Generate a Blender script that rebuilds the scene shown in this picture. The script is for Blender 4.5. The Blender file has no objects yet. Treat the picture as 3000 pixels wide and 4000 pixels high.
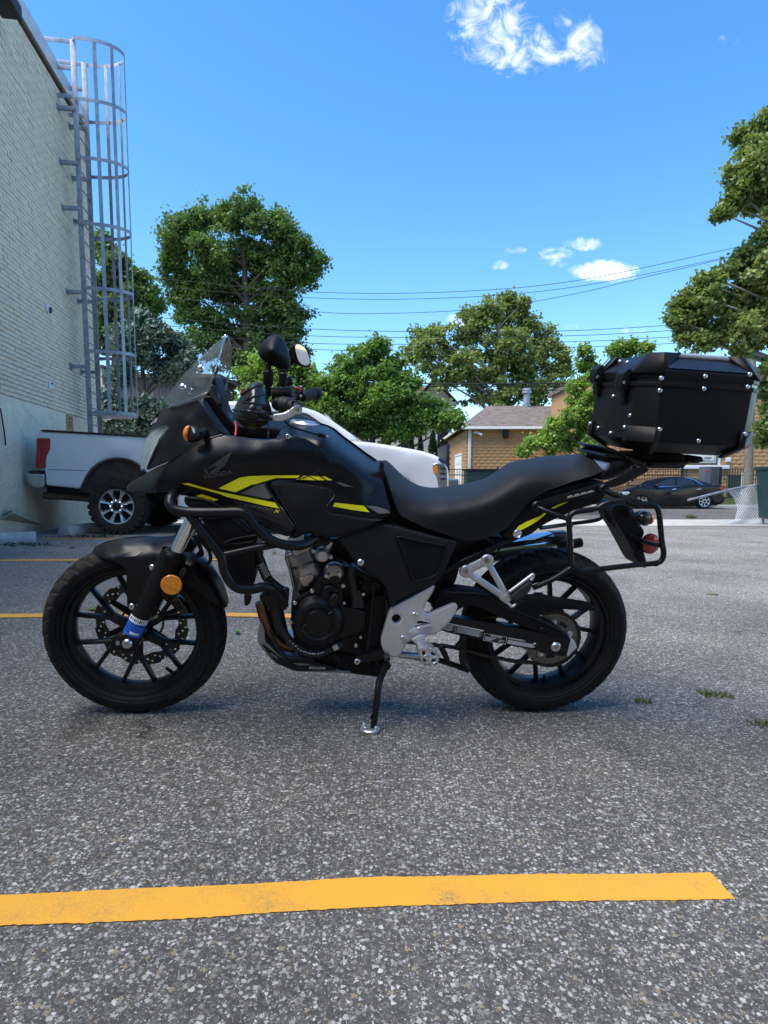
import bpy, bmesh, math, random
import numpy as np
from mathutils import Vector, Matrix
from mathutils.geometry import delaunay_2d_cdt

random.seed(7); RNG = np.random.default_rng(7)
scene = bpy.context.scene
C = scene.collection
R = math.radians

# ------------------------------------------------------------------ camera
F_PX, PPV, PITCH, CAM_H = 2351.0, 2107.0, R(5.5), 0.79      # photo pixels (3000 x 4000)
cam_d = bpy.data.cameras.new('camera'); cam = bpy.data.objects.new('camera', cam_d); C.objects.link(cam)
cam.location = (0, 0, CAM_H); cam.rotation_euler = (R(90) - PITCH, 0, 0)
cam_d.sensor_fit = 'HORIZONTAL'; cam_d.sensor_width = 36; cam_d.lens = F_PX / 3000 * 36
cam_d.shift_y = (PPV - 2000) / 3000
cam_d.clip_start = 0.05; cam_d.clip_end = 3000
scene.camera = cam
scene.render.resolution_x = 768; scene.render.resolution_y = 1024

# ------------------------------------------------------------------ sun, sky, exposure
SUN_EL, SUN_AZ = R(62), math.atan2(-0.90, -0.43)            # azimuth from +Y towards +X: high on the left, thinly veiled, so shadows are soft
SUN_DIR = Vector((math.sin(SUN_AZ) * math.cos(SUN_EL), math.cos(SUN_AZ) * math.cos(SUN_EL), math.sin(SUN_EL)))
sun_d = bpy.data.lights.new('sun', 'SUN'); sun_d.energy = 2.5; sun_d.angle = R(50); sun_d.color = (1, 0.93, 0.82)
sun = bpy.data.objects.new('sun', sun_d); C.objects.link(sun)
sun.rotation_euler = SUN_DIR.to_track_quat('Z', 'Y').to_euler(); sun.location = (-32, -15, 66)
scene.view_settings.view_transform = 'Standard'; scene.view_settings.look = 'None'
scene.view_settings.exposure = 1.42; scene.view_settings.gamma = 1; scene.view_settings.use_curve_mapping = False


def ray(u, v):
    a = (np.asarray(u, float) - 1500) / F_PX; b = -(np.asarray(v, float) - PPV) / F_PX
    c, s = math.cos(PITCH), math.sin(PITCH)
    return np.stack([a, c + b * s, -s + b * c], -1)


def sp4(x): return np.log1p(np.exp(np.clip(4 * x, -40, 40))) / 4


def gz(X, Y):                                               # the lot falls gently to the right and down to the street
    a = -0.4 * (1 - np.exp(-0.05 * sp4(np.asarray(X, float) + 0.9) / 0.4))
    s = np.clip((np.asarray(Y, float) - 11) / 5.5, 0, 1); s = s * s * (3 - 2 * s)
    return a * (1 - s) - 0.4 * s


def hit(u, v, dz=0.0):                                      # where the ray of a photo pixel meets the ground
    r = ray(u, v); t = 1.0
    for _ in range(200):
        z = float(gz(r[0] * t, r[1] * t)) + dz; t = 0.5 * t + 0.5 * (z - CAM_H) / r[2]
    return np.array([r[0] * t, r[1] * t, CAM_H + r[2] * t])


def at(u, v, Y):                                            # the point of a pixel's ray at a known depth
    r = ray(u, v); t = Y / r[..., 1]
    return r * t[..., None] + np.array([0, 0, CAM_H]) if np.ndim(t) else r * t + np.array([0, 0, CAM_H])


# frames of reference used while tracing: name -> (x0, y0, scale to photo pixels)
ZF = {'A1': (100, 1250, 1200), 'A2': (100, 1950, 900), 'A3': (700, 1750, 900), 'A4': (900, 2050, 1000), 'A5': (1600, 1950, 1000),
      'A6': (2200, 1300, 800), 'A7': (1900, 1700, 800), 'A8': (1400, 1650, 1000), 'B1': (0, 0, 700), 'B2': (0, 850, 700),
      'B3': (0, 1600, 900), 'B4': (1100, 1250, 900), 'B5': (1600, 1400, 900), 'B6': (2200, 1700, 800), 'C1': (850, 1280, 500),
      'C2': (1000, 2080, 500), 'C3': (2600, 1700, 400), 'C4': (300, 2150, 600), 'C5': (500, 1600, 500), 'C6': (1750, 2150, 600),
      'C7': (1400, 2250, 600), 'FULL': (0, 0, 3000)}


def px(key, x, y):
    x0, y0, w = ZF[key]; s = w / 1659.0
    return x0 + x * s, y0 + y * s


def N(key, pts, y=0.0):                                     # traced points -> array of (u, v, lateral)
    out = []
    for p in pts:
        u, v = px(key, p[0], p[1]); out.append((u, v, p[2] if len(p) > 2 else y))
    return np.array(out, float)


class Fr:                                                   # a local frame (x along, y lateral, z up)
    def __init__(s, o, ex, ey, ez):
        s.Rm = np.stack([ex, ey, ez], 1); s.o = np.array(o, float); s.co = s.Rm.T @ (np.array([0, 0, CAM_H]) - s.o)
        M = np.eye(4); M[:3, :3] = s.Rm; M[:3, 3] = s.o; s.M = Matrix(M.tolist())

    def un(s, u, v, y):
        d = ray(u, v) @ s.Rm; y = np.asarray(y, float)
        t = (y - s.co[1]) / d[..., 1]
        return s.co + d * t[..., None] if np.ndim(t) else s.co + d * t

    def unN(s, P): return s.un(P[:, 0], P[:, 1], P[:, 2])


# ------------------------------------------------------------------ materials
MATS = {}


def mat(name, col, rough=0.5, metal=0.0, var=0.12, vs=6.0, bump=0.0, bs=60.0, coat=0.0, spec=0.5, trans=0.0, alpha=1.0, emit=0.0, rv=0.08, ior=1.45):
    if name in MATS: return MATS[name]
    m = bpy.data.materials.new(name); m.use_nodes = True; MATS[name] = m
    nt = m.node_tree; b = nt.nodes['Principled BSDF']; L = nt.links.new
    tc = nt.nodes.new('ShaderNodeTexCoord')
    nz = nt.nodes.new('ShaderNodeTexNoise'); nz.inputs['Scale'].default_value = vs; nz.inputs['Detail'].default_value = 5
    nz.inputs['Roughness'].default_value = 0.65
    L(tc.outputs['Object'], nz.inputs['Vector'])
    mx = nt.nodes.new('ShaderNodeMix'); mx.data_type = 'RGBA'
    mx.inputs['A'].default_value = (*[c * (1 - var) for c in col], 1); mx.inputs['B'].default_value = (*[min(1, c * (1 + var)) for c in col], 1)
    mp = nt.nodes.new('ShaderNodeMapRange'); mp.inputs['From Min'].default_value = 0.3; mp.inputs['From Max'].default_value = 0.7
    L(nz.outputs['Fac'], mp.inputs['Value']); L(mp.outputs['Result'], mx.inputs['Factor']); L(mx.outputs['Result'], b.inputs['Base Color'])
    if rv:
        mr = nt.nodes.new('ShaderNodeMapRange'); mr.inputs['To Min'].default_value = max(0.02, rough - rv); mr.inputs['To Max'].default_value = min(1, rough + rv)
        mr.inputs['From Min'].default_value = 0.3; mr.inputs['From Max'].default_value = 0.7
        L(nz.outputs['Fac'], mr.inputs['Value']); L(mr.outputs['Result'], b.inputs['Roughness'])
    else: b.inputs['Roughness'].default_value = rough
    b.inputs['Metallic'].default_value = metal; b.inputs['Coat Weight'].default_value = coat; b.inputs['Coat Roughness'].default_value = 0.08
    b.inputs['Specular IOR Level'].default_value = spec; b.inputs['Transmission Weight'].default_value = trans; b.inputs['Alpha'].default_value = alpha
    b.inputs['IOR'].default_value = ior
    if emit:
        b.inputs['Emission Color'].default_value = (*col, 1); b.inputs['Emission Strength'].default_value = emit
    if bump:
        n2 = nt.nodes.new('ShaderNodeTexNoise'); n2.inputs['Scale'].default_value = bs; n2.inputs['Detail'].default_value = 4
        L(tc.outputs['Object'], n2.inputs['Vector'])
        bp = nt.nodes.new('ShaderNodeBump'); bp.inputs['Strength'].default_value = bump; bp.inputs['Distance'].default_value = 0.004
        L(n2.outputs['Fac'], bp.inputs['Height']); L(bp.outputs['Normal'], b.inputs['Normal'])
    return m


def nd(nt, t, **kw):
    n = nt.nodes.new(t)
    for k, v in kw.items():
        if k in n.inputs: n.inputs[k].default_value = v
        else: setattr(n, k, v)
    return n


def math_n(nt, op, a, b=None, c=None, clamp=False):
    n = nt.nodes.new('ShaderNodeMath'); n.operation = op; n.use_clamp = clamp
    for i, x in enumerate((a, b, c)):
        if x is None: continue
        if isinstance(x, (int, float)): n.inputs[i].default_value = x
        else: nt.links.new(x, n.inputs[i])
    return n.outputs[0]


# ------------------------------------------------------------------ world: clear sky with a few clouds
w = bpy.data.worlds.new('World'); scene.world = w; w.use_nodes = True
nt = w.node_tree; bg = nt.nodes['Background']; bg.inputs['Strength'].default_value = 0.118
sky = nt.nodes.new('ShaderNodeTexSky'); sky.sky_type = 'NISHITA'; sky.sun_disc = False
sky.sun_elevation = SUN_EL; sky.sun_rotation = SUN_AZ; sky.altitude = 30; sky.air_density = 1.0; sky.dust_density = 0.35; sky.ozone_density = 2.2
tc = nt.nodes.new('ShaderNodeTexCoord')
sx = nt.nodes.new('ShaderNodeSeparateXYZ'); nt.links.new(tc.outputs['Generated'], sx.inputs[0])
ydir = math_n(nt, 'MAXIMUM', sx.outputs['Y'], 0.02)
qx = math_n(nt, 'DIVIDE', sx.outputs['X'], ydir); qz = math_n(nt, 'DIVIDE', sx.outputs['Z'], ydir)
q = nt.nodes.new('ShaderNodeCombineXYZ'); nt.links.new(qx, q.inputs[0]); nt.links.new(qz, q.inputs[1])
clouds = [('FULL', 1060, 40, 85, 70, 1), ('FULL', 1110, 105, 110, 48, 1), ('FULL', 1190, 120, 50, 26, 1), ('FULL', 1265, 100, 45, 52, .9), ('FULL', 1215, 35, 30, 30, .55), ('FULL', 1577, 92, 24, 16, .6),
          ('FULL', 1072, 572, 30, 12, 1), ('FULL', 1110, 540, 24, 11, .8), ('FULL', 1205, 548, 45, 14, .95), ('FULL', 1262, 528, 42, 16, .95), ('FULL', 1208, 567, 26, 11, .75), ('FULL', 1305, 585, 72, 22, 1.5),
          ('FULL', 1228, 706, 22, 10, .8), ('FULL', 1370, 713, 34, 9, .6), ('FULL', 1000, 695, 40, 22, .9)]
acc = None
for k, x, y, rx, ry, am in clouds:
    u, v = px(k, x * 1659 / 1659, y); r = ray(u, v)
    cx, cz = r[0] / r[1], r[2] / r[1]; sc = 3000 / 1659 / F_PX
    dx = math_n(nt, 'MULTIPLY', math_n(nt, 'SUBTRACT', qx, float(cx)), 1 / (rx * sc)); dz = math_n(nt, 'MULTIPLY', math_n(nt, 'SUBTRACT', qz, float(cz)), 1 / (ry * sc))
    d2 = math_n(nt, 'ADD', math_n(nt, 'MULTIPLY', dx, dx), math_n(nt, 'MULTIPLY', dz, dz))
    mk_ = math_n(nt, 'MULTIPLY', math_n(nt, 'SUBTRACT', 1.35, d2, clamp=True), am)
    acc = mk_ if acc is None else math_n(nt, 'MAXIMUM', acc, mk_)
nz = nd(nt, 'ShaderNodeTexNoise', Scale=24.0, Detail=10.0, Roughness=0.66, Distortion=0.7); nt.links.new(q.outputs[0], nz.inputs['Vector'])
dens = math_n(nt, 'ADD', math_n(nt, 'MULTIPLY', acc, 0.46), math_n(nt, 'MULTIPLY', math_n(nt, 'SUBTRACT', nz.outputs['Fac'], 0.5), 2.1))
mr = nd(nt, 'ShaderNodeMapRange', **{'From Min': 0.14, 'From Max': 0.92}); mr.interpolation_type = 'SMOOTHSTEP'
nt.links.new(dens, mr.inputs['Value'])
cf = math_n(nt, 'MULTIPLY', math_n(nt, 'MULTIPLY', mr.outputs[0], math_n(nt, 'GREATER_THAN', acc, 0.02)), math_n(nt, 'GREATER_THAN', sx.outputs['Y'], 0.03))
mx = nt.nodes.new('ShaderNodeMix'); mx.data_type = 'RGBA'; mx.inputs['B'].default_value = (4.6, 4.8, 5.2, 1)
hs = nd(nt, 'ShaderNodeHueSaturation', Saturation=1.3, Value=1.0)
nt.links.new(sky.outputs[0], hs.inputs['Color']); nt.links.new(hs.outputs[0], mx.inputs['A']); nt.links.new(math_n(nt, 'MULTIPLY', cf, 0.85), mx.inputs['Factor'])
nt.links.new(mx.outputs['Result'], bg.inputs['Color'])

# ------------------------------------------------------------------ object helpers
def link(o, parent=None):
    C.objects.link(o)
    if parent is not None: o.parent = parent
    return o


def mk(name, verts, faces, m, parent=None, smooth=None, recalc=True, loc=None):
    me = bpy.data.meshes.new(name); me.from_pydata([tuple(map(float, v)) for v in verts], [], [tuple(f) for f in faces])
    if recalc:
        bm = bmesh.new(); bm.from_mesh(me); bmesh.ops.recalc_face_normals(bm, faces=bm.faces); bm.to_mesh(me); bm.free()
    if m is not None: me.materials.append(m)
    if smooth is not None:
        me.polygons.foreach_set('use_smooth', [True] * len(me.polygons)); me.set_sharp_from_angle(angle=R(smooth))
    me.update()
    o = bpy.data.objects.new(name, me); link(o, parent)
    if loc is not None: o.location = loc
    return o


def empty(name, label, cat, group=None, fr=None, loc=None):
    o = bpy.data.objects.new(name, None); C.objects.link(o); o.empty_display_size = 0.1
    if fr is not None: o.matrix_world = fr.M
    if loc is not None: o.location = loc
    tag(o, label, cat, group); return o


def tag(o, label, cat=None, group=None, kind=None):
    if label: o['label'] = label
    if cat: o['category'] = cat
    if group: o['group'] = group
    if kind: o['kind'] = kind
    return o


def copy_tree(o, parent=None):
    c = o.copy(); C.objects.link(c); c.parent = parent
    for ch in o.children: copy_tree(ch, c)
    return c


class MB:                                                   # collects simple solids into one mesh
    def __init__(s): s.v = []; s.f = []

    def add(s, v, f):
        n = len(s.v); s.v += [tuple(p) for p in v]; s.f += [tuple(i + n for i in q) for q in f]; return s

    def box(s, x0, x1, y0, y1, z0, z1):
        return s.add([(x0, y0, z0), (x1, y0, z0), (x1, y1, z0), (x0, y1, z0), (x0, y0, z1), (x1, y0, z1), (x1, y1, z1), (x0, y1, z1)],
                     [(0, 3, 2, 1), (4, 5, 6, 7), (0, 1, 5, 4), (1, 2, 6, 5), (2, 3, 7, 6), (3, 0, 4, 7)])

    def tube(s, path, r, seg=8, closed=False, cap=True): v, f = tube_vf(path, r, seg, closed, cap); return s.add(v, f)

    def lathe(s, prof, c, axis, seg=32, closed=False): v, f = lathe_vf(prof, c, axis, seg, closed); return s.add(v, f)

    def prism(s, poly, y0, y1):                             # polygon in x,z extruded along y
        n = len(poly); v = [(p[0], y0, p[1]) for p in poly] + [(p[0], y1, p[1]) for p in poly]
        f = [tuple(range(n)), tuple(range(2 * n - 1, n - 1, -1))] + [(i, (i + 1) % n, n + (i + 1) % n, n + i) for i in range(n)]
        return s.add(v, f)

    def build(s, name, m, parent=None, smooth=None, bevel=0): return bev(mk(name, s.v, s.f, m, parent, smooth), bevel)


def bev(o, wdt, seg=2):
    if wdt:
        bm = bmesh.new(); bm.from_mesh(o.data); bmesh.ops.remove_doubles(bm, verts=bm.verts, dist=1e-6)
        es = [e for e in bm.edges if len(e.link_faces) == 2 and e.calc_face_angle(0) > 0.5]
        bmesh.ops.bevel(bm, geom=es, offset=wdt, segments=seg, affect='EDGES', profile=0.6, clamp_overlap=True)
        bm.to_mesh(o.data); bm.free()
        o.data.polygons.foreach_set('use_smooth', [True] * len(o.data.polygons)); o.data.set_sharp_from_angle(angle=R(40))
    return o


def smooth_path(P, n=6, closed=False):
    P = np.asarray(P, float)
    if len(P) < 3: return P
    out = []; m = len(P)
    rng = range(m if closed else m - 1)
    for i in rng:
        p0 = P[(i - 1) % m] if (closed or i > 0) else 2 * P[0] - P[1]; p1 = P[i]; p2 = P[(i + 1) % m]
        p3 = P[(i + 2) % m] if (closed or i + 2 < m) else 2 * P[-1] - P[-2]
        for k in range(n):
            t = k / n
            out.append(0.5 * ((2 * p1) + (-p0 + p2) * t + (2 * p0 - 5 * p1 + 4 * p2 - p3) * t * t + (-p0 + 3 * p1 - 3 * p2 + p3) * t ** 3))
    if not closed: out.append(P[-1])
    return np.array(out)


def tube_vf(path, r, seg=8, closed=False, cap=True):
    P = [Vector(p) for p in path]; n = len(P)
    rr = [r] * n if np.isscalar(r) else list(r)
    v = []; f = []; up = None
    for i in range(n):
        t = (P[(i + 1) % n] - P[i - 1]) if closed else (P[min(i + 1, n - 1)] - P[max(i - 1, 0)])
        if t.length < 1e-9: t = Vector((0, 0, 1))
        t.normalize()
        if up is None: up = t.orthogonal().normalized()
        up = (up - t * up.dot(t))
        if up.length < 1e-6: up = t.orthogonal()
        up.normalize(); s = t.cross(up)
        for k in range(seg):
            a = 2 * math.pi * k / seg; v.append(tuple(P[i] + (up * math.cos(a) + s * math.sin(a)) * rr[i]))
    for i in range(n if closed else n - 1):
        j = (i + 1) % n
        for k in range(seg): f.append((i * seg + k, i * seg + (k + 1) % seg, j * seg + (k + 1) % seg, j * seg + k))
    if cap and not closed: f.append(tuple(range(seg - 1, -1, -1))); f.append(tuple((n - 1) * seg + k for k in range(seg)))
    return v, f


def lathe_vf(prof, c, axis, seg=32, closed=False):          # prof: (along axis, radius)
    ax = Vector(axis).normalized(); a = ax.orthogonal().normalized(); b = ax.cross(a); c = Vector(c)
    v = []; f = []; n = len(prof)
    for (h, r) in prof:
        for k in range(seg):
            t = 2 * math.pi * k / seg; v.append(tuple(c + ax * h + (a * math.cos(t) + b * math.sin(t)) * max(r, 1e-5)))
    for i in range(n if closed else n - 1):
        j = (i + 1) % n
        for k in range(seg): f.append((i * seg + k, i * seg + (k + 1) % seg, j * seg + (k + 1) % seg, j * seg + k))
    if not closed:
        if prof[0][1] > 1e-4: f.append(tuple(range(seg - 1, -1, -1)))
        if prof[-1][1] > 1e-4: f.append(tuple((n - 1) * seg + k for k in range(seg)))
    return v, f


def lathe(name, prof, c, axis, m, parent=None, seg=32, smooth=35, closed=False):
    v, f = lathe_vf(prof, c, axis, seg, closed); return mk(name, v, f, m, parent, smooth)


def tube(name, path, r, m, parent=None, seg=10, closed=False, n=6, smooth=50):
    P = smooth_path(path, n, closed) if n > 1 else path
    if not np.isscalar(r):
        r = np.interp(np.linspace(0, 1, len(P)), np.linspace(0, 1, len(r)), r)
    v, f = tube_vf(P, r, seg, closed); return mk(name, v, f, m, parent, smooth)


# ---- traced panels: a polygon in the photo, laid on a lateral height field of a frame
def inside(P, poly):
    x, y = P[:, 0], P[:, 1]; n = len(poly); r = np.zeros(len(P), bool); j = n - 1
    for i in range(n):
        xi, yi = poly[i]; xj, yj = poly[j]
        c = ((yi > y) != (yj > y))
        with np.errstate(divide='ignore', invalid='ignore'):
            r ^= c & (x < (xj - xi) * (y - yi) / (yj - yi + 1e-12) + xi)
        j = i
    return r


def dist_poly(P, poly):
    d = np.full(len(P), 1e9); n = len(poly)
    for i in range(n):
        a = poly[i]; b = poly[(i + 1) % n]; ab = b - a; t = np.clip(((P - a) @ ab) / (ab @ ab + 1e-12), 0, 1)
        d = np.minimum(d, np.hypot(*(P - a - t[:, None] * ab).T))
    return d


def resample(P, step, sm=2):
    out = []
    n = len(P)
    for i in range(n):
        a, b = P[i], P[(i + 1) % n]; k = max(1, int(math.hypot(*(b - a)[:2]) / step))
        for t in range(k): out.append(a + (b - a) * t / k)
    out = np.array(out)
    for _ in range(sm): out = 0.5 * out + 0.25 * (np.roll(out, 1, 0) + np.roll(out, -1, 0))
    return out


def tps(P, val, reg=0.003):
    P = P / 300.0; n = len(P)
    def ker(A, B):
        d2 = ((A[:, None, :] - B[None]) ** 2).sum(-1); return 0.5 * d2 * np.log(d2 + 1e-12)
    K = ker(P, P) + reg * np.eye(n); Q = np.hstack([np.ones((n, 1)), P])
    A = np.block([[K, Q], [Q.T, np.zeros((3, 3))]])
    s = np.linalg.lstsq(A, np.concatenate([val, np.zeros(3)]), rcond=None)[0]
    def f(X):
        X = np.asarray(X, float)[:, :2] / 300.0; return ker(X, P) @ s[:n] + np.hstack([np.ones((len(X), 1)), X]) @ s[n:]
    return f


def panel(name, fr, out, m, parent, ctrl=None, holes=(), back=None, thick=None, mirror=False, er=0.004, ew=9.0, res=14.0, sm=2, smooth=38, fy=None, off=0.0, reg=.003):
    """out: array (u,v,y). back: flat far side at this y; thick: wall thickness; mirror: also the other side of the machine."""
    b = resample(out, res, sm)
    if fy is None:
        P = b[::max(1, len(b) // 60)]; P = P if ctrl is None else np.vstack([P, ctrl])
        fy = tps(P[:, :2], P[:, 2], reg) if np.ptp(P[:, 2]) > 1e-6 else (lambda X, c=P[0, 2]: np.full(len(X), c))
    poly = b[:, :2]; hol = [resample(h, res * 0.7, 1)[:, :2] for h in holes]
    lo, hi = poly.min(0), poly.max(0); g = []
    yy = lo[1]; k = 0
    while yy < hi[1]:
        xs = np.arange(lo[0] + (k % 2) * res / 2, hi[0], res); g.append(np.stack([xs, np.full(len(xs), yy)], 1)); yy += res * 0.866; k += 1
    g = np.vstack(g); ok = inside(g, poly); g = g[ok]; g = g[dist_poly(g, poly) > max(0.55 * res, ew * 1.05)] if len(g) else g
    rings = []
    if er > 0:                                               # extra rows near the edge so that it rolls over
        tn = np.roll(poly, -1, 0) - np.roll(poly, 1, 0); nn = np.stack([-tn[:, 1], tn[:, 0]], 1); nn /= np.linalg.norm(nn, axis=1)[:, None] + 1e-9
        if not inside((poly + nn * 0.5)[:1], poly)[0]: nn = -nn
        for fr_ in (0.25, 0.6, 1.0):
            rg = poly + nn * ew * fr_; o_ = inside(rg, poly); o_[o_] &= dist_poly(rg[o_], poly) > ew * fr_ * 0.85
            rings.append(rg[o_])
    for h in hol:
        if len(g): g = g[~inside(g, h)]; g = g[dist_poly(g, h) > 0.5 * res] if len(g) else g
        rings = [rg[~inside(rg, h)] for rg in rings]
    allp = [poly] + hol + rings + ([g] if len(g) else [])
    pts = np.vstack(allp); edges = []; s0 = 0
    for L_ in [poly] + hol:
        n = len(L_); edges += [(s0 + i, s0 + (i + 1) % n) for i in range(n)]; s0 += n
    r_ = delaunay_2d_cdt([Vector(p) for p in pts], edges, [], 0, 1e-4)
    V = np.array([tuple(p) for p in r_[0]]); T = np.array([t for t in r_[2] if len(t) == 3])
    cen = V[T].mean(1); keep = inside(cen, poly)
    for h in hol: keep &= ~inside(cen, h)
    T = T[keep]; used = np.unique(T); mp = -np.ones(len(V), int); mp[used] = np.arange(len(used)); V = V[used]; T = mp[T]
    Y = fy(V) - off
    if er > 0:
        d = dist_poly(V, poly)
        for h in hol: d = np.minimum(d, dist_poly(V, h))
        t = np.clip(1 - d / ew, 0, 1); Y = Y + er * (1 - np.sqrt(np.clip(1 - t * t, 0, 1)))
    X = fr.un(V[:, 0], V[:, 1], Y)
    verts = X; faces = [tuple(t) for t in T]; n = len(X)
    if back is not None or thick is not None:
        X2 = X.copy(); X2[:, 1] = back if back is not None else X[:, 1] + thick
        cnt = {}
        for a, b_, c in T:
            for e in ((a, b_), (b_, c), (c, a)): cnt[e] = 1
        be = [e for e in cnt if (e[1], e[0]) not in cnt]
        verts = np.vstack([X, X2]); faces += [(c + n, b_ + n, a + n) for a, b_, c in T] + [(e[1], e[0], e[0] + n, e[1] + n) for e in be]
    if mirror is True:
        n2 = len(verts); Vm = verts.copy(); Vm[:, 1] *= -1
        faces = faces + [tuple(i + n2 for i in reversed(f)) for f in faces]; verts = np.vstack([verts, Vm])
    o = mk(name, verts, faces, m, parent, smooth)
    if mirror == 'copy':
        o2 = o.copy(); C.objects.link(o2); o2.parent = parent; o2.scale = (1, -1, 1)
    if mirror is True:
        bm = bmesh.new(); bm.from_mesh(o.data); bmesh.ops.remove_doubles(bm, verts=bm.verts, dist=0.0008); bmesh.ops.recalc_face_normals(bm, faces=bm.faces); bm.to_mesh(o.data); bm.free()
        o.data.set_sharp_from_angle(angle=R(smooth))
    return o, fy


def decal(name, fr, fy, out, m, parent, off=0.0025, sm=0, res=12.0):
    return panel(name, fr, out, m, parent, er=0, sm=sm, res=res, fy=fy, off=off, smooth=60)[0]


_font_cache = {}


def text_vf(s, bold=0.0, shear=0.0):                        # triangulated outline of a word, height about 1
    k = (s, bold, shear)
    if k not in _font_cache:
        cu = bpy.data.curves.new('word', 'FONT'); cu.body = s; cu.offset = bold; cu.shear = shear; cu.resolution_u = 2; cu.fill_mode = 'BOTH'
        o = bpy.data.objects.new('word', cu); C.objects.link(o); bpy.context.view_layer.update()
        dg = bpy.context.evaluated_depsgraph_get(); me = bpy.data.meshes.new_from_object(o.evaluated_get(dg))
        v = np.array([tuple(x.co) for x in me.vertices]); f = [tuple(p.vertices) for p in me.polygons]
        bpy.data.objects.remove(o); bpy.data.curves.remove(cu); bpy.data.meshes.remove(me)
        v = v[:, :2] - v[:, :2].min(0); _font_cache[k] = (v, f)
    return _font_cache[k]


def text_decal(name, s, fr, fy, p0, p1, hgt, m, parent, bold=0.0, off=0.003, shear=0.0, hdir=None):
    """word from photo point p0 to p1 along its foot, hgt photo pixels tall"""
    v, f = text_vf(s, bold, shear); wd, ht = v.max(0); p0 = np.array(p0, float); p1 = np.array(p1, float); d = p1 - p0
    up = np.array([d[1], -d[0]]) / np.linalg.norm(d) if hdir is None else np.array(hdir, float)
    P = p0 + np.outer(v[:, 0] / wd, d) + np.outer(v[:, 1] / ht * hgt, up)
    X = fr.un(P[:, 0], P[:, 1], fy(P) - off)
    return mk(name, X, f, m, parent, None, recalc=False)


def const(y): return lambda X: np.full(len(X), y)


def text_flat(name, s, o, ex, ez, wd, ht, m, parent, bold=0.0):      # word on a flat face: o lower left, ex along, ez up
    v, f = text_vf(s, bold); mx_ = v.max(0)
    X = np.array(o) + np.outer(v[:, 0] / mx_[0] * wd, ex) + np.outer(v[:, 1] / mx_[1] * ht, ez)
    return mk(name, X, f, m, parent, None, recalc=False)

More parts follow.
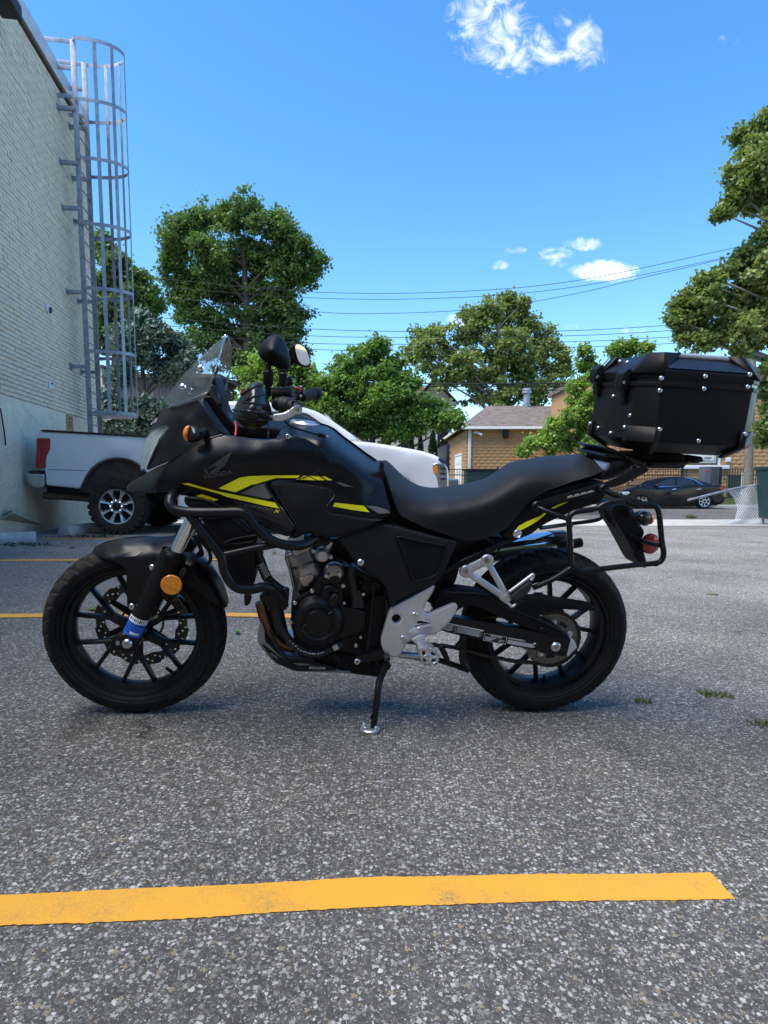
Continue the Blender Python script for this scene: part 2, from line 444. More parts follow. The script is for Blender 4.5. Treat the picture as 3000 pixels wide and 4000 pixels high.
# ================================================================== SETTING
def mat_asphalt(name, dark=1.0, sc=1.0):
    m = bpy.data.materials.new(name); m.use_nodes = True; nt = m.node_tree; b = nt.nodes['Principled BSDF']; L = nt.links.new
    tc = nt.nodes.new('ShaderNodeTexCoord')
    wob = nd(nt, 'ShaderNodeTexNoise', Scale=160.0 * sc, Detail=2.0); L(tc.outputs['Object'], wob.inputs['Vector'])
    va = nt.nodes.new('ShaderNodeVectorMath'); va.operation = 'MULTIPLY_ADD'; va.inputs[1].default_value = (0.011 / sc,) * 3
    L(wob.outputs['Color'], va.inputs[0]); L(tc.outputs['Object'], va.inputs[2])
    hs = []
    col = None
    for scale, thr, lo, hi in ((98.0 * sc, 0.42, 0.42, 0.14), (220.0 * sc, 0.42, 0.46, 0.16)):
        vo = nd(nt, 'ShaderNodeTexVoronoi', Scale=scale); vo.voronoi_dimensions = '2D'; L(va.outputs[0], vo.inputs['Vector'])
        se = nt.nodes.new('ShaderNodeSeparateColor'); L(vo.outputs['Color'], se.inputs[0])
        size = math_n(nt, 'MULTIPLY_ADD', se.outputs[1], 0.38, thr - 0.20)
        stone = nd(nt, 'ShaderNodeMapRange', **{'From Min': 0.0, 'From Max': 0.14}); stone.interpolation_type = 'SMOOTHSTEP'
        L(math_n(nt, 'SUBTRACT', size, vo.outputs['Distance']), stone.inputs['Value'])
        rp = nt.nodes.new('ShaderNodeValToRGB'); cr = rp.color_ramp; cr.interpolation = 'CONSTANT'
        pal = [(0, (.070, .066, .060)), (.28, (.12, .114, .103)), (.48, (.19, .181, .165)), (.62, (.265, .255, .235)), (.74, (.24, .19, .13)), (.80, (.35, .34, .315)), (.94, (.45, .44, .41))]
        cr.elements[0].position = 0; cr.elements[0].color = (*pal[0][1], 1); cr.elements[1].position = pal[1][0]; cr.elements[1].color = (*pal[1][1], 1)
        for p, c in pal[2:]:
            e = cr.elements.new(p); e.color = (*c, 1)
        L(se.outputs[0], rp.inputs[0]); hs.append((stone.outputs[0], rp.outputs[0], se.outputs[2]))
    binder = nd(nt, 'ShaderNodeTexNoise', Scale=420.0 * sc, Detail=3.0); L(tc.outputs['Object'], binder.inputs['Vector'])
    bc = nt.nodes.new('ShaderNodeMix'); bc.data_type = 'RGBA'; bc.inputs['A'].default_value = (.044, .042, .038, 1); bc.inputs['B'].default_value = (.115, .109, .098, 1); L(binder.outputs['Fac'], bc.inputs['Factor'])
    c1 = nt.nodes.new('ShaderNodeMix'); c1.data_type = 'RGBA'; L(hs[1][0], c1.inputs['Factor']); L(bc.outputs['Result'], c1.inputs['A']); L(hs[1][1], c1.inputs['B'])
    c2 = nt.nodes.new('ShaderNodeMix'); c2.data_type = 'RGBA'; L(hs[0][0], c2.inputs['Factor']); L(c1.outputs['Result'], c2.inputs['A']); L(hs[0][1], c2.inputs['B'])
    big = nd(nt, 'ShaderNodeTexNoise', Scale=0.9, Detail=6.0, Roughness=0.6); L(tc.outputs['Object'], big.inputs['Vector'])
    bm = nd(nt, 'ShaderNodeMapRange', **{'From Min': 0.3, 'From Max': 0.7, 'To Min': 0.66 * dark, 'To Max': 1.2 * dark}); L(big.outputs['Fac'], bm.inputs['Value'])
    # cracks: thin wandering lines where a coarse cell pattern meets
    wz = nd(nt, 'ShaderNodeTexNoise', Scale=2.2, Detail=6.0, Roughness=0.7); L(tc.outputs['Object'], wz.inputs['Vector'])
    vw = nt.nodes.new('ShaderNodeVectorMath'); vw.operation = 'MULTIPLY_ADD'; vw.inputs[1].default_value = (0.5, 0.5, 0); L(wz.outputs['Color'], vw.inputs[0]); L(tc.outputs['Object'], vw.inputs[2])
    ck = nd(nt, 'ShaderNodeTexVoronoi', Scale=0.36); ck.voronoi_dimensions = '2D'; ck.feature = 'DISTANCE_TO_EDGE'; L(vw.outputs[0], ck.inputs['Vector'])
    cm = nd(nt, 'ShaderNodeMapRange', **{'From Min': 0.0012, 'From Max': 0.0032, 'To Min': 0.25, 'To Max': 1.0}); L(ck.outputs['Distance'], cm.inputs['Value'])
    cmn = nd(nt, 'ShaderNodeTexNoise', Scale=1.3, Detail=2.0); L(tc.outputs['Object'], cmn.inputs['Vector'])
    crack = math_n(nt, 'MAXIMUM', cm.outputs[0], nd_range(nt, cmn.outputs['Fac'], 0.58, 0.66, 1, 0))
    oil = nd(nt, 'ShaderNodeTexNoise', Scale=1.7, Detail=3.0, Roughness=.5, Distortion=.6); L(tc.outputs['Object'], oil.inputs['Vector'])
    tot = math_n(nt, 'MULTIPLY', math_n(nt, 'MULTIPLY', bm.outputs[0], crack), nd_range(nt, oil.outputs['Fac'], .60, .74, 1, .62))
    ps = nt.nodes.new('ShaderNodeSeparateXYZ'); L(tc.outputs['Object'], ps.inputs[0])                 # lighter tone towards the street entrance
    street_ramp = math_n(nt, 'ADD', math_n(nt, 'ADD', math_n(nt, 'MULTIPLY', ps.outputs['X'], .55), ps.outputs['Y']), math_n(nt, 'MULTIPLY', big.outputs['Fac'], 2.0))
    tot = math_n(nt, 'MULTIPLY', tot, nd_range(nt, street_ramp, 2.5, 9.0, 1, 1.6))
    fin = nt.nodes.new('ShaderNodeVectorMath'); fin.operation = 'SCALE'; L(c2.outputs['Result'], fin.inputs[0]); L(tot, fin.inputs['Scale'])
    L(fin.outputs[0], b.inputs['Base Color']); b.inputs['Roughness'].default_value = 0.82; b.inputs['Specular IOR Level'].default_value = 0.35
    hgt = math_n(nt, 'ADD', math_n(nt, 'MULTIPLY', hs[0][0], 0.7), math_n(nt, 'MULTIPLY', hs[1][0], 0.4)); hgt = math_n(nt, 'MULTIPLY', hgt, crack)
    bp = nt.nodes.new('ShaderNodeBump'); bp.inputs['Strength'].default_value = 0.75; bp.inputs['Distance'].default_value = 0.004; L(hgt, bp.inputs['Height']); L(bp.outputs[0], b.inputs['Normal'])
    return m, (c2.outputs['Result'], b)


def nd_range(nt, sock, a, b, c, d):
    n = nt.nodes.new('ShaderNodeMapRange'); n.interpolation_type = 'SMOOTHSTEP'
    for k, x in zip(('From Min', 'From Max', 'To Min', 'To Max'), (a, b, c, d)): n.inputs[k].default_value = x
    nt.links.new(sock, n.inputs['Value']); return n.outputs[0]


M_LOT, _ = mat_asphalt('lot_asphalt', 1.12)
M_STREET, _ = mat_asphalt('street_asphalt', 0.55)
M_CONC = mat('concrete', (.42, .40, .36), 0.85, var=.22, vs=3.0, bump=.4, bs=90)
M_CONC2 = mat('precast_concrete', (.40, .395, .38), 0.85, var=.25, vs=5.0, bump=.5, bs=70)

def sheet(name, xs, ys, dz, m, zf=gz):
    X, Y = np.meshgrid(xs, ys); Z = zf(X, Y) + dz; n, k = len(xs), len(ys)
    v = np.stack([X, Y, Z], -1).reshape(-1, 3); f = [(j * n + i, j * n + i + 1, (j + 1) * n + i + 1, (j + 1) * n + i) for j in range(k - 1) for i in range(n - 1)]
    o = mk(name, v, f, m, None, 30, recalc=False); o['kind'] = 'structure'; return o


xs = np.concatenate([[-400, -120, -40, -15], np.arange(-8, 14, 0.5), [16, 20, 30, 60, 150, 400]])
ys = np.concatenate([[-60, -20, -8, -4], np.arange(-2, 18, 0.5), [20, 24, 30, 60, 120, 300, 900]])
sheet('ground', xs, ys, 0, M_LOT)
xr = np.concatenate([[-80, -40, -15], np.arange(-8, 14, 1.0), [16, 20, 30, 60, 100]])
sheet('pavement', xr, np.array([16.1, 16.6, 17, 18, 18.8]), 0.006, M_CONC)['label'] = 'pale concrete pavement crossing between the parking lot and the street'
sheet('street', xr, np.array([18.82, 20, 22, 25, 27.3]), 0.006, M_STREET)
kb = MB().box(-80, 100, 27.3, 27.48, -0.6, -0.27); o = kb.build('kerb', M_CONC2, None, bevel=0.02); o['kind'] = 'structure'
M_SOIL = mat('verge_soil', (.05, .075, .025), 0.95, var=.4, vs=9, bump=.6, bs=30)
vz = lambda X, Y: np.interp(Y, [27.48, 29.6, 30.4, 200], [-0.28, -0.09, -0.06, -0.06]) + 0 * X
sheet('verge', xr, np.array([27.48, 28.2, 29, 29.6, 30.4, 60, 200]), 0, M_SOIL, vz)

# painted stall lines
def mat_paint():
    m = bpy.data.materials.new('yellow_line_paint'); m.use_nodes = True; nt = m.node_tree; b = nt.nodes['Principled BSDF']; L = nt.links.new
    tc = nt.nodes.new('ShaderNodeTexCoord')
    n1 = nd(nt, 'ShaderNodeTexNoise', Scale=5.0, Detail=7.0, Roughness=0.75); L(tc.outputs['Object'], n1.inputs['Vector'])
    n2 = nd(nt, 'ShaderNodeTexNoise', Scale=180.0, Detail=4.0, Roughness=0.7); L(tc.outputs['Object'], n2.inputs['Vector'])
    s = math_n(nt, 'ADD', math_n(nt, 'MULTIPLY', n1.outputs['Fac'], 0.75), math_n(nt, 'MULTIPLY', n2.outputs['Fac'], 0.5))
    wear = nd_range(nt, s, 0.60, 0.80, 0, 0.8); pit = nd_range(nt, s, 0.775, 0.82, 0, 1)
    mx = nt.nodes.new('ShaderNodeMix'); mx.data_type = 'RGBA'; mx.inputs['A'].default_value = (.68, .325, .028, 1); mx.inputs['B'].default_value = (.40, .23, .06, 1); L(wear, mx.inputs['Factor'])
    m2 = nt.nodes.new('ShaderNodeMix'); m2.data_type = 'RGBA'; L(mx.outputs['Result'], m2.inputs['A']); m2.inputs['B'].default_value = (.07, .06, .045, 1); L(pit, m2.inputs['Factor'])
    L(m2.outputs['Result'], b.inputs['Base Color']); b.inputs['Roughness'].default_value = 0.7
    vo = nd(nt, 'ShaderNodeTexVoronoi', Scale=210.0); vo.voronoi_dimensions = '2D'; L(tc.outputs['Object'], vo.inputs['Vector'])
    bp = nt.nodes.new('ShaderNodeBump'); bp.inputs['Strength'].default_value = 0.22; bp.inputs['Distance'].default_value = 0.002; bp.invert = True; L(vo.outputs['Distance'], bp.inputs['Height']); L(bp.outputs[0], b.inputs['Normal'])
    return m


M_PAINT = mat_paint()


def line_strip(label, top, bot):
    A = resample_open(np.array([hit(u, v) for u, v in top]), 0.008); B = resample_open(np.array([hit(u, v) for u, v in bot]), 0.008)
    n = min(len(A), len(B)); A = A[np.linspace(0, len(A) - 1, n).astype(int)]; B = B[np.linspace(0, len(B) - 1, n).astype(int)]
    A[:, 1] += RNG.normal(0, .0009, n) + .0012 * np.sin(np.arange(n) * .13); B[:, 1] += RNG.normal(0, .0009, n) + .0012 * np.sin(np.arange(n) * .09)
    for P in (A, B): P[:, 2] = gz(P[:, 0], P[:, 1]) + 0.002
    v = np.vstack([A, B]); f = [(i, i + 1, n + i + 1, n + i) for i in range(n - 1)]
    o = mk('parking_line', v, f, M_PAINT, None, None, recalc=False)
    return tag(o, label, 'parking line', 'yellow lines of the parking stalls')


def resample_open(P, step):
    out = [P[0]]
    for a, b in zip(P[:-1], P[1:]):
        k = max(1, int(np.linalg.norm(b - a) / step)); out += [a + (b - a) * t / k for t in range(1, k + 1)]
    return np.array(out)


line_strip('wide bright yellow painted line with a slanted end, alone in front of the motorcycle', [(-500, 3524), (0, 3498), (750, 3466), (1500, 3427), (2150, 3417), (2778, 3413)], [(-500, 3640), (0, 3620), (750, 3590), (1500, 3542), (2150, 3525), (2870, 3513)])


def thin_line(label, u0, v0, u1, v1):
    a, b = hit(u0, v0), hit(u1, v1); d = (b - a)[:2]; d /= np.linalg.norm(d); nrm = np.array([-d[1], d[0]]) * 0.05
    n = 60; P = np.linspace(a, b, n); A = P.copy(); B = P.copy(); A[:, :2] += nrm; B[:, :2] -= nrm
    for Q in (A, B): Q[:, :2] += RNG.normal(0, .002, (n, 2)); Q[:, 2] = gz(Q[:, 0], Q[:, 1]) + 0.004
    o = mk('parking_line', np.vstack([A, B]), [(i, i + 1, n + i + 1, n + i) for i in range(n - 1)], M_PAINT, None, None, recalc=False)
    return tag(o, label, 'parking line', 'yellow lines of the parking stalls')


thin_line('yellow painted line passing behind the motorcycle wheels', -400, 2412, 1260, 2411)
thin_line('yellow painted line between the motorcycle and the pickup truck, behind the near wheel stop', -300, 2191, 1000, 2187)
thin_line('yellow painted line beside the rear wheel of the pickup truck', 168, 2105, 900, 2101)
thin_line('yellow painted line on the far side of the pickup truck', 520, 2057, 1000, 2054)

# ================================================================== MOTORCYCLE
Pf, Pr = hit(549, 2768), hit(2082, 2757)
ex = Pr - Pf; WB = float(np.linalg.norm(ex)); ex /= WB
ey = np.cross([0, 0, 1.0], ex); ey /= np.linalg.norm(ey); up_ = np.cross(ex, ey)
LEAN = R(8); ez = math.cos(LEAN) * up_ - math.sin(LEAN) * ey; ey = np.cross(ez, ex)
BF = Fr(Pf, ex, ey, ez)
bike = empty('motorcycle', 'black motorcycle with yellow stripes leaning on its side stand', 'motorcycle', fr=BF)

M_MATTE = mat('matte_black_paint', (.0055, .0055, .006), .32, var=.12, vs=3, spec=.36, rv=.05, bump=.03, bs=900)
M_PLAST = mat('black_grained_plastic', (.006, .006, .0065), .5, var=.15, vs=8, bump=.10, bs=500, spec=.22)
M_PLAST2 = mat('charcoal_plastic', (.013, .013, .014), .5, var=.15, vs=8, bump=.08, bs=400, spec=.35)
M_GLOSS = mat('gloss_black_plastic', (.013, .013, .014), .2, var=.1, vs=6, rv=.05)
M_DARK = mat('dark_engine_metal', (.007, .007, .0075), .38, metal=.1, var=.2, vs=14, bump=.06, bs=300, spec=.35)
M_RUB = mat('tyre_rubber', (.009, .0088, .0085), .7, var=.35, vs=14, bump=.1, bs=220, spec=.2)
M_RUBD = mat('dusty_tread_rubber', (.026, .024, .021), .8, var=.5, vs=22, bump=.15, bs=150, spec=.25)
M_POWD = mat('black_powder_coat', (.006, .006, .0065), .32, var=.15, vs=20, bump=.05, bs=500, spec=.38)
M_RIM = mat('black_wheel_paint', (.007, .0075, .0085), .34, var=.15, vs=12, spec=.38)
M_SILV = mat('cast_aluminium', (.55, .56, .58), .42, metal=.85, var=.12, vs=18, bump=.08, bs=300)
M_SATN = mat('satin_silver_paint', (.56, .57, .59), .38, metal=.6, var=.08, vs=10, bump=.05, bs=400)
M_CHRM = mat('chrome', (.80, .80, .82), .10, metal=1, var=.05, vs=20, rv=.04)
M_BOLT = mat('zinc_bolt', (.66, .66, .66), .28, metal=1, var=.15, vs=60)
M_ENG = mat('raw_engine_alloy', (.36, .345, .325), .33, metal=.9, var=.25, vs=14, bump=.08, bs=200)
M_HDR = mat('heat_stained_steel', (.16, .105, .06), .35, metal=.9, var=.35, vs=10)
M_STEEL = mat('dull_sprocket_steel', (.20, .19, .165), .5, metal=.7, var=.4, vs=30)
M_CHAIN = mat('greasy_chain_steel', (.05, .040, .030), .45, metal=.6, var=.4, vs=80)
M_SEAT = mat('seat_vinyl', (.010, .010, .0105), .55, var=.12, vs=5, bump=.25, bs=650, spec=.28)
M_YEL = mat('yellow_graphic', (.95, .90, .015), .35, var=.04, vs=4)
M_GREYG = mat('grey_graphic', (.11, .105, .10), .45, var=.06, vs=5)
M_INK = mat('black_graphic', (.007, .007, .007), .3, var=.05, vs=5)
M_LOGO = mat('gloss_logo_print', (.045, .045, .047), .25, var=.05)
M_WHT = mat('white_print', (.75, .76, .76), .5, var=.05, vs=30)
M_AMB = mat('amber_lens', (.75, .24, .012), .18, var=.25, vs=70, coat=.5)
M_ORG = mat('orange_lens', (.80, .22, .04), .2, var=.2, vs=60, coat=.5)
M_RED = mat('red_lens', (.35, .008, .008), .15, var=.25, vs=60, coat=.6)
M_REDP = mat('red_plastic', (.62, .03, .03), .4, var=.1)
M_BLUE = mat('blue_label', (.015, .13, .62), .35, var=.08, vs=40)
M_HOSE = mat('rubber_hose', (.018, .018, .018), .6, var=.2, vs=30, bump=.1, bs=200)
M_MIR = mat('mirror_glass', (.62, .65, .68), .03, metal=1, var=.02, rv=0)
M_SCRN = mat('dark_screen_glass', (.02, .025, .035), .06, var=.05, rv=0, coat=.8)


def mat_clear(name, tint, rough=0.03, fres=1.45, base=0.06):
    m = bpy.data.materials.new(name); m.use_nodes = True; nt = m.node_tree; L = nt.links.new
    for n in list(nt.nodes):
        if n.type != 'OUTPUT_MATERIAL': nt.nodes.remove(n)
    tr = nt.nodes.new('ShaderNodeBsdfTransparent'); tr.inputs[0].default_value = (*tint, 1)
    gl = nt.nodes.new('ShaderNodeBsdfGlossy'); gl.inputs['Roughness'].default_value = rough
    tc = nt.nodes.new('ShaderNodeTexCoord'); nz = nd(nt, 'ShaderNodeTexNoise', Scale=25.0, Detail=4.0); L(tc.outputs['Object'], nz.inputs['Vector'])
    lw = nt.nodes.new('ShaderNodeLayerWeight'); lw.inputs[0].default_value = .5
    fac = math_n(nt, 'ADD', math_n(nt, 'MULTIPLY', math_n(nt, 'POWER', lw.outputs['Facing'], 3.0), .55), math_n(nt, 'ADD', math_n(nt, 'MULTIPLY', nz.outputs['Fac'], base * .25), base * .5), clamp=True)
    mx = nt.nodes.new('ShaderNodeMixShader'); L(fac, mx.inputs[0]); L(tr.outputs[0], mx.inputs[1]); L(gl.outputs[0], mx.inputs[2])
    L(mx.outputs[0], nt.nodes['Material Output'].inputs['Surface']); return m


M_CLEAR = mat_clear('clear_acrylic', (.93, .95, .95), rough=.12, base=.34)
M_LENS = mat_clear('clear_lamp_lens', (.92, .94, .94), base=.16)


def hexmat(name):                                            # grained panel with a honeycomb relief
    m = mat(name, (.008, .008, .0085), .42, var=.12, vs=6, spec=.3); nt = m.node_tree; b = nt.nodes['Principled BSDF']; tc = [n for n in nt.nodes if n.type == 'TEX_COORD'][0]
    mp = nt.nodes.new('ShaderNodeMapping'); mp.inputs['Scale'].default_value = (1, .001, 1.7); nt.links.new(tc.outputs['Object'], mp.inputs[0])
    vo = nd(nt, 'ShaderNodeTexVoronoi', Scale=110.0, Randomness=0.06); vo.feature = 'DISTANCE_TO_EDGE'; nt.links.new(mp.outputs[0], vo.inputs['Vector'])
    bp = nt.nodes.new('ShaderNodeBump'); bp.inputs['Strength'].default_value = 0.45; bp.inputs['Distance'].default_value = 0.002
    nt.links.new(nd_range(nt, vo.outputs['Distance'], 0.02, 0.16, 0, 1), bp.inputs['Height']); nt.links.new(bp.outputs[0], b.inputs['Normal']); return m


M_HEX = hexmat('honeycomb_plastic')


def B(key, x, y, lat): u, v = px(key, x, y); return BF.un(u, v, lat)
def BP(key, pts, lat=0.0): return BF.unN(N(key, pts, lat))


def bolt(key, x, y, lat, r, parent=bike, m=None, name='bolt', h=.007):
    c = B(key, x, y, lat)
    b_ = MB(); b_.lathe([(0, r), (h * .7, r), (h, r * .8), (h, r * .55)], c, (0, -1, 0), 14)
    b_.lathe([(h, r * .5), (h * .35, r * .45), (h * .35, .0)], c, (0, -1, 0), 6)
    return b_.build(name, m or M_BOLT, parent, 30)


def disc(name, key, x, y, lat, prof, m, parent=bike, seg=40):
    return lathe(name, prof, B(key, x, y, lat), (0, -1, 0), m, parent, seg, 30)


# ---------------- wheels
def tyre_mesh(name, c, prof, parent, m, blocks, nseg=300, gd=.0075):
    """prof: half profile (y, r) from the bead to the crown, mirrored; tread grooves cut into the crown"""
    p = smooth_path(np.array(prof), 4); y = np.concatenate([-p[:, 0], p[::-1][1:, 0]]); r = np.concatenate([p[:, 1], p[::-1][1:, 1]])
    wmax = np.abs(y).max(); rc = r.max(); n = len(y); th = np.linspace(0, 2 * math.pi, nseg, endpoint=False)
    T, I = np.meshgrid(th, np.arange(n), indexing='ij'); yy, rr = y[I], r[I].copy()
    s = np.abs(yy) / wmax; ph = blocks * T / (2 * math.pi)
    z1 = (ph + 1.1 * s + np.where(yy < 0, .5, 0)) % 1.0
    g = (np.abs(z1 - .5) < .11) & (s > .16)
    z2 = (ph * 1.0 + .5 - .5 * s) % 1.0
    g |= (np.abs(z2 - .5) < .06) & (s < .5) & (s > .1)
    zz = .5 + .10 * np.sign(np.sin(2 * math.pi * ph))
    g |= (np.abs(s - zz) < .05)
    tread = rr > rc - .034
    rr = rr - np.where(g & tread, gd, 0)
    V = np.stack([c[0] + rr * np.cos(T), c[1] + yy, c[2] + rr * np.sin(T)], -1).reshape(-1, 3)
    f = [(i * n + k, i * n + k + 1, ((i + 1) % nseg) * n + k + 1, ((i + 1) % nseg) * n + k) for i in range(nseg) for k in range(n - 1)]
    o = mk(name, V, f, m, parent, 28, recalc=False); o.data.materials.append(M_RUBD); tf = tread & (np.abs(yy) < wmax * .985)
    idx = [int(tf[i, k] and tf[i, k + 1]) for i in range(nseg) for k in range(n - 1)]; o.data.polygons.foreach_set('material_index', idx); return o


def bar(P0, P1, w0, w1, d0, d1):                            # tapered bar in the wheel plane: width in plane, depth along y
    P0, P1 = np.array(P0, float), np.array(P1, float); t = P1 - P0; t /= np.linalg.norm(t); s = np.cross([0, 1, 0], t); yv = np.array([0, 1, 0])
    v = []
    for P, w_, d_ in ((P0, w0, d0), (P1, w1, d1)):
        for a, b in ((-1, -.45), (-.45, -1), (.45, -1), (1, -.45), (1, .45), (.45, 1), (-.45, 1), (-1, .45)): v.append(P + s * a * w_ / 2 + yv * b * d_ / 2)
    return v, [(i, (i + 1) % 8, 8 + (i + 1) % 8, 8 + i) for i in range(8)] + [tuple(range(7, -1, -1)), tuple(range(8, 16))]


def moto_wheel(name, c, r, hw, phase, front):
    root = bpy.data.objects.new(name, None); link(root, bike); c = np.array(c); root.empty_display_size = .05
    b = hw
    tyre_mesh('tyre', c, [(b * .72, .224), (b * .92, .238), (b, .258 + (r - .3) * .8), (b * .88, r - .022), (b * .62, r - .009), (b * .3, r - .002), (0, r)], root, M_RUB, 34 if front else 32)
    for rr_ in (.236, .2475): lathe('sidewall_rib', [(-.0006, rr_ - .0012), (-.0022, rr_), (-.0006, rr_ + .0012), (.002, rr_)], c - np.array([0, np.interp(rr_, [.224, .238, .258], [b * .72, b * .92, b]) + .0002, 0]), (0, 1, 0), M_RUBD, root, 96, 60, closed=True)
    e = b * .74
    lathe('rim', [(-e, .231), (-e - .004, .228), (-e - .003, .222), (-e + .012, .2165), (-e + .018, .203), (-.012, .197), (.012, .197), (e - .018, .203), (e - .012, .2165), (e + .003, .222), (e + .004, .228), (e, .231), (e - .01, .226), (-e + .01, .226)],
          c, (0, 1, 0), M_RIM, root, 96, 40, closed=True)
    for k in range(6):
        a = R(phase + 60 * k); mb = MB(); dv = lambda ang, rad: c + np.array([math.cos(ang) * rad, 0, math.sin(ang) * rad])
        mb.add(*bar(dv(a, .026), dv(a, .098), .036, .030, .040, .030))
        for s in (-1, 1): mb.add(*bar(dv(a + s * .04, .088), dv(a + s * R(15.5), .200), .017, .0135, .030, .034))
        mb.build('spoke', M_RIM, root, 35, bevel=.0015)
    lathe('hub', [(-b * .75, .018), (-b * .75, .030), (-.03, .036), (.03, .036), (b * .75, .030), (b * .75, .018)], c, (0, 1, 0), M_RIM, root, 32)
    v0 = c + np.array([.115, -.012, -.155]) if front else c + np.array([.02, -.012, -.198])
    vs = MB(); vs.tube([v0 + np.array([.012, 0, -.012]), v0, v0 + np.array([-.018, -.012, .022])] if front else [v0, v0 + np.array([.0, -.012, .022])], .0055, 8); vs.build('valve_stem', M_RUB, root, 50)
    return root


RF, RR = .300, .312
fw_c = (0, 0, RF); rw_c = (WB, 0, RR)
fw = moto_wheel('front_wheel', fw_c, RF, .060, 30, True)
rw = moto_wheel('rear_wheel', rw_c, RR, .080, 14, False)
# tyre sidewall writing, raised
def arc_text(name, s, c, rad, a0, a1, hgt, y, m, parent):
    v, f = text_vf(s, .01); wd, ht = v.max(0); a = a0 + (a1 - a0) * v[:, 0] / wd; r_ = rad + hgt * v[:, 1] / ht
    return mk(name, np.stack([c[0] + r_ * np.cos(a), np.full(len(a), y), c[2] + r_ * np.sin(a)], 1), f, m, parent, None, recalc=False)


arc_text('sidewall_lettering', 'Continental', fw_c, .2515, R(-66), R(-18), .013, -.0605, M_RUBD, fw)

# front brake disc (far side), wavy and drilled
def brake_disc(parent, c, ro, ri, y, waves, nh):
    na = 180; th = np.linspace(0, 2 * math.pi, na, endpoint=False)
    outer = np.stack([c[0] + (ro - .006 * (np.cos(waves * th) > .15) * 1.0) * np.cos(th), c[2] + (ro - .006 * (np.cos(waves * th) > .15)) * np.sin(th)], 1)
    inner = np.stack([c[0] + (ri + .004 * np.cos(waves * th)) * np.cos(th), c[2] + (ri + .004 * np.cos(waves * th)) * np.sin(th)], 1)[::2]
    hol = []
    for k in range(nh):
        a = 2 * math.pi * k / nh; rr = ri + (ro - ri) * (.25, .5, .72)[k % 3]
        hol.append(np.array([(c[0] + rr * math.cos(a) + .0042 * math.cos(t), c[2] + rr * math.sin(a) + .0042 * math.sin(t)) for t in np.linspace(0, 2 * math.pi, 8, endpoint=False)]))
    loops = [outer, inner] + hol; pts = np.vstack(loops); ed = []; s0 = 0
    for L_ in loops: n = len(L_); ed += [(s0 + i, s0 + (i + 1) % n) for i in range(n)]; s0 += n
    r_ = delaunay_2d_cdt([Vector(p) for p in pts], ed, [], 0, 1e-7); V = np.array([tuple(p) for p in r_[0]]); T = np.array([t for t in r_[2] if len(t) == 3])
    cen = V[T].mean(1); keep = inside(cen, outer) & ~inside(cen, inner)
    for h in hol: keep &= ~inside(cen, h)
    T = T[keep]; n = len(V); cnt = {}
    for t in T:
        for e in ((t[0], t[1]), (t[1], t[2]), (t[2], t[0])): cnt[e] = 1
    be = [e for e in cnt if (e[1], e[0]) not in cnt]
    v = np.vstack([np.stack([V[:, 0], np.full(n, y), V[:, 1]], 1), np.stack([V[:, 0], np.full(n, y + .005), V[:, 1]], 1)])
    f = [tuple(t) for t in T] + [tuple(int(i) + n for i in reversed(t)) for t in T] + [(e[1], e[0], e[0] + n, e[1] + n) for e in be]
    return mk('brake_disc', v, f, mat('worn_disc_steel', (.10, .085, .07), .4, metal=.8, var=.35, vs=25), parent, None)


bd = brake_disc(fw, fw_c, .160, .120, .058, 12, 60)
cr_ = MB()
for k in range(6):
    a = R(60 * k + 8); cr_.add(*bar(np.array(fw_c) + [.03 * math.cos(a), .060, .03 * math.sin(a)], np.array(fw_c) + [.130 * math.cos(a + .25), .060, .130 * math.sin(a + .25)], .030, .018, .006, .006))
cr_.build('disc_carrier', M_RIM, fw, 30)
lathe('abs_ring', [(-.002, .066), (-.002, .074), (.001, .074), (.001, .066)], (0, .068, RF), (0, 1, 0), M_STEEL, fw, 48, 30, closed=True)
bd2 = brake_disc(rw, rw_c, .120, .085, .075, 10, 40)

# ---------------- fork, axle, caliper
def fork_leg(y):
    top = B('A2', 1178, 105, -.10); bot = B('A2', 742, 1025, -.10); brk = B('A2', 1078, 392, -.10)
    top, bot, brk = [np.array([p[0], y, p[2]]) for p in (top, bot, brk)]
    d = (top - bot) / np.linalg.norm(top - bot)
    g = bpy.data.objects.new('fork_leg', None); link(g, bike); g.empty_display_size = .05
    tube('stanchion', [brk - d * .06, brk + d * .30], .0205, M_CHRM if y < 0 else M_CHRM, g, 24, n=1)
    s = MB(); s.lathe([(0, .024), (.005, .029), (.1, .0295), (.34, .0305), (np.linalg.norm(brk - bot) - .055, .0310)], bot, d, 28); s.build('slider', M_DARK, g, 40)
    lathe('dust_seal', [(-.062, .033), (-.060, .0365), (-.020, .0365), (-.016, .039), (-.004, .039), (.004, .034), (.010, .0245)], brk, d, M_PLAST, g, 28)
    lathe('axle_clamp', [(-.024, .014), (-.024, .030), (-.018, .036), (.020, .036), (.024, .03), (.024, .014)], (bot[0], y, RF), (0, 1, 0), M_DARK, g, 28)
    return g, bot, d, brk


fl, fbot, fd, fbrk = fork_leg(-.098); fr2, *_ = fork_leg(.098)
bolt('A2', 737, 1035, -.126, .0165, fl, name='axle_bolt', h=.014)
bolt('A2', 672, 1028, -.115, .008, fl, name='pinch_bolt', h=.014)
# blue service label wrapped on the slider
def wrap_label(name, b0, b1, rad, a0, a1, m, parent, d=fd, o=fbot):
    a_ = np.array([0, -1, 0.0]); b_ = np.cross(d, a_); n = 12; V = []
    for t in (b0, b1):
        for k in range(n + 1): a = a0 + (a1 - a0) * k / n; V.append(o + d * t + (a_ * math.cos(a) + b_ * math.sin(a)) * rad)
    return mk(name, V, [(k, k + 1, n + 2 + k, n + 1 + k) for k in range(n)], m, parent, 60)


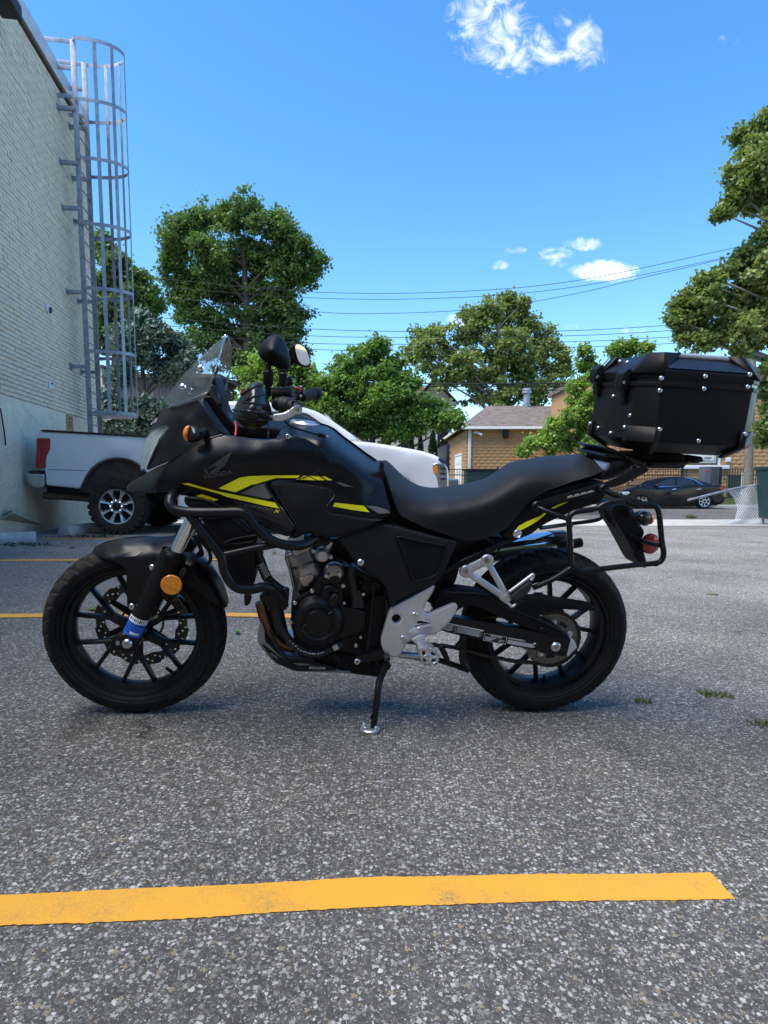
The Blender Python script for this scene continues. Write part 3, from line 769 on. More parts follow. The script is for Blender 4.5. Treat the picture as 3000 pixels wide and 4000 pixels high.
def along(key, x, y): return float((B(key, x, y, -.128) - fbot) @ fd)
lb0, lb1, lb2 = along('A2', 775, 995), along('A2', 815, 905), along('A2', 830, 868)
wrap_label('service_label', lb0, lb1, .0315, -1.15, 1.15, M_BLUE, fl); wrap_label('barcode_label', lb1, lb2, .0315, -1.15, 1.15, M_WHT, fl)
for k in range(9): wrap_label('barcode_bar', lb1 + .005, lb2 - .004, .0319, -.9 + k * .19, -.9 + k * .19 + .06 + .05 * (k % 3 == 0), M_INK, fl)
for k, (a0, a1) in enumerate(((-1.0, .2), (-1.0, .1), (-1.0, .25), (-.95, .9))): wrap_label('label_print', lb0 + .010 + k * .0095, lb0 + .0125 + k * .0095, .0319, a0, a1, M_INK, fl)
wrap_label('label_patch', lb0 + .008, lb0 + .016, .0321, -.2, .75, M_WHT, fl)
disc('reflector', 'A2', 1052, 615, -.148, [(-.008, .028), (0, .0325), (.004, .0325), (.006, .030), (.0065, 0)], M_AMB)
panel('reflector_bracket', BF, N('A2', [(1110, 490), (1165, 495), (1165, 530), (1120, 590), (1090, 590), (1110, 540)], -.128), M_PLAST2, bike, back=-.12, er=.001, ew=3, res=10)
panel('brake_caliper', BF, N('C4', [(950, 470), (1110, 480), (1250, 600), (1260, 700), (1200, 760), (1080, 640), (1000, 520)], .085), M_DARK, bike, back=.13, er=.008, ew=12)
tube('fork_guard_cable', BP('A2', [(1240, 235), (1265, 300), (1320, 370), (1330, 440), (1290, 480)], -.06), .006, M_HOSE, bike)
tube('brake_hose', BP('A2', [(1215, 260), (1255, 340), (1270, 400), (1240, 380)], .02), .007, M_HOSE, bike)

# ---------------- front mudguard
mg, fy_mg = panel('front_mudguard', BF, N('A2', [(463, 385, -.01), (500, 338, 0), (600, 297, 0), (740, 272, 0), (850, 262, 0), (960, 270, 0), (1085, 262, 0), (1092, 285, -.035), (1060, 350, -.065), (990, 400, -.088),
      (985, 440, -.092), (940, 560, -.094), (860, 690, -.094), (805, 785, -.094), (770, 832, -.094), (745, 825, -.094), (730, 770, -.094), (727, 530, -.092), (705, 482, -.088), (640, 447, -.082), (520, 420, -.066)]),
      M_MATTE, bike, ctrl=N('A2', [(900, 330, -.066), (700, 335, -.062), (560, 365, -.052), (800, 425, -.09), (800, 600, -.096)]), mirror=True, thick=.003, er=.003, ew=6, reg=.02)
decal('mudguard_slot', BF, fy_mg, N('A2', [(650, 402), (745, 380), (848, 374), (800, 408), (720, 418)]), M_INK, mg)  # flat black decal, the shade inside the slot put in as colour
bolt('A2', 915, 490, -.098, .0105, mg, h=.008); bolt('A2', 768, 770, -.099, .0105, mg, h=.008)
panel('rear_mudguard_half', BF, N('A2', [(1130, 372, 0), (1225, 385, 0), (1300, 435, 0), (1385, 530, 0), (1440, 640, 0), (1468, 745, 0), (1462, 788, -.02), (1430, 797, -.045), (1390, 785, -.06), (1340, 700, -.075), (1260, 605, -.082), (1165, 515, -.086), (1135, 450, -.06)]),
      M_MATTE, bike, ctrl=N('A2', [(1390, 640, -.048), (1300, 520, -.055), (1220, 450, -.055), (1440, 740, -.035)]), mirror=True, thick=.003, er=.003, ew=6)
panel('mudguard_stay', BF, N('A2', [(1140, 480), (1180, 500), (1290, 600), (1390, 740), (1400, 790), (1330, 740), (1200, 640), (1120, 590)], -.088), M_PLAST, bike, back=-.08, er=.002, ew=5)

# ---------------- front fairing
cowl, fy_cowl = panel('front_cowl', BF, N('A1', [(748, 462, -.01), (790, 472, -.09), (860, 452, -.13), (948, 422, -.165), (985, 500, -.185), (1020, 570, -.195), (1062, 618, -.205), (960, 650, -.205), (880, 688, -.20), (800, 748, -.185), (772, 768, -.178),
      (700, 792, -.135), (652, 820, -.075), (646, 811, -.068), (657, 777, -.088), (674, 736, -.103), (694, 692, -.113), (719, 651, -.121), (750, 615, -.129), (783, 566, -.131), (720, 576, -.08), (668, 596, 0), (692, 545, 0), (720, 500, 0)]), M_MATTE, bike,
      ctrl=N('A1', [(800, 600, -.155), (860, 600, -.175), (740, 540, -.085), (820, 520, -.145), (740, 720, -.145), (930, 540, -.178)]), mirror=True, thick=.004, er=.004, ew=6)
hl, fy_hl = panel('headlight', BF, N('C5', [(262, 272, 0), (400, 235, -.07), (552, 188, -.128), (545, 245, -.132), (470, 315, -.126), (395, 400, -.118), (335, 500, -.11), (285, 605, -.10), (245, 705, -.085), (218, 785, -.06), (166, 838, -.02), (146, 805, 0), (150, 715, 0), (167, 590, 0), (198, 460, 0), (232, 345, 0)]),
      M_LENS, bike, ctrl=N('C5', [(300, 380, -.085), (240, 560, -.07), (420, 280, -.11)]), mirror=True, er=.004, ew=6, off=.010)
rfm = mat('lamp_reflector', (.62, .66, .66), .22, metal=.55, var=.25, vs=28)
panel('lamp_reflector', BF, N('C5', [(290, 290, -.01), (520, 215, -.10), (440, 320, -.095), (350, 460, -.085), (280, 600, -.07), (225, 760, -.03), (168, 815, 0), (165, 720, 0), (180, 600, 0), (205, 480, 0), (240, 360, 0)]), rfm, hl, ctrl=N('C5', [(300, 400, -.05)]), mirror=True, er=0)
panel('headlight_trim', BF, N('C5', [(385, 385), (400, 395), (345, 500), (295, 610), (250, 720), (222, 790), (205, 785), (240, 690), (285, 580), (330, 480)], 0), M_SATN, hl, fy=fy_hl, off=.014, er=0, res=8)
panel('brow_slot', BF, N('C5', [(300, 250), (420, 200), (548, 175), (550, 190), (400, 236), (268, 272)], 0), M_INK, bike, fy=fy_cowl, off=.012, er=0)
decal('nose_badge', BF, fy_cowl, N('C5', [(290, 190), (345, 115), (385, 105), (370, 150), (310, 195)]), M_SATN, cowl, off=.004)
beak, fy_bk = panel('beak', BF, N('A1', [(529, 905, 0), (560, 882, -.012), (640, 834, -.055), (705, 795, -.135), (775, 767, -.178), (730, 830, -.18), (702, 890, -.165), (690, 928, -.14), (545, 932, -.02)]), M_MATTE, bike, ctrl=N('A1', [(620, 880, -.075), (690, 850, -.15)]), mirror=True, thick=.004, er=.004, ew=6)

sh, fy_sh = panel('side_fairing', BF, N('A3', [(-73, 101, -.178), (-39, 72, -.186), (67, -8, -.20), (174, -58, -.206), (310, -98, -.207), (360, -94, -.206), (494, -70, -.203), (627, -62, -.20), (720, -70, -.197), (782, -80, -.194), (832, -97, -.19), (893, -72, -.19), (971, -28, -.19), (1060, 55, -.196),
      (1085, 105, -.20), (1060, 140, -.202), (860, 228, -.212), (720, 232, -.218), (652, 240, -.222), (616, 262, -.225), (690, 380, -.228), (735, 440, -.23), (812, 545, -.225), (830, 580, -.22), (800, 648, -.212),
      (700, 612, -.215), (600, 560, -.22), (520, 500, -.222), (440, 450, -.224), (330, 430, -.222), (270, 395, -.22), (120, 345, -.208), (20, 346, -.197), (-41, 323, -.185), (-127, 312, -.165), (-186, 315, -.14), (-170, 265, -.165), (-125, 180, -.18)]),
      M_MATTE, bike, ctrl=N('A3', [(100, 100, -.232), (250, 30, -.234), (420, 0, -.234), (600, 0, -.23), (760, 0, -.218), (900, 40, -.212), (330, 160, -.242), (520, 110, -.243), (700, 130, -.226), (0, 210, -.222), (450, 330, -.236), (640, 480, -.229), (500, 200, -.236), (800, 150, -.214)]),
      mirror='copy', thick=.004, er=.005, ew=7, res=12, reg=.02)
A3 = lambda p: N('A3', p)
decal('upper_stripe', BF, fy_sh, A3([(283, 290), (430, 216), (500, 203), (620, 198), (870, 197), (855, 216), (700, 216), (615, 240), (560, 258), (520, 265), (405, 318)]), M_YEL, sh, off=.004)
decal('long_stripe', BF, fy_sh, A3([(15, 256), (70, 253), (160, 280), (290, 315), (480, 352), (712, 398), (738, 440), (600, 412), (340, 352), (290, 330), (120, 285)]), M_YEL, sh, off=.004)
decal('short_stripe', BF, fy_sh, A3([(118, 345), (160, 332), (283, 372), (248, 384)]), M_YEL, sh, off=.004)
decal('grey_flash', BF, fy_sh, A3([(440, 326), (560, 268), (615, 255), (680, 350), (640, 368)]), M_GREYG, sh, off=.004)
decal('grey_field', BF, fy_sh, A3([(375, 372), (740, 452), (806, 548), (820, 580), (795, 635), (700, 600), (600, 545), (500, 478)]), mat('dark_grey_graphic', (.034, .033, .034), .45, var=.08, vs=6), sh, off=.0032)
for k, (a, b_) in enumerate((((520, 430), (790, 540)), ((500, 470), (800, 585)), ((560, 515), (798, 612)))):
    decal('pin_stripe', BF, fy_sh, A3([a, b_, (b_[0], b_[1] + 5), (a[0], a[1] + 5)]), M_INK, sh, off=.005)
u0 = px('A3', 183, 224); u1 = px('A3', 388, 186)
text_decal('maker_name', 'HONDA', BF, fy_sh, u0, u1, 17, M_LOGO, sh, bold=.03, off=.013)
for k, pl in enumerate(([(185, 165), (290, 85), (378, 25), (362, 62), (250, 130)], [(248, 128), (300, 100), (365, 65), (345, 98), (272, 135)], [(262, 143), (345, 102), (322, 130), (250, 160)], [(232, 163), (318, 133), (290, 155), (225, 178)], [(215, 178), (285, 158), (300, 168), (222, 190)], [(180, 160), (190, 150), (215, 190), (205, 196)])):
    decal('wing_feather', BF, fy_sh, A3(pl), M_LOGO, sh, off=.008, res=8)
text_decal('model_name', 'CB500', BF, fy_sh, px('A3', 465, 418), px('A3', 672, 458), 12, M_GREYG, sh, bold=.02, shear=.25, off=.006)
text_decal('model_letter', 'X', BF, fy_sh, px('A3', 678, 463), px('A3', 726, 470), 12, M_YEL, sh, bold=.03, shear=.25, off=.006)
bolt('C1', 910, 1412, -.20, .008, sh, h=.005)

tank, fy_tk = panel('fuel_tank', BF, N('A3', [(690, -70, -.12), (715, -110, -.07), (750, -152, -.04), (805, -177, -.02), (900, -188, .0), (1020, -184, .01), (1110, -150, .01), (1198, -75, .01), (1240, -48, .01), (1337, 26, .01), (1440, 95, .01), (1452, 180, -.10), (1475, 270, -.150), (1510, 400, -.185),
      (1532, 470, -.198), (1500, 500, -.202), (1380, 500, -.208), (1200, 478, -.212), (1080, 462, -.215), (1052, 432, -.215), (1065, 405, -.215), (1130, 340, -.213), (1118, 305, -.213), (1060, 280, -.213), (900, 245, -.208), (850, 240, -.206), (800, 150, -.196), (740, 0, -.175)]),
      M_MATTE, bike, ctrl=N('A3', [(900, -120, -.115), (1050, -110, -.12), (950, 0, -.19), (1100, 60, -.192), (1200, 60, -.165), (1300, 120, -.15), (1380, 180, -.14), (1250, 250, -.195), (1400, 330, -.175), (1150, 180, -.20), (1300, 400, -.208)]),
      mirror=True, er=.0, res=12)
tkf = lambda p: N('A3', p)
decal('tank_stripe', BF, fy_tk, tkf([(1122, 393), (1290, 412), (1328, 415), (1370, 462), (1250, 447), (1105, 420)]), M_YEL, tank, off=.004)
decal('tank_flash', BF, fy_tk, tkf([(1125, 245), (1160, 248), (1258, 282), (1180, 275)]), M_GREYG, tank, off=.004)
decal('tank_lower_flash', BF, fy_tk, tkf([(1335, 412), (1420, 420), (1500, 445), (1520, 468), (1440, 474)]), M_GREYG, tank, off=.003)
for pl in ([(875, 200), (915, 200), (985, 232), (850, 228)], [(935, 202), (1005, 204), (1050, 232), (1000, 232)], [(1025, 205), (1052, 206), (1105, 232), (1068, 232)]):
    decal('tank_chevron', BF, fy_tk, tkf(pl), M_YEL, tank, off=.006)
capc = B('C1', 1145, 1247, 0.005)
cpo = MB(); nrm = np.array([.08, -.05, 1.0]); cpo.lathe([(-.015, .052), (.002, .052), (.007, .048), (.007, .040), (.004, .038)], capc, nrm, 40); cpo.build('fuel_cap_ring', M_SATN, tank, 30)
cpo = MB(); cpo.lathe([(.003, .038), (.009, .034), (.010, 0)], capc, nrm, 32); cpo.build('fuel_cap', M_BOLT, tank, 30)

kn, fy_kn = panel('knee_panel', BF, N('A3', [(642, 258), (720, 246), (860, 250), (980, 266), (1070, 286), (1118, 308), (1130, 335), (1062, 408), (1052, 435), (1082, 462), (1200, 482), (1370, 508), (1485, 514), (1390, 555), (1300, 590), (1200, 622), (1085, 652), (1020, 640), (960, 615), (905, 608), (865, 645), (800, 660), (833, 582), (812, 540), (735, 425), (690, 340)], -.222),
      M_HEX, bike, ctrl=N('A3', [(900, 420, -.232)]), back=-.15, er=.007, ew=10, res=12)
tube('knee_panel_rim', BF.unN(N('A3', [(690, 300, -.226), (760, 420, -.229), (835, 540, -.228), (850, 580, -.226)])), .0025, M_PLAST2, kn, 6)
sc, fy_sc = panel('side_cover', BF, N('A4', [(683, 86, -.215), (800, 48, -.212), (930, 2, -.208), (985, -12, -.205), (1100, 15, -.20), (1300, 70, -.19), (1402, 98, -.185), (1478, 106, -.18), (1440, 180, -.18), (1412, 250, -.18), (1380, 325, -.182), (1325, 385, -.186), (1200, 435, -.192), (1075, 490, -.20), (1036, 545, -.20), (1022, 470, -.20), (992, 385, -.205), (945, 345, -.212), (870, 312, -.215), (832, 285, -.216), (790, 220, -.216), (738, 145, -.216)]),
      M_HEX, bike, ctrl=N('A4', [(1000, 200, -.216), (1150, 300, -.205)]), back=-.12, er=.007, ew=10, res=12)
decal('cover_recess', BF, fy_sc, N('A4', [(1100, 95), (1130, 92), (1390, 140), (1365, 255), (1325, 325), (1205, 358), (1182, 335), (1120, 180)]), M_PLAST, sc, off=.0015)
tube('recess_edge', BP('A4', [(1395, 138, -.186), (1368, 258, -.187), (1328, 330, -.189), (1205, 364, -.200), (1175, 338, -.205), (1095, 120, -.212), (1083, 82, -.211), (1120, 84, -.208), (1250, 112, -.198), (1395, 138, -.186)]), .004, M_PLAST, sc, 8, n=2)
bolt('C2', 1352, 385, -.219, .011, sc, h=.008)
tube('panel_seam', BP('A4', [(683, 84, -.218), (800, 46, -.216), (930, 2, -.212), (985, -12, -.208)]), .0018, M_INK, bike, 6)

# ---------------- windscreen, cluster, cockpit
ws, fy_ws = panel('windscreen', BF, N('A1', [(742, 440, 0), (800, 360, 0), (860, 285, 0), (930, 212, 0), (1000, 147, 0), (1060, 98, 0), (1087, 84, 0), (1072, 112, -.07), (1055, 165, -.115), (1035, 235, -.145), (1005, 325, -.165), (985, 385, -.17), (955, 402, -.168), (880, 432, -.15), (800, 462, -.11), (770, 475, -.07), (760, 440, -.035)]),
      M_CLEAR, bike, ctrl=N('A1', [(900, 320, -.11), (1000, 210, -.10), (820, 410, -.09)]), mirror=True, er=0, res=12)
for s in (1, -1):
    edge = N('A1', [(1060, 98, 0), (1087, 84, 0), (1072, 112, -.07), (1055, 165, -.115), (1035, 235, -.145), (1005, 325, -.165), (985, 385, -.17), (955, 402, -.168), (880, 432, -.15), (800, 462, -.11), (770, 475, -.07)])
    P = BF.unN(edge); P[:, 1] *= s; tube('screen_edge', P, .0028, mat_clear('acrylic_edge', (.8, .84, .84), .2, base=.9) if s > 0 and 'ae' not in MATS else MATS['ae'], ws, 6)
    if s > 0: MATS['ae'] = bpy.data.materials['acrylic_edge']
for x, y, l in ((945, 262, -.128), (848, 364, -.118)):
    c = B('A1', x, y, l); lathe('screen_screw', [(0, .011), (.006, .010), (.009, .005), (.009, 0)], c, (-.3, -1, .2), M_CHRM, ws, 16)
panel('instrument_shroud', BF, N('A1', [(985, 385), (1000, 300), (1025, 292), (1030, 345), (1060, 440), (1062, 480), (1110, 540), (1120, 570), (1085, 610), (1060, 610), (1010, 520), (960, 445)], -.07), M_PLAST, bike, back=.10, er=.006, ew=8)
panel('instrument_display', BF, N('A1', [(990, 350), (1020, 345), (1055, 440), (1040, 475), (1000, 420)], -.078), M_SCRN, bike, back=-.06, er=.002, ew=4, res=10)
panel('phone_mount', BF, N('A1', [(1003, 258), (1020, 236), (1040, 245), (1022, 300), (1006, 310)], -.02), M_PLAST, bike, back=.02, er=.003, ew=4, res=10)
panel('cockpit_panel', BF, N('A1', [(945, 425), (1000, 470), (1040, 560), (1062, 618), (1100, 625), (1350, 640), (1380, 590), (1300, 575), (1140, 570), (1105, 540), (1060, 480), (1000, 400)], -.08), M_PLAST, bike, back=.08, er=.006, ew=8)
tube('fork_top_tube', BP('A1', [(1050, 600), (1130, 545)], .0), .03, M_DARK, bike, n=1)
panel('fairing_inner', BF, N('A1', [(945, 430, -.168), (985, 505, -.185), (1022, 572, -.195), (1065, 617, -.205), (1120, 626, -.19), (1080, 590, -.17), (1020, 510, -.15), (975, 430, -.13)]), M_PLAST, bike, thick=.006, mirror=False, er=.001, ew=3)
tube('red_wire', BP('C1', [(225, 1215, -.15), (240, 1290, -.16), (232, 1400, -.175)]), .003, M_REDP, bike, 6)
tube('charging_cable', BP('C1', [(870, 1205, -.30), (950, 1280, -.25), (1080, 1325, -.22), (1200, 1360, -.208), (1300, 1385, -.205)]), .0028, M_PLAST, bike, 8)
cc0, cc1, cc2 = B('C1', 1300, 1385, -.205), B('C1', 1400, 1408, -.203), B('C1', 1438, 1416, -.203)
tube('cable_plug', [cc0, cc1], .0065, M_PLAST, bike, 8, n=1); tube('plug_tip', [cc1, cc2], .004, M_BOLT, bike, 8, n=1)
tube('tie_wire', BP('C1', [(655, 1240, -.36), (660, 1330, -.30), (655, 1415, -.22)]), .002, M_BOLT, bike, 6)

# ---------------- handlebar, grips, mirrors, hand guards
LY, RY = -.37, .37
tube('handlebar', [B('C1', 1010, 1000, -.40), B('C1', 860, 940, -.26), B('C1', 760, 930, -.12), B('C1', 800, 900, .0), B('C1', 880, 885, .12), B('C1', 950, 890, .24), B('C1', 1060, 880, .36)], .011, M_DARK, bike, 12)
g0, g1 = B('C1', 810, 985, -.36), B('C1', 1020, 1030, -.39)
lathe('left_grip', [(0, .014), (.006, .021), (.03, .021), (.036, .016), (.060, .016), (.064, .01)], g0, g1 - g0, M_HOSE, bike, 24)
panel('left_switchgear', BF, N('C1', [(680, 920), (740, 880), (830, 870), (900, 905), (940, 950), (1040, 975), (1060, 1010), (900, 1060), (830, 1110), (740, 1100), (690, 1040)], -.37), M_PLAST, bike, back=-.30, er=.018, ew=20)
lathe('clutch_perch', [(-.02, .012), (-.02, .017), (.03, .017), (.035, .01)], B('C1', 800, 860, -.33), (1, 0, .1), M_PLAST, bike, 16)
rg0, rg1 = B('C1', 1090, 895, .33), B('C1', 1310, 850, .40)
d_ = rg1 - rg0; Lg = float(np.linalg.norm(d_))
lathe('right_grip', [(0, .016), (.004, .020), (Lg * .75, .020), (Lg * .77, .024), (Lg * .86, .025), (Lg * .88, .021), (Lg, .021), (Lg, .012)], rg0, d_, M_HOSE, bike, 24)
panel('right_switchgear', BF, N('C1', [(870, 830), (960, 780), (1050, 790), (1110, 840), (1115, 930), (1080, 970), (1010, 960), (930, 930), (870, 880)], .30), M_PLAST, bike, back=.36, er=.014, ew=16)
panel('kill_switch', BF, N('C1', [(980, 760), (1030, 755), (1112, 805), (1108, 835), (1050, 805), (990, 775)], .315), M_REDP, bike, back=.34, er=.004, ew=5, res=8)
panel('start_switch', BF, N('C1', [(1055, 870), (1108, 855), (1112, 905), (1060, 925)], .295), mat('grey_switch', (.30, .30, .31), .5), bike, back=.31, er=.003, ew=4, res=8)
panel('brake_reservoir', BF, N('C1', [(690, 770), (800, 755), (870, 800), (860, 850), (760, 850), (690, 830)], .20), M_PLAST, bike, back=.27, er=.006, ew=8)
hg, fy_hg = panel('left_hand_guard', BF, N('C1', [(480, 703), (568, 688), (592, 780), (640, 900), (700, 1080), (716, 1150), (692, 1220), (620, 1272), (480, 1334), (400, 1330), (325, 1290), (235, 1205), (190, 1130), (198, 1060), (235, 985), (290, 890), (365, 775), (420, 730)], -.41),
      M_GLOSS, bike, ctrl=N('C1', [(430, 1000, -.47), (330, 1100, -.465), (550, 1000, -.465), (450, 1200, -.46), (480, 820, -.445)]), thick=.02, er=.006, ew=8)
for pl in ([(205, 1065), (300, 1072), (450, 1090), (690, 1112)], [(205, 1160), (330, 1185), (520, 1195), (700, 1190)], [(330, 965), (450, 975), (560, 990), (655, 998)], [(330, 960), (430, 910), (520, 870), (605, 850)], [(310, 870), (400, 810), (480, 765), (585, 735)]):
    P = N('C1', pl); P[:, 2] = fy_hg(P) - .001; tube('guard_ridge', BF.unN(P), .0035, M_GLOSS, hg, 8)
decal('guard_tip', BF, const(-.372), N('C1', [(285, 880), (310, 800), (345, 780), (358, 785), (330, 830)]), M_REDP, bike)
panel('hand_guard_bracket', BF, N('C1', [(700, 1118), (845, 1114), (900, 1085), (1010, 1002), (1050, 990), (1085, 1020), (1088, 1065), (1070, 1100), (1000, 1140), (870, 1208), (840, 1214), (705, 1216)], -.44), M_SATN, bike, back=-.425, er=.003, ew=5, res=10)
bolt('C1', 1038, 1062, -.441, .012, bike, h=.004)
panel('right_hand_guard', BF, N('C1', [(715, 765), (800, 690), (870, 625), (945, 596), (965, 620), (985, 690), (1008, 755), (900, 770), (790, 770)], .40), M_GLOSS, bike, back=.43, er=.01, ew=12)
mL, fy_mL = panel('left_mirror', BF, N('C1', [(512, 320), (535, 240), (610, 160), (715, 88), (755, 77), (800, 95), (850, 150), (895, 225), (925, 320), (945, 440), (948, 530), (925, 551), (860, 548), (760, 522), (650, 470), (560, 410), (522, 360)], -.33),
      M_PLAST, bike, ctrl=N('C1', [(720, 300, -.385), (640, 300, -.38), (800, 350, -.375), (700, 200, -.365)]), back=-.315, er=.012, ew=12, res=10)
tube('left_mirror_stem', BP('C1', [(662, 470), (662, 600), (655, 760), (650, 890)], -.33), [.0075, .0075, .0075, .0075], M_PLAST, bike, 12)
lathe('stem_boot', [(0, .010), (.004, .013), (.035, .014), (.04, .010)], B('C1', 655, 750, -.33), (.02, 0, 1), M_PLAST, bike, 16)
mR, fy_mR = panel('right_mirror', BF, N('C1', [(912, 270), (975, 205), (1035, 190), (1100, 215), (1165, 285), (1200, 380), (1217, 470), (1200, 512), (1130, 512), (1040, 485), (1000, 455), (940, 430)], .34),
      M_PLAST, bike, back=.40, er=.006, ew=6, res=10)
panel('mirror_glass', BF, N('C1', [(998, 208), (1045, 200), (1100, 226), (1150, 285), (1185, 375), (1206, 465), (1190, 500), (1130, 500), (1075, 478), (1040, 410), (1012, 310)], .33), M_MIR, mR, er=0, res=10, smooth=20, fy=lambda P: .318 + .00058 * (P[:, 0] - 1183))
tube('right_mirror_stem', BP('C1', [(852, 545), (850, 640), (845, 770)], .33), .009, M_PLAST, bike, 12)
lathe('stem_boot', [(0, .012), (.004, .016), (.045, .016), (.05, .011)], B('C1', 845, 760, .33), (.02, 0, 1), M_PLAST, bike, 16)
tube('mirror_arm', BP('C1', [(950, 380), (975, 400), (960, 440), (860, 550)], .36), .011, M_PLAST, bike, 10)

# ---------------- turn signals
def signal(name, body, lens, lat, stalk):
    o, _ = panel(name, BF, body, M_GLOSS, bike, ctrl=np.array([[body[:, 0].mean(), body[:, 1].mean(), lat - .022]]), back=lat + .025, er=.014, ew=14, res=8)
    panel('signal_lens', BF, lens, M_ORG, o, ctrl=np.array([[lens[:, 0].mean(), lens[:, 1].mean(), lat - .014]]), back=lat + .022, er=.008, ew=8, res=8)
    tube('signal_stalk', stalk, .011, M_PLAST, o, 10); return o


signal('front_turn_signal', N('C5', [(800, 195), (880, 222), (940, 265), (968, 310), (965, 370), (930, 415), (850, 432), (775, 430), (768, 400), (780, 300)], -.25), N('C5', [(700, 290), (735, 222), (765, 195), (808, 196), (790, 290), (776, 432), (750, 425), (728, 395), (712, 340)], -.25), -.25, [B('C5', 930, 330, -.25), B('C5', 990, 290, -.20), B('C5', 1010, 275, -.165)])
signal('rear_turn_signal', N('A7', [(1205, 680), (1222, 635), (1262, 612), (1310, 612), (1345, 645), (1350, 690), (1325, 728), (1275, 738), (1225, 718)], -.15), N('A7', [(1318, 612), (1350, 640), (1366, 680), (1350, 715), (1318, 733), (1340, 690), (1342, 650)], -.15), -.15, [B('A7', 1225, 675, -.15), B('A7', 1160, 630, -.08), B('A7', 1120, 640, -.03)])
panel('signal_duct', BF, N('C5', [(700, 1135, -.205), (760, 1125, -.21), (940, 1140, -.22), (1060, 1190, -.222), (1160, 1240, -.224), (1240, 1280, -.226), (1100, 1290, -.226), (780, 1275, -.22), (720, 1200, -.21)]), M_PLAST, bike, thick=.04, er=.006, ew=8)
panel('duct_lip', BF, N('C5', [(690, 1120, -.212), (760, 1122, -.215), (960, 1140, -.225), (1110, 1200, -.228), (1240, 1278, -.23), (1170, 1275, -.23), (1060, 1200, -.228), (940, 1175, -.225), (730, 1170, -.215)]), M_PLAST2, bike, thick=.006, er=.002, ew=4)

# panel gaps
tube('panel_gap', BP('A1', [(1062, 618, -.207), (960, 649, -.209), (880, 687, -.204), (800, 747, -.189), (773, 768, -.181), (735, 830, -.184), (703, 890, -.168), (690, 928, -.143)]), .0016, M_INK, bike, 6)
tube('panel_gap', BP('A3', [(893, -72, -.192), (971, -28, -.193), (1060, 55, -.199), (1085, 105, -.203), (1060, 140, -.205), (960, 185, -.210), (860, 228, -.215)]), .0016, M_INK, bike, 6)
tube('panel_gap', BP('A3', [(616, 262, -.229), (690, 380, -.232), (735, 440, -.234), (812, 545, -.229), (830, 580, -.224), (800, 648, -.216)]), .003, M_INK, bike, 6)

panel('engine_bay_filler', BF, N('A4', [(500, 120), (700, 84), (900, 200), (1100, 300), (1330, 390), (1060, 560), (1030, 900), (960, 985), (800, 965), (640, 900), (560, 700), (520, 400)], .03), M_DARK, bike, back=.08, er=.004, ew=8)
panel('frame_filler', BF, N('A8', [(60, 480), (200, 540), (300, 590), (480, 650), (700, 730), (900, 700), (760, 790), (640, 800), (540, 960), (300, 950), (100, 760)], -.11), M_PLAST, bike, back=.11, er=.004, ew=8)

# ---------------- engine and frame
panel('engine_block', BF, N('A4', [(395, 470), (430, 430), (560, 330), (640, 290), (740, 250), (840, 330), (1000, 400), (1020, 560), (1000, 760), (960, 900), (930, 985), (800, 965), (560, 930), (420, 780), (392, 620)], -.10), M_DARK, bike, back=.12, er=.01, ew=12)
cyl, fy_cy = panel('cylinder_block', BF, N('C2', [(352, 300), (420, 262), (560, 222), (690, 180), (722, 232), (760, 340), (800, 440), (870, 545), (800, 640), (740, 700), (650, 740), (560, 805), (520, 775), (470, 610), (430, 480), (385, 370)], -.135),
      M_ENG, bike, ctrl=N('C2', [(600, 480, -.155), (560, 640, -.15)]), back=.12, er=.012, ew=12, res=9)
for pl in ([(438, 488), (560, 455), (700, 405), (782, 378)], [(430, 470), (555, 435), (690, 388), (775, 360)]):
    P = N('C2', pl); P[:, 2] = fy_cy(P) - .001; tube('gasket_line', BF.unN(P), .0016, M_INK, cyl, 6)
panel('cylinder_boss', BF, N('C2', [(540, 600), (600, 585), (750, 535), (760, 600), (700, 650), (690, 700), (620, 720), (600, 690)], -.158), M_ENG, cyl, back=-.14, er=.004, ew=5, res=8)
panel('cylinder_rib', BF, N('C2', [(362, 300), (410, 285), (470, 560), (520, 780), (480, 760), (430, 520)], -.150), M_ENG, cyl, back=-.12, er=.006, ew=7, res=8)
panel('cylinder_head', BF, N('C2', [(440, 205), (570, 150), (690, 110), (735, 190), (700, 240), (560, 300), (470, 330)], -.14), M_ENG, bike, back=.10, er=.008, ew=9, res=9)
panel('engine_mount', BF, N('C2', [(600, 60), (700, 40), (900, 60), (1000, 90), (950, 160), (800, 190), (680, 180), (640, 130)], -.19), M_DARK, bike, back=-.12, er=.005, ew=7, res=9)
bolt('C2', 890, 100, -.191, .010, bike, m=M_DARK); bolt('C2', 760, 92, -.205, .014, bike, m=M_DARK)
cvr, fy_cv = panel('clutch_side_cover', BF, N('C2', [(462, 950), (500, 870), (600, 800), (720, 730), (775, 640), (850, 570), (960, 520), (1080, 500), (1120, 560), (1125, 700), (1135, 900), (1150, 960), (1430, 1020), (1415, 1270), (1200, 1350), (1000, 1420), (800, 1445), (640, 1400), (510, 1270), (450, 1170)], -.165), M_DARK, bike, back=-.09, er=.008, ew=10, res=9)
disc('clutch_cover', 'C2', 800, 1130, -.162, [(0, .087), (.010, .087), (.016, .083), (.026, .078), (.034, .068), (.038, .056), (.034, .050), (.034, .044), (.038, .041), (.0385, 0)], M_MATTE if False else M_DARK, cvr, 64)
cc = B('C2', 800, 1130, -.201)
for k in range(6):
    a = R(30 + 60 * k); mb = MB(); mb.add(*bar(cc + [.040 * math.cos(a), 0, .040 * math.sin(a)], cc + [.055 * math.cos(a), .002, .055 * math.sin(a)], .006, .010, .006, .006)); mb.build('cover_rib', M_DARK, cvr, 30)
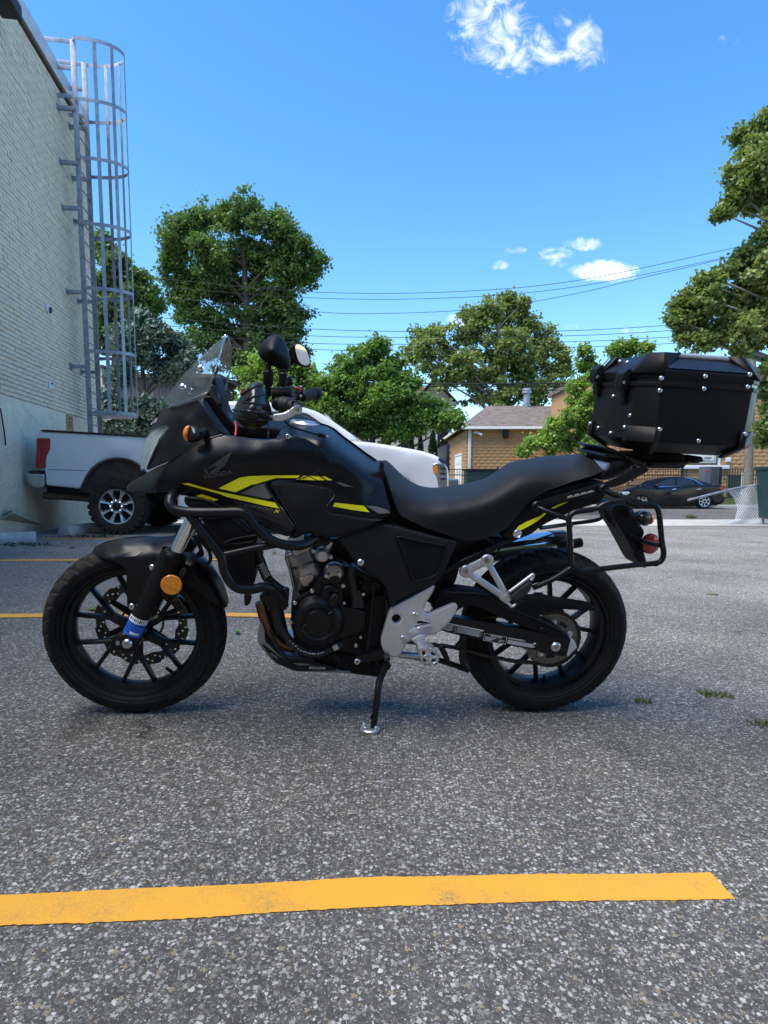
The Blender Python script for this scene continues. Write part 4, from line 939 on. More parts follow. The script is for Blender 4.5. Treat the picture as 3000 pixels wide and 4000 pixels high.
text_decal('cover_lettering', 'HONDA', BF, const(-.2015), px('C2', 705, 1180), px('C2', 895, 1180), 8, M_PLAST2, cvr, bold=.02)
disc('starter_cover', 'C2', 950, 780, -.160, [(0, .030), (.012, .030), (.016, .027), (.018, .024), (.018, 0)], M_DARK, cvr, 40)
disc('timing_plug', 'C2', 1018, 600, -.160, [(0, .016), (.008, .016), (.010, .013), (.010, 0)], M_DARK, cvr, 28)
panel('cover_wedge', BF, N('C2', [(925, 975), (935, 840), (1045, 772), (1085, 812), (1072, 920), (1005, 1002)], -.205), M_DARK, cvr, back=-.17, er=.012, ew=12, res=8)
disc('water_pump', 'C2', 1010, 505, -.145, [(0, .033), (.012, .032), (.020, .026), (.024, .014), (.025, 0)], M_ENG, bike, 36)
disc('camshaft_cap', 'C2', 860, 292, -.150, [(-.02, .024), (0, .024), (.004, .0185), (.016, .0185), (.018, .016), (.018, 0)], M_SILV, bike, 32)
tube('coolant_fitting', BP('C2', [(890, 235, -.14), (940, 175, -.15), (985, 115, -.16)]), [.013, .0105, .0075], M_SILV, bike, 14)
for x, y, r_ in ((743, 237, .0065), (970, 315, .0065), (912, 562, .0068), (1080, 535, .0068), (1130, 687, .0068), (725, 752, .007), (503, 908, .007), (453, 1157, .006), (1390, 795, .006), (1145, 908, .005), (1355, 1352, .0055), (1293, 1460, .0065), (920, 435, .0045), (235, 262, .006)):
    bolt('C2', x, y, -.178 if x < 1200 else -.165, r_, bike)
bolt('C2', 1310, 1670, -.17, .0105, bike, h=.006)
tube('coolant_hose', BP('C2', [(1250, 440), (1235, 560), (1260, 700), (1285, 830), (1290, 960)], -.15), .0145, M_HOSE, bike, 14)
tube('breather_hose', BP('C2', [(1320, 760), (1355, 850), (1365, 970)], -.155), .010, M_HOSE, bike, 12)
tube('water_hose', BP('C2', [(330, 1240, -.13), (390, 1340, -.14), (480, 1450, -.15), (600, 1535, -.155), (740, 1568, -.155), (880, 1545, -.155), (1030, 1472, -.155), (1120, 1430, -.15)]), .0135, M_HOSE, bike, 16)
wf = const(-.1695)
for k in range(13):
    x_ = 430 + k * 36; y_ = np.interp(x_, [430, 560, 700, 800, 900], [1400, 1520, 1568, 1568, 1530]); decal('hose_print', BF, wf, N('C2', [(x_, y_), (x_ + 18 + 6 * (k % 3), y_ + (6 if x_ < 650 else -2)), (x_ + 18 + 6 * (k % 3), y_ + 13), (x_, y_ + 8)]), M_WHT, bike, off=.0005, res=40)
lathe('hose_clamp', [(-.009, .0135), (-.009, .0150), (.009, .0150), (.009, .0135)], B('C2', 1030, 1472, -.155), (1, 0, .5), M_BOLT, bike, 20)
tube('downpipe_hose', BP('C2', [(255, 960), (290, 1080), (310, 1180), (335, 1290)], -.12), .021, M_HOSE, bike, 14)
for l_, p_ in ((-.10, [(60, 900), (110, 1100), (190, 1290), (330, 1440), (520, 1500)]), (.02, [(180, 960), (230, 1150), (320, 1330), (500, 1450), (650, 1480)])):
    tube('exhaust_header', BP('C2', p_, l_), .019, M_HDR, bike, 16)
tube('front_frame_tube', BP('C2', [(-10, 180, -.15), (60, 380, -.15), (140, 580, -.15), (260, 700, -.15), (370, 770, -.15)]), .0155, M_POWD, bike, 16)
# printed number label on the frame tube
a_, b_ = B('C2', 57, 385, -.168), B('C2', 165, 615, -.168)
mk('frame_label', [B('C2', *p, -.1675) for p in ((8, 425), (105, 365), (212, 580), (115, 632))], [(0, 1, 2, 3)], M_INK, bike, None, recalc=False)
for k in range(9):
    t0 = .06 + k * .098; q = lambda a, b: B('C2', 8 + (105 - 8) * a + (212 - 105) * b * .95, 425 + (365 - 425) * a + (610 - 410) * b, -.1685)
    mk('label_print', [q(.15 + .1 * (k % 2), t0), q(.85, t0), q(.85, t0 + .035), q(.15 + .1 * (k % 2), t0 + .035)], [(0, 1, 2, 3)], M_WHT, bike, None, recalc=False)
panel('gearbox_cover', BF, N('A4', [(700, 540), (860, 560), (875, 500), (1008, 440), (1010, 600), (985, 800), (870, 810), (860, 720), (720, 740)], -.145), M_PLAST, bike, back=-.08, er=.006, ew=8)
panel('sprocket_case', BF, N('A4', [(780, 260), (880, 320), (960, 350), (1000, 400), (1010, 450), (880, 500), (850, 420), (770, 400)], -.11), M_DARK, bike, back=-.05, er=.006, ew=8)
disc('case_boss', 'A4', 842, 372, -.12, [(0, .014), (.008, .014), (.010, .010), (.004, .006), (.004, 0)], M_DARK); disc('case_boss', 'A4', 928, 402, -.14, [(0, .011), (.006, .011), (.008, .007), (.008, 0)], M_DARK)
tube('shift_rod', BP('A4', [(930, 405), (915, 560), (890, 812)], -.165), .0042, M_DARK, bike, 8)
panel('shift_lever', BF, N('A4', [(800, 860), (880, 840), (990, 815), (1020, 845), (1000, 870), (870, 895), (820, 890)], -.17), M_DARK, bike, back=-.155, er=.003, ew=5, res=8)
lathe('shift_peg', [(0, .010), (.03, .0105), (.032, .008)], B('A4', 1010, 845, -.18), (0, -1, 0), M_HOSE, bike, 16)
panel('stand_bracket', BF, N('A4', [(810, 840), (880, 820), (1000, 860), (1020, 940), (990, 990), (940, 985), (800, 960), (760, 940)], -.09), M_DARK, bike, back=.05, er=.006, ew=8)
# radiator and its shroud
rad, fy_rd = panel('radiator_shroud', BF, N('A3', [(150, 498), (380, 490), (470, 545), (575, 625), (545, 700), (548, 985), (520, 1000), (420, 990), (365, 930), (330, 830), (270, 720)], -.20), M_PLAST, bike, ctrl=N('A3', [(350, 600, -.21), (450, 850, -.205)]), back=.15, er=.006, ew=8)
for pl in ([(320, 686), (400, 655), (500, 638), (575, 626)], [(318, 690), (430, 690), (535, 672)], [(210, 510), (300, 500), (378, 498), (400, 520), (500, 600)]):
    P = N('A3', pl); P[:, 2] = fy_rd(P) - .002; tube('shroud_crease', BF.unN(P), .004, M_PLAST2, rad, 8)
panel('horn_bracket', BF, N('A3', [(465, 1045), (520, 1050), (518, 1110), (492, 1140), (470, 1145)], -.12), M_DARK, bike, back=-.10, er=.002, ew=3, res=8)
# crash bars
lcb = [(600, 1085, -.20), (555, 1150, -.24), (548, 1220, -.255), (590, 1285, -.262), (700, 1322, -.265), (860, 1334, -.265), (1200, 1330, -.268), (1440, 1330, -.27), (1550, 1375, -.272)]
up1 = np.vstack([BP('C5', lcb), BP('A3', [(560, 575, -.272), (640, 650, -.27), (720, 688, -.262), (800, 702, -.252), (880, 700, -.235), (940, 675, -.215), (975, 650, -.20)])])
tube('crash_bar', up1, .0150, M_POWD, bike, 14)
lo1 = BP('A3', [(78, 480, -.262), (190, 630, -.265), (300, 775, -.265), (325, 880, -.265), (370, 965, -.264), (430, 1010, -.262), (520, 1018, -.255), (620, 1000, -.24), (690, 1030, -.215), (745, 1095, -.19), (755, 1140, -.185)])
tube('crash_bar', lo1, .0150, M_POWD, bike, 14)
tube('crash_bar_brace', BP('A3', [(308, 772, -.262), (540, 722, -.262), (700, 692, -.262)]), .0115, M_POWD, bike, 12)
panel('crash_bar_plate', BF, N('A3', [(730, 1020), (790, 1010), (795, 1050), (780, 1160), (725, 1160)], -.185), M_POWD, bike, back=-.16, er=.003, ew=4, res=8)
bolt('A3', 752, 1138, -.187, .012, bike, m=M_DARK, h=.012)
panel('lower_frame_plate', BF, N('A3', [(560, 1060), (720, 1030), (780, 1110), (740, 1170), (680, 1180), (600, 1120)], -.14), M_POWD, bike, back=-.11, er=.006, ew=8)
# skid plate
panel('skid_plate', BF, N('C2', [(76, 1155), (125, 1290), (110, 1400), (200, 1480), (330, 1620), (640, 1660), (1000, 1740), (1060, 1785), (1250, 1800), (1240, 1822), (520, 1802), (240, 1692), (50, 1475), (22, 1420), (20, 1295)], -.125), mat('brushed_plate', (.30, .30, .31), .4, metal=.8, var=.15, vs=9), bike, back=.125, er=.003, ew=5, res=9)
panel('skid_plate_frame', BF, N('C2', [(60, 1440), (150, 1500), (330, 1640), (640, 1650), (1000, 1735), (1060, 1790), (500, 1795), (250, 1685)], -.132), M_POWD, bike, holes=[N('C2', [(150, 1555), (200, 1560), (325, 1655), (245, 1640)]), N('C2', [(445, 1690), (640, 1700), (780, 1720), (800, 1735), (540, 1735)])], back=-.124, er=.002, ew=3, res=8)
panel('lower_cowl', BF, N('C2', [(640, 1600), (1000, 1560), (1250, 1600), (1560, 1700), (1560, 1860), (1250, 1810), (1050, 1780), (1000, 1735), (640, 1655)], -.115), M_PLAST, bike, back=.11, er=.004, ew=6)
bdg, fy_bd = panel('badge_plate', BF, N('C2', [(690, 1740), (895, 1743), (908, 1758), (898, 1776), (690, 1770), (680, 1755)], -.136), M_SATN, bike, back=-.131, er=.001, ew=2, res=6, sm=1)
text_decal('badge_print', 'SW-MOTECH', BF, const(-.1368), px('C2', 715, 1769), px('C2', 872, 1772), 7, M_INK, bdg, bold=.02)
panel('drop_tab', BF, N('C2', [(975, 1560), (1050, 1570), (1120, 1660), (1100, 1705), (1040, 1695), (1000, 1640)], -.13), M_DARK, bike, back=-.12, er=.003, ew=4, res=8)
tube('loose_hose', BP('C2', [(200, 1290), (240, 1420), (320, 1550), (430, 1620), (640, 1630), (760, 1650)], -.135), .006, M_HOSE, bike, 8)

# ---------------- rider footrest plate, side stand
rs, fy_rs = panel('rearset_plate', BF, N('C7', [(828, 88), (832, 110), (798, 180), (745, 265), (702, 345), (700, 385), (722, 412), (755, 412), (820, 385), (950, 335), (1040, 294), (1075, 300), (1085, 325), (1065, 370), (1000, 480), (960, 530), (880, 600), (820, 635), (770, 640), (728, 628), (728, 680), (700, 700), (560, 695), (515, 730), (442, 880), (338, 880), (300, 850), (248, 770), (243, 690), (300, 490), (345, 350), (380, 325), (600, 215)], -.185),
      M_SATN, bike, ctrl=N('C7', [(700, 450, -.192)]), holes=[N('C7', [(608, 558), (640, 482), (665, 478), (785, 508), (770, 522), (630, 560)]), N('C7', [(410 + 52 * math.cos(t), 462 + 52 * math.sin(t)) for t in np.linspace(0, 2 * math.pi, 16, endpoint=False)])], back=-.165, er=.004, ew=6, res=9)
disc('pivot_bolt', 'C7', 402, 450, -.155, [(0, .018), (.006, .018), (.008, .014), (.004, .008), (.004, 0)], M_DARK)
bolt('C7', 605, 416, -.188, .0095, rs, h=.006); bolt('C7', 480, 666, -.188, .0095, rs, h=.006)
panel('rearset_rib', BF, N('C7', [(520, 625), (610, 560), (780, 520), (812, 525), (790, 545), (640, 585), (560, 640)], -.196), M_SATN, rs, back=-.18, er=.003, ew=4, res=8)
panel('peg_mount', BF, N('C7', [(565, 690), (690, 625), (722, 640), (735, 720), (765, 770), (745, 800), (690, 790), (650, 765)], -.205), M_SATN, bike, back=-.18, er=.004, ew=5, res=8)
disc('peg_pin', 'C7', 692, 762, -.206, [(0, .007), (.004, .006), (.004, 0)], M_BOLT)
# footpeg: a toothed open metal frame sticking out towards the rider's foot
fp_out = N('C7', [(652, 790), (700, 775), (790, 785), (850, 820), (866, 880), (858, 935), (820, 960), (720, 955), (678, 925), (655, 860)], -.262)
fpg, fy_fp = panel('footpeg', BF, fp_out, M_SILV, bike, holes=[N('C7', h) for h in ([(680, 812), (722, 808), (725, 850), (690, 858)], [(778, 815), (830, 835), (835, 865), (785, 852)], [(690, 895), (728, 890), (735, 930), (705, 925)], [(785, 892), (840, 895), (835, 925), (790, 935)])], back=-.20, er=.003, ew=4, res=6, sm=1)
for k in range(len(fp_out)):
    for t_ in (0, .5):
        q = fp_out[k] * (1 - t_) + fp_out[(k + 1) % len(fp_out)] * t_; p_ = BF.un(q[0], q[1], -.262); MB().tube([p_, p_ + np.array([0, -.008, .001])], [.0035, .001], 5).build('peg_tooth', M_BOLT, fpg)
lathe('peg_bolt', [(0, .011), (.006, .011), (.009, .006), (.009, 0)], B('C7', 752, 880, -.262), (0, -1, 0), M_BOLT, fpg, 16)
sp = MB(); s0, s1 = B('C7', 440, 848, -.12), B('C7', 670, 870, -.12); ax = (s1 - s0); n = 20 * 10; P = []
for i in range(n): t = i / n; a = 2 * math.pi * 20 * t; P.append(s0 + ax * t + np.array([0, math.cos(a) * .011, math.sin(a) * .011]))
sp.tube(P, .0022, 6); sp.build('stand_spring', M_BOLT, bike, 50)
foot = hit(*px('A4', 905, 1338)); footl = BF.Rm.T @ (foot - BF.o)
sp0 = B('C7', 292, 975, -.15); stp = [sp0, B('C7', 232, 1120, -.165), B('C7', 205, 1290, -.19)]
tube('side_stand', stp + [footl + np.array([.01, 0, .012])], [.014, .012, .0115, .0105], M_POWD, bike, 14, n=5)
disc('stand_pivot', 'C7', 295, 972, -.155, [(-.03, .018), (0, .018), (.004, .014), (.004, .008), (.006, .007), (.006, 0)], M_DARK)
tube('stand_tab', [B('C7', 150, 1530, -.205), B('C7', 118, 1505, -.225)], .006, M_POWD, bike, 8, n=1)
upl = BF.Rm.T @ np.array([0, 0, 1.0]); sf = MB()
sf.lathe([(-.002, .030), (.004, .034), (.010, .034), (.014, .030), (.014, 0)], footl, upl, 28)
for k in range(4):
    a = R(45 + 90 * k); c_ = footl + np.cross(upl, [0, 1, 0]) * .026 * math.cos(a) + np.cross(upl, [1, 0, 0]) * .026 * math.sin(a); sf.lathe([(.010, .006), (.022, .006), (.024, .004), (.024, 0)], c_, upl, 8)
sf.build('stand_foot', M_SILV, bike, 35)
for nm, pl, l_ in (('centre_stand_leg', [(1150, 650), (1130, 760), (1115, 900), (1185, 1010)], -.13), ('centre_stand_bar', [(600, 880), (820, 900), (1000, 950), (1190, 1020)], -.10), ('centre_stand_tang', [(1160, 645), (1100, 720), (1060, 770)], -.135), ('centre_stand_brace', [(890, 760), (940, 860), (960, 920)], -.12)):
    tube(nm, BP('C7', pl, l_), .010, M_POWD, bike, 10)
panel('centre_stand_gusset', BF, N('C7', [(1110, 760), (1165, 740), (1165, 900), (1215, 960), (1215, 1030), (1160, 1030), (1090, 940)], -.125), M_POWD, bike, back=-.115, er=.002, ew=4, res=9)

# ---------------- swingarm, chain, sprocket
swm, fy_sw = panel('swingarm', BF, N('A5', [(150, 720), (285, 762), (380, 778), (600, 812), (810, 852), (1056, 904), (1086, 960), (1030, 1022), (880, 1002), (820, 978), (480, 918), (240, 862), (120, 820)], -.13), M_POWD, bike, back=-.095, er=.004, ew=6, res=11)
panel('swingarm_end', BF, N('A5', [(1046, 902), (1058, 903), (1087, 960), (1026, 1023), (1018, 1020)], -.134), M_SATN, swm, back=-.10, er=.002, ew=3, res=7, sm=1)
bolt('A5', 941, 951, -.134, .018, swm, name='axle_nut', h=.014)
gd_, fy_gd = panel('chain_guard', BF, N('A5', [(215, 571), (330, 580), (470, 600), (560, 640), (660, 690), (740, 650), (870, 640), (1000, 664), (1180, 690), (1250, 725), (1180, 722), (960, 712), (880, 725), (832, 760), (960, 828), (1032, 885), (1040, 905), (900, 880), (815, 856), (740, 828), (600, 772), (500, 728), (440, 700), (385, 690), (330, 703), (290, 745), (160, 735), (140, 690), (180, 640)], -.14),
      M_PLAST, bike, ctrl=N('A5', [(400, 640, -.15), (700, 740, -.145)]), back=-.085, er=.005, ew=8, res=11)
tube('guard_crease', BP('A5', [(225, 595, -.148), (300, 605, -.15), (470, 615, -.149), (540, 650, -.147), (640, 705, -.146), (840, 785, -.144), (980, 850, -.143)]), .003, M_PLAST2, gd_, 8)
bolt('A5', 853, 843, -.142, .008, gd_, m=M_DARK)
# far fork of the swingarm and shock
panel('swingarm_far_side', BF, N('A5', [(285, 762), (600, 812), (1000, 890), (1030, 960), (880, 950), (480, 880), (240, 840)], .11), M_POWD, bike, back=.14, er=.004, ew=6)
# stickers on the swingarm
def sticker(pl, rows, head=None):
    o = decal('warning_label', BF, fy_sw, N('A5', pl), M_INK, swm, off=.003, res=30)
    P = np.array([px('A5', *p) for p in pl], float)              # tl, tr, br, bl
    bl = lambda a, b: (P[0] * (1 - a) + P[1] * a) * (1 - b) + (P[3] * (1 - a) + P[2] * a) * b
    for (b0, b1, a0, a1) in rows:
        Q = np.array([bl(a0, b0), bl(a1, b0), bl(a1, b1), bl(a0, b1)]); X = BF.un(Q[:, 0], Q[:, 1], fy_sw(Q) - .0036); mk('label_print', X, [(0, 1, 2, 3)], M_WHT, swm, None, recalc=False)
    return bl


rws = [(.0, .10, 0, 1)] + [(.2 + .12 * k, .245 + .12 * k, .04, .30 - .03 * (k % 3)) for k in range(6)] + [(.2 + .12 * k, .24 + .12 * k, .36, .97 - .06 * (k % 2)) for k in range(6)] + [(.1, 1, .325, .332)]
sticker([(215, 795), (482, 850), (470, 905), (205, 850)], rws)
fr_rows = [(0, .03, 0, 1), (.97, 1, 0, 1), (0, 1, 0, .012), (0, 1, .988, 1)]
bl = sticker([(485, 868), (632, 893), (622, 942), (476, 915)], fr_rows + [(.42 + .13 * k, .47 + .13 * k, .06, .55 - .07 * k) for k in range(4)] + [(.55, .60, .66, .92), (.75, .8, .66, .92)])
text_decal('label_title', 'DRIVE CHAIN', BF, fy_sw, bl(.30, .30), bl(.78, .30), 7, M_WHT, swm, bold=.02, off=.0037)
sticker([(640, 896), (826, 928), (812, 972), (632, 940)], [(.0, .05, 0, .55), (.12, .17, 0, .62), (.38, .46, 0, .95), (.53, .61, 0, .9), (.68, .76, 0, .97), (.83, .88, 0, .9), (.1, .3, .90, .97)])
# sprocket with carrier
spk = MB(); sc_ = np.array([rw_c[0], -.088, rw_c[2]]); nt_ = 41; rs_ = .101; outl = []
for k in range(nt_ * 4):
    a = 2 * math.pi * k / (nt_ * 4); outl.append((sc_[0] + (rs_ + (.004 if k % 4 < 2 else -.004)) * math.cos(a), sc_[2] + (rs_ + (.004 if k % 4 < 2 else -.004)) * math.sin(a)))
spk.prism(outl, sc_[1] - .003, sc_[1] + .003); sprk = spk.build('sprocket', M_STEEL, rw, 30)
for k in range(5):
    a = R(20 + 72 * k); c_ = sc_ + [.066 * math.cos(a), -.003, .066 * math.sin(a)]
    b2 = MB(); b2.lathe([(0, .011), (.004, .011), (.005, .008), (.013, .008), (.014, .005), (.014, 0)], c_, (0, -1, 0), 6); b2.build('sprocket_nut', M_BOLT, rw, 30)
    a2 = a + R(36); P = [(sc_ + [.066 * math.cos(a2 + t), -.0035, .066 * math.sin(a2 + t)]) for t in np.linspace(-.28, .28, 9)]
    s_ = MB(); w_ = [(sc_ + [(.066 + d) * math.cos(a2 + t), -.0036, (.066 + d) * math.sin(a2 + t)]) for d in (-.007, .007) for t in np.linspace(-.26, .26, 9)]
    mk('sprocket_slot', w_, [(i, i + 1, 10 + i, 9 + i) for i in range(8)], M_INK, rw, None)
lathe('sprocket_carrier', [(0, .05), (.02, .048), (.02, .0)], sc_ + [0, .0, 0], (0, 1, 0), M_RIM, rw, 32)
# drive chain: rear sprocket arc plus lower and upper runs to the gearbox
fs = B('C7', 770, 720, -.088); fs = np.array([fs[0] - .10, fs[2] + .04]); rf = .034
rc_ = np.array([rw_c[0], rw_c[2]]); rR = .1015
path = []
low0 = B('C7', 770, 715, -.088)
for k, p in enumerate(BP('C6', [(30, 1040), (230, 1085), (400, 1130), (560, 1165), (720, 1195)], -.088)): path.append((p[0], p[2]))
a0 = R(-112)
for a in np.linspace(a0, R(95), 50): path.append((rc_[0] + rR * math.cos(a), rc_[1] + rR * math.sin(a)))
up_end = (fs[0], fs[1] + rf); tp = np.array(path[-1])
for t in np.linspace(.05, 1, 30): path.append(tuple(tp * (1 - t) + np.array(up_end) * t))
for a in np.linspace(R(92), R(265), 14): path.append((fs[0] + rf * math.cos(a), fs[1] + rf * math.sin(a)))
path.append(path[0])
Pc = smooth_path(np.array(path), 3); seg_ = np.r_[0, np.cumsum(np.hypot(*np.diff(Pc, axis=0).T))]; nl = int(seg_[-1] / .0159); pitch_ = seg_[-1] / nl
lk = MB()
ovo = [(.0098 * math.cos(t) + (.0045 if math.cos(t) > 0 else -.0045), .0072 * math.sin(t) * (1 - .25 * (abs(math.cos(t)) < .35))) for t in np.linspace(0, 2 * math.pi, 12, endpoint=False)]
for yy in (-.0085, .0060): lk.prism(ovo, yy, yy + .0025)
for xx in (-.008, .008): lk.lathe([(-.0105, .0035), (.0095, .0035)], (xx, 0, 0), (0, 1, 0), 8)
chain = bpy.data.objects.new('drive_chain', None); link(chain, bike); chain.empty_display_size = .02
proto = None
for k in range(nl):
    s_ = (k + .5) * pitch_; x = np.interp(s_, seg_, Pc[:, 0]); z = np.interp(s_, seg_, Pc[:, 1]); x2 = np.interp(min(s_ + .004, seg_[-1]), seg_, Pc[:, 0]); z2 = np.interp(min(s_ + .004, seg_[-1]), seg_, Pc[:, 1])
    if proto is None: o = proto = lk.build('chain_link', M_CHAIN, chain, 30)
    else: o = proto.copy(); C.objects.link(o); o.parent = chain
    o.location = (x, -.088 - (.002 if k % 2 else 0), z); o.rotation_euler = (0, -math.atan2(z2 - z, x2 - x), 0); o.scale = (.8, .82 if k % 2 else 1, .8)

# ---------------- passenger footrest hanger
def hanger_bar(a, b, w0, w1, l0, l1):
    P0, P1 = B('C6', *a, l0), B('C6', *b, l1); v, f = bar(P0, P1, w0, w1, .014, .014); return v, f


hb = MB(); hb.add(*hanger_bar((190, 220), (415, 105), .030, .030, -.15, -.15)); hb.add(*hanger_bar((190, 222), (625, 515), .022, .024, -.15, -.165)); hb.add(*hanger_bar((418, 105), (640, 510), .020, .022, -.15, -.165))
for x, y in ((190, 220), (417, 105)): hb.lathe([(0, .022), (.010, .022), (.013, .019), (.013, 0)], B('C6', x, y, -.148), (0, -1, 0), 24)
hb.add(*hanger_bar((600, 480), (660, 545), .040, .030, -.165, -.168)); hgr = hb.build('passenger_peg_hanger', M_SILV, bike, 35, bevel=.0015)
for x, y in ((190, 220), (417, 105)): bolt('C6', x, y, -.162, .0105, hgr, m=M_ENG, h=.004)
pegp, _ = panel('passenger_peg', BF, N('C6', [(680, 490), (740, 440), (860, 345), (900, 320), (922, 350), (915, 390), (860, 470), (750, 555), (705, 570)], -.19), M_HOSE, bike, back=-.165, er=.006, ew=8, res=9)
tube('peg_guard', BP('C6', [(665, 445, -.175), (780, 360, -.178), (880, 285, -.178), (915, 262, -.178), (918, 285, -.178), (895, 325, -.18)]), .006, M_SILV, bike, 8)
tube('peg_clip', BP('C6', [(640, 560, -.17), (690, 605, -.175), (735, 575, -.175)]), .005, M_SATN, bike, 8)

# ---------------- subframe, seat, tail
tube('subframe_tube', BP('A5', [(215, 470, -.12), (340, 405, -.12), (480, 340, -.12), (640, 262, -.12), (760, 200, -.12)]), .0135, M_POWD, bike, 12)
tube('subframe_tube', BP('A5', [(480, 240, -.11), (560, 290, -.118)]), .010, M_POWD, bike, 10, n=1)
panel('rear_frame_panel', BF, N('A5', [(300, 280), (480, 235), (650, 255), (540, 320), (340, 410), (230, 450), (160, 560), (210, 575), (170, 690), (60, 640), (180, 500)], -.085), M_PLAST, bike, back=.08, er=.005, ew=7)
panel('battery_box', BF, N('A5', [(210, 420), (320, 360), (330, 420), (290, 560), (215, 570), (160, 560)], -.09), M_PLAST, bike, back=.09, er=.004, ew=6)
for x, y in ((330, 440), (490, 345)): panel('frame_lug', BF, N('A5', [(x - 15, y - 18), (x + 60, y - 45), (x + 50, y - 10), (x, y + 20)], -.14), M_POWD, bike, back=-.11, er=.002, ew=4, res=8)
tube('brake_line', BP('A5', [(590, 300, -.06), (570, 345, -.06), (540, 375, -.06), (500, 420, -.06)]), .004, M_HOSE, bike, 8)
seat_out = [(146, 262, -.05), (158, 238, .0), (175, 238, .05), (205, 262, .09), (262, 322, .10), (330, 380, .11), (400, 412, .12), (470, 424, .13), (560, 418, .13), (700, 395, .13), (820, 365, .13), (900, 312, .12), (960, 268, .11), (1010, 250, .11), (1200, 220, .11), (1400, 205, .11), (1530, 207, .10), (1585, 222, .06), (1608, 258, 0), (1605, 300, -.08),
            (1540, 340, -.115), (1380, 385, -.13), (1220, 445, -.138), (1125, 495, -.14), (1055, 575, -.145), (960, 690, -.148), (880, 732, -.15), (775, 766, -.152), (690, 766, -.155), (580, 732, -.162), (430, 682, -.175), (330, 632, -.182), (272, 602, -.185), (243, 545, -.178), (206, 430, -.16), (168, 315, -.12)]
seat, fy_seat = panel('seat', BF, N('A8', seat_out), M_SEAT, bike, ctrl=N('A8', [(200, 300, -.08), (260, 420, -.135), (330, 430, -.11), (420, 470, -.10), (560, 470, -.10), (700, 450, -.10), (820, 420, -.10), (900, 380, -.10), (960, 330, -.06), (1030, 290, -.06), (1120, 310, -.10), (1200, 290, -.085), (1400, 265, -.085), (1520, 260, -.07),
      (400, 560, -.165), (560, 600, -.162), (700, 600, -.158), (850, 560, -.152), (950, 520, -.148), (1040, 430, -.142), (1120, 400, -.138), (1300, 350, -.132), (1480, 310, -.12), (560, 520, -.148), (720, 510, -.145), (860, 470, -.138)]), thick=None, back=None, er=0, res=11, smooth=60, reg=.06)
# far half of the seat, so that it is a closed cushion
sv = [v.co.copy() for v in seat.data.vertices]
bm = bmesh.new(); bm.from_mesh(seat.data); be = [e for e in bm.edges if e.is_boundary]
r_ = bmesh.ops.extrude_edge_only(bm, edges=be); nv = [g for g in r_['geom'] if isinstance(g, bmesh.types.BMVert)]
for v in nv: v.co.y = max(.13, v.co.y + .01); v.co.z -= .012 if v.co.z > .7 else 0
bmesh.ops.recalc_face_normals(bm, faces=bm.faces); bm.to_mesh(seat.data); bm.free(); seat.data.set_sharp_from_angle(angle=R(60))
for pl in ([(172, 262), (186, 330), (215, 430), (248, 530)],):
    P = N('A8', pl); P[:, 2] = fy_seat(P) - .002; tube('seat_seam', BF.unN(P), .0022, M_PLAST2, seat, 6)
panel('seat_nose_trim', BF, N('A8', [(150, 240), (172, 240), (160, 300), (190, 420), (235, 545), (262, 600), (235, 595), (205, 520), (165, 400), (142, 280)], -.12), M_PLAST, bike, thick=.03, er=.004, ew=5)
tl, fy_tl = panel('tail_panel', BF, N('A7', [(245, 645, -.135), (300, 560, -.135), (375, 505, -.132), (470, 458, -.13), (640, 420, -.125), (820, 375, -.12), (960, 372, -.11), (1000, 420, -.11), (930, 545, -.115), (800, 580, -.12), (640, 640, -.13), (480, 715, -.135), (395, 768, -.138), (385, 797, -.138), (320, 815, -.138), (250, 846, -.14), (135, 840, -.14), (120, 822, -.14), (180, 722, -.138)]), M_PLAST, bike, back=-.04, er=.005, ew=7)
decal('tail_stripe', BF, fy_tl, N('A7', [(233, 772), (262, 735), (330, 698), (420, 660), (480, 625), (496, 626), (420, 692), (360, 728), (285, 768)]), M_YEL, tl, off=.003)
decal('tail_stripe', BF, fy_tl, N('A7', [(524, 592), (560, 570), (610, 550), (668, 538), (610, 566), (545, 597)]), M_YEL, tl, off=.003)
disc('seat_lock', 'A7', 248, 797, -.142, [(0, .0145), (.004, .0145), (.006, .012), (.004, .010), (.004, 0)], M_BOLT)
panel('tail_cover', BF, N('A7', [(940, 290), (975, 215), (1010, 195), (1180, 160), (1200, 200), (1190, 280), (1060, 340), (960, 370), (850, 340), (800, 385), (920, 330)], -.09), M_GLOSS, bike, back=.09, er=.01, ew=12)
panel('tail_end_cap', BF, N('A7', [(968, 215), (1000, 210), (1008, 250), (970, 305), (945, 300)], -.095), mat('satin_blue_grey', (.18, .24, .36), .35, var=.1), bike, back=.06, er=.006, ew=8, res=9)
panel('grab_rail', BF, N('A7', [(362, 547), (700, 455), (960, 385), (1050, 355), (1150, 290), (1230, 262), (1320, 265), (1325, 285), (1215, 345), (1100, 400), (1000, 428), (935, 470), (420, 592), (372, 600)], -.145), M_POWD, bike, back=-.132, er=.003, ew=5, res=10)
lb = [(650, 492), (872, 438), (874, 455), (652, 515)]
decal('rail_label', BF, const(-.1455), N('A7', lb), M_INK, bike, off=.0012, res=30)
for k in range(4):
    decal('rail_label_print', BF, const(-.1475), N('A7', [(657 + k * 55, 496 - k * 13.4), (697 + k * 55, 486 - k * 13.4), (697 + k * 55, 492 - k * 13.4), (657 + k * 55, 502 - k * 13.4)]), M_WHT, bike, off=0, res=40)
for k in range(2):
    decal('rail_label_line', BF, const(-.1475), N('A7', [(653, 509 + k * 3), (873, 452 + k * 3), (873, 453.5 + k * 3), (653, 510.5 + k * 3)]), M_WHT, bike, off=0, res=40)
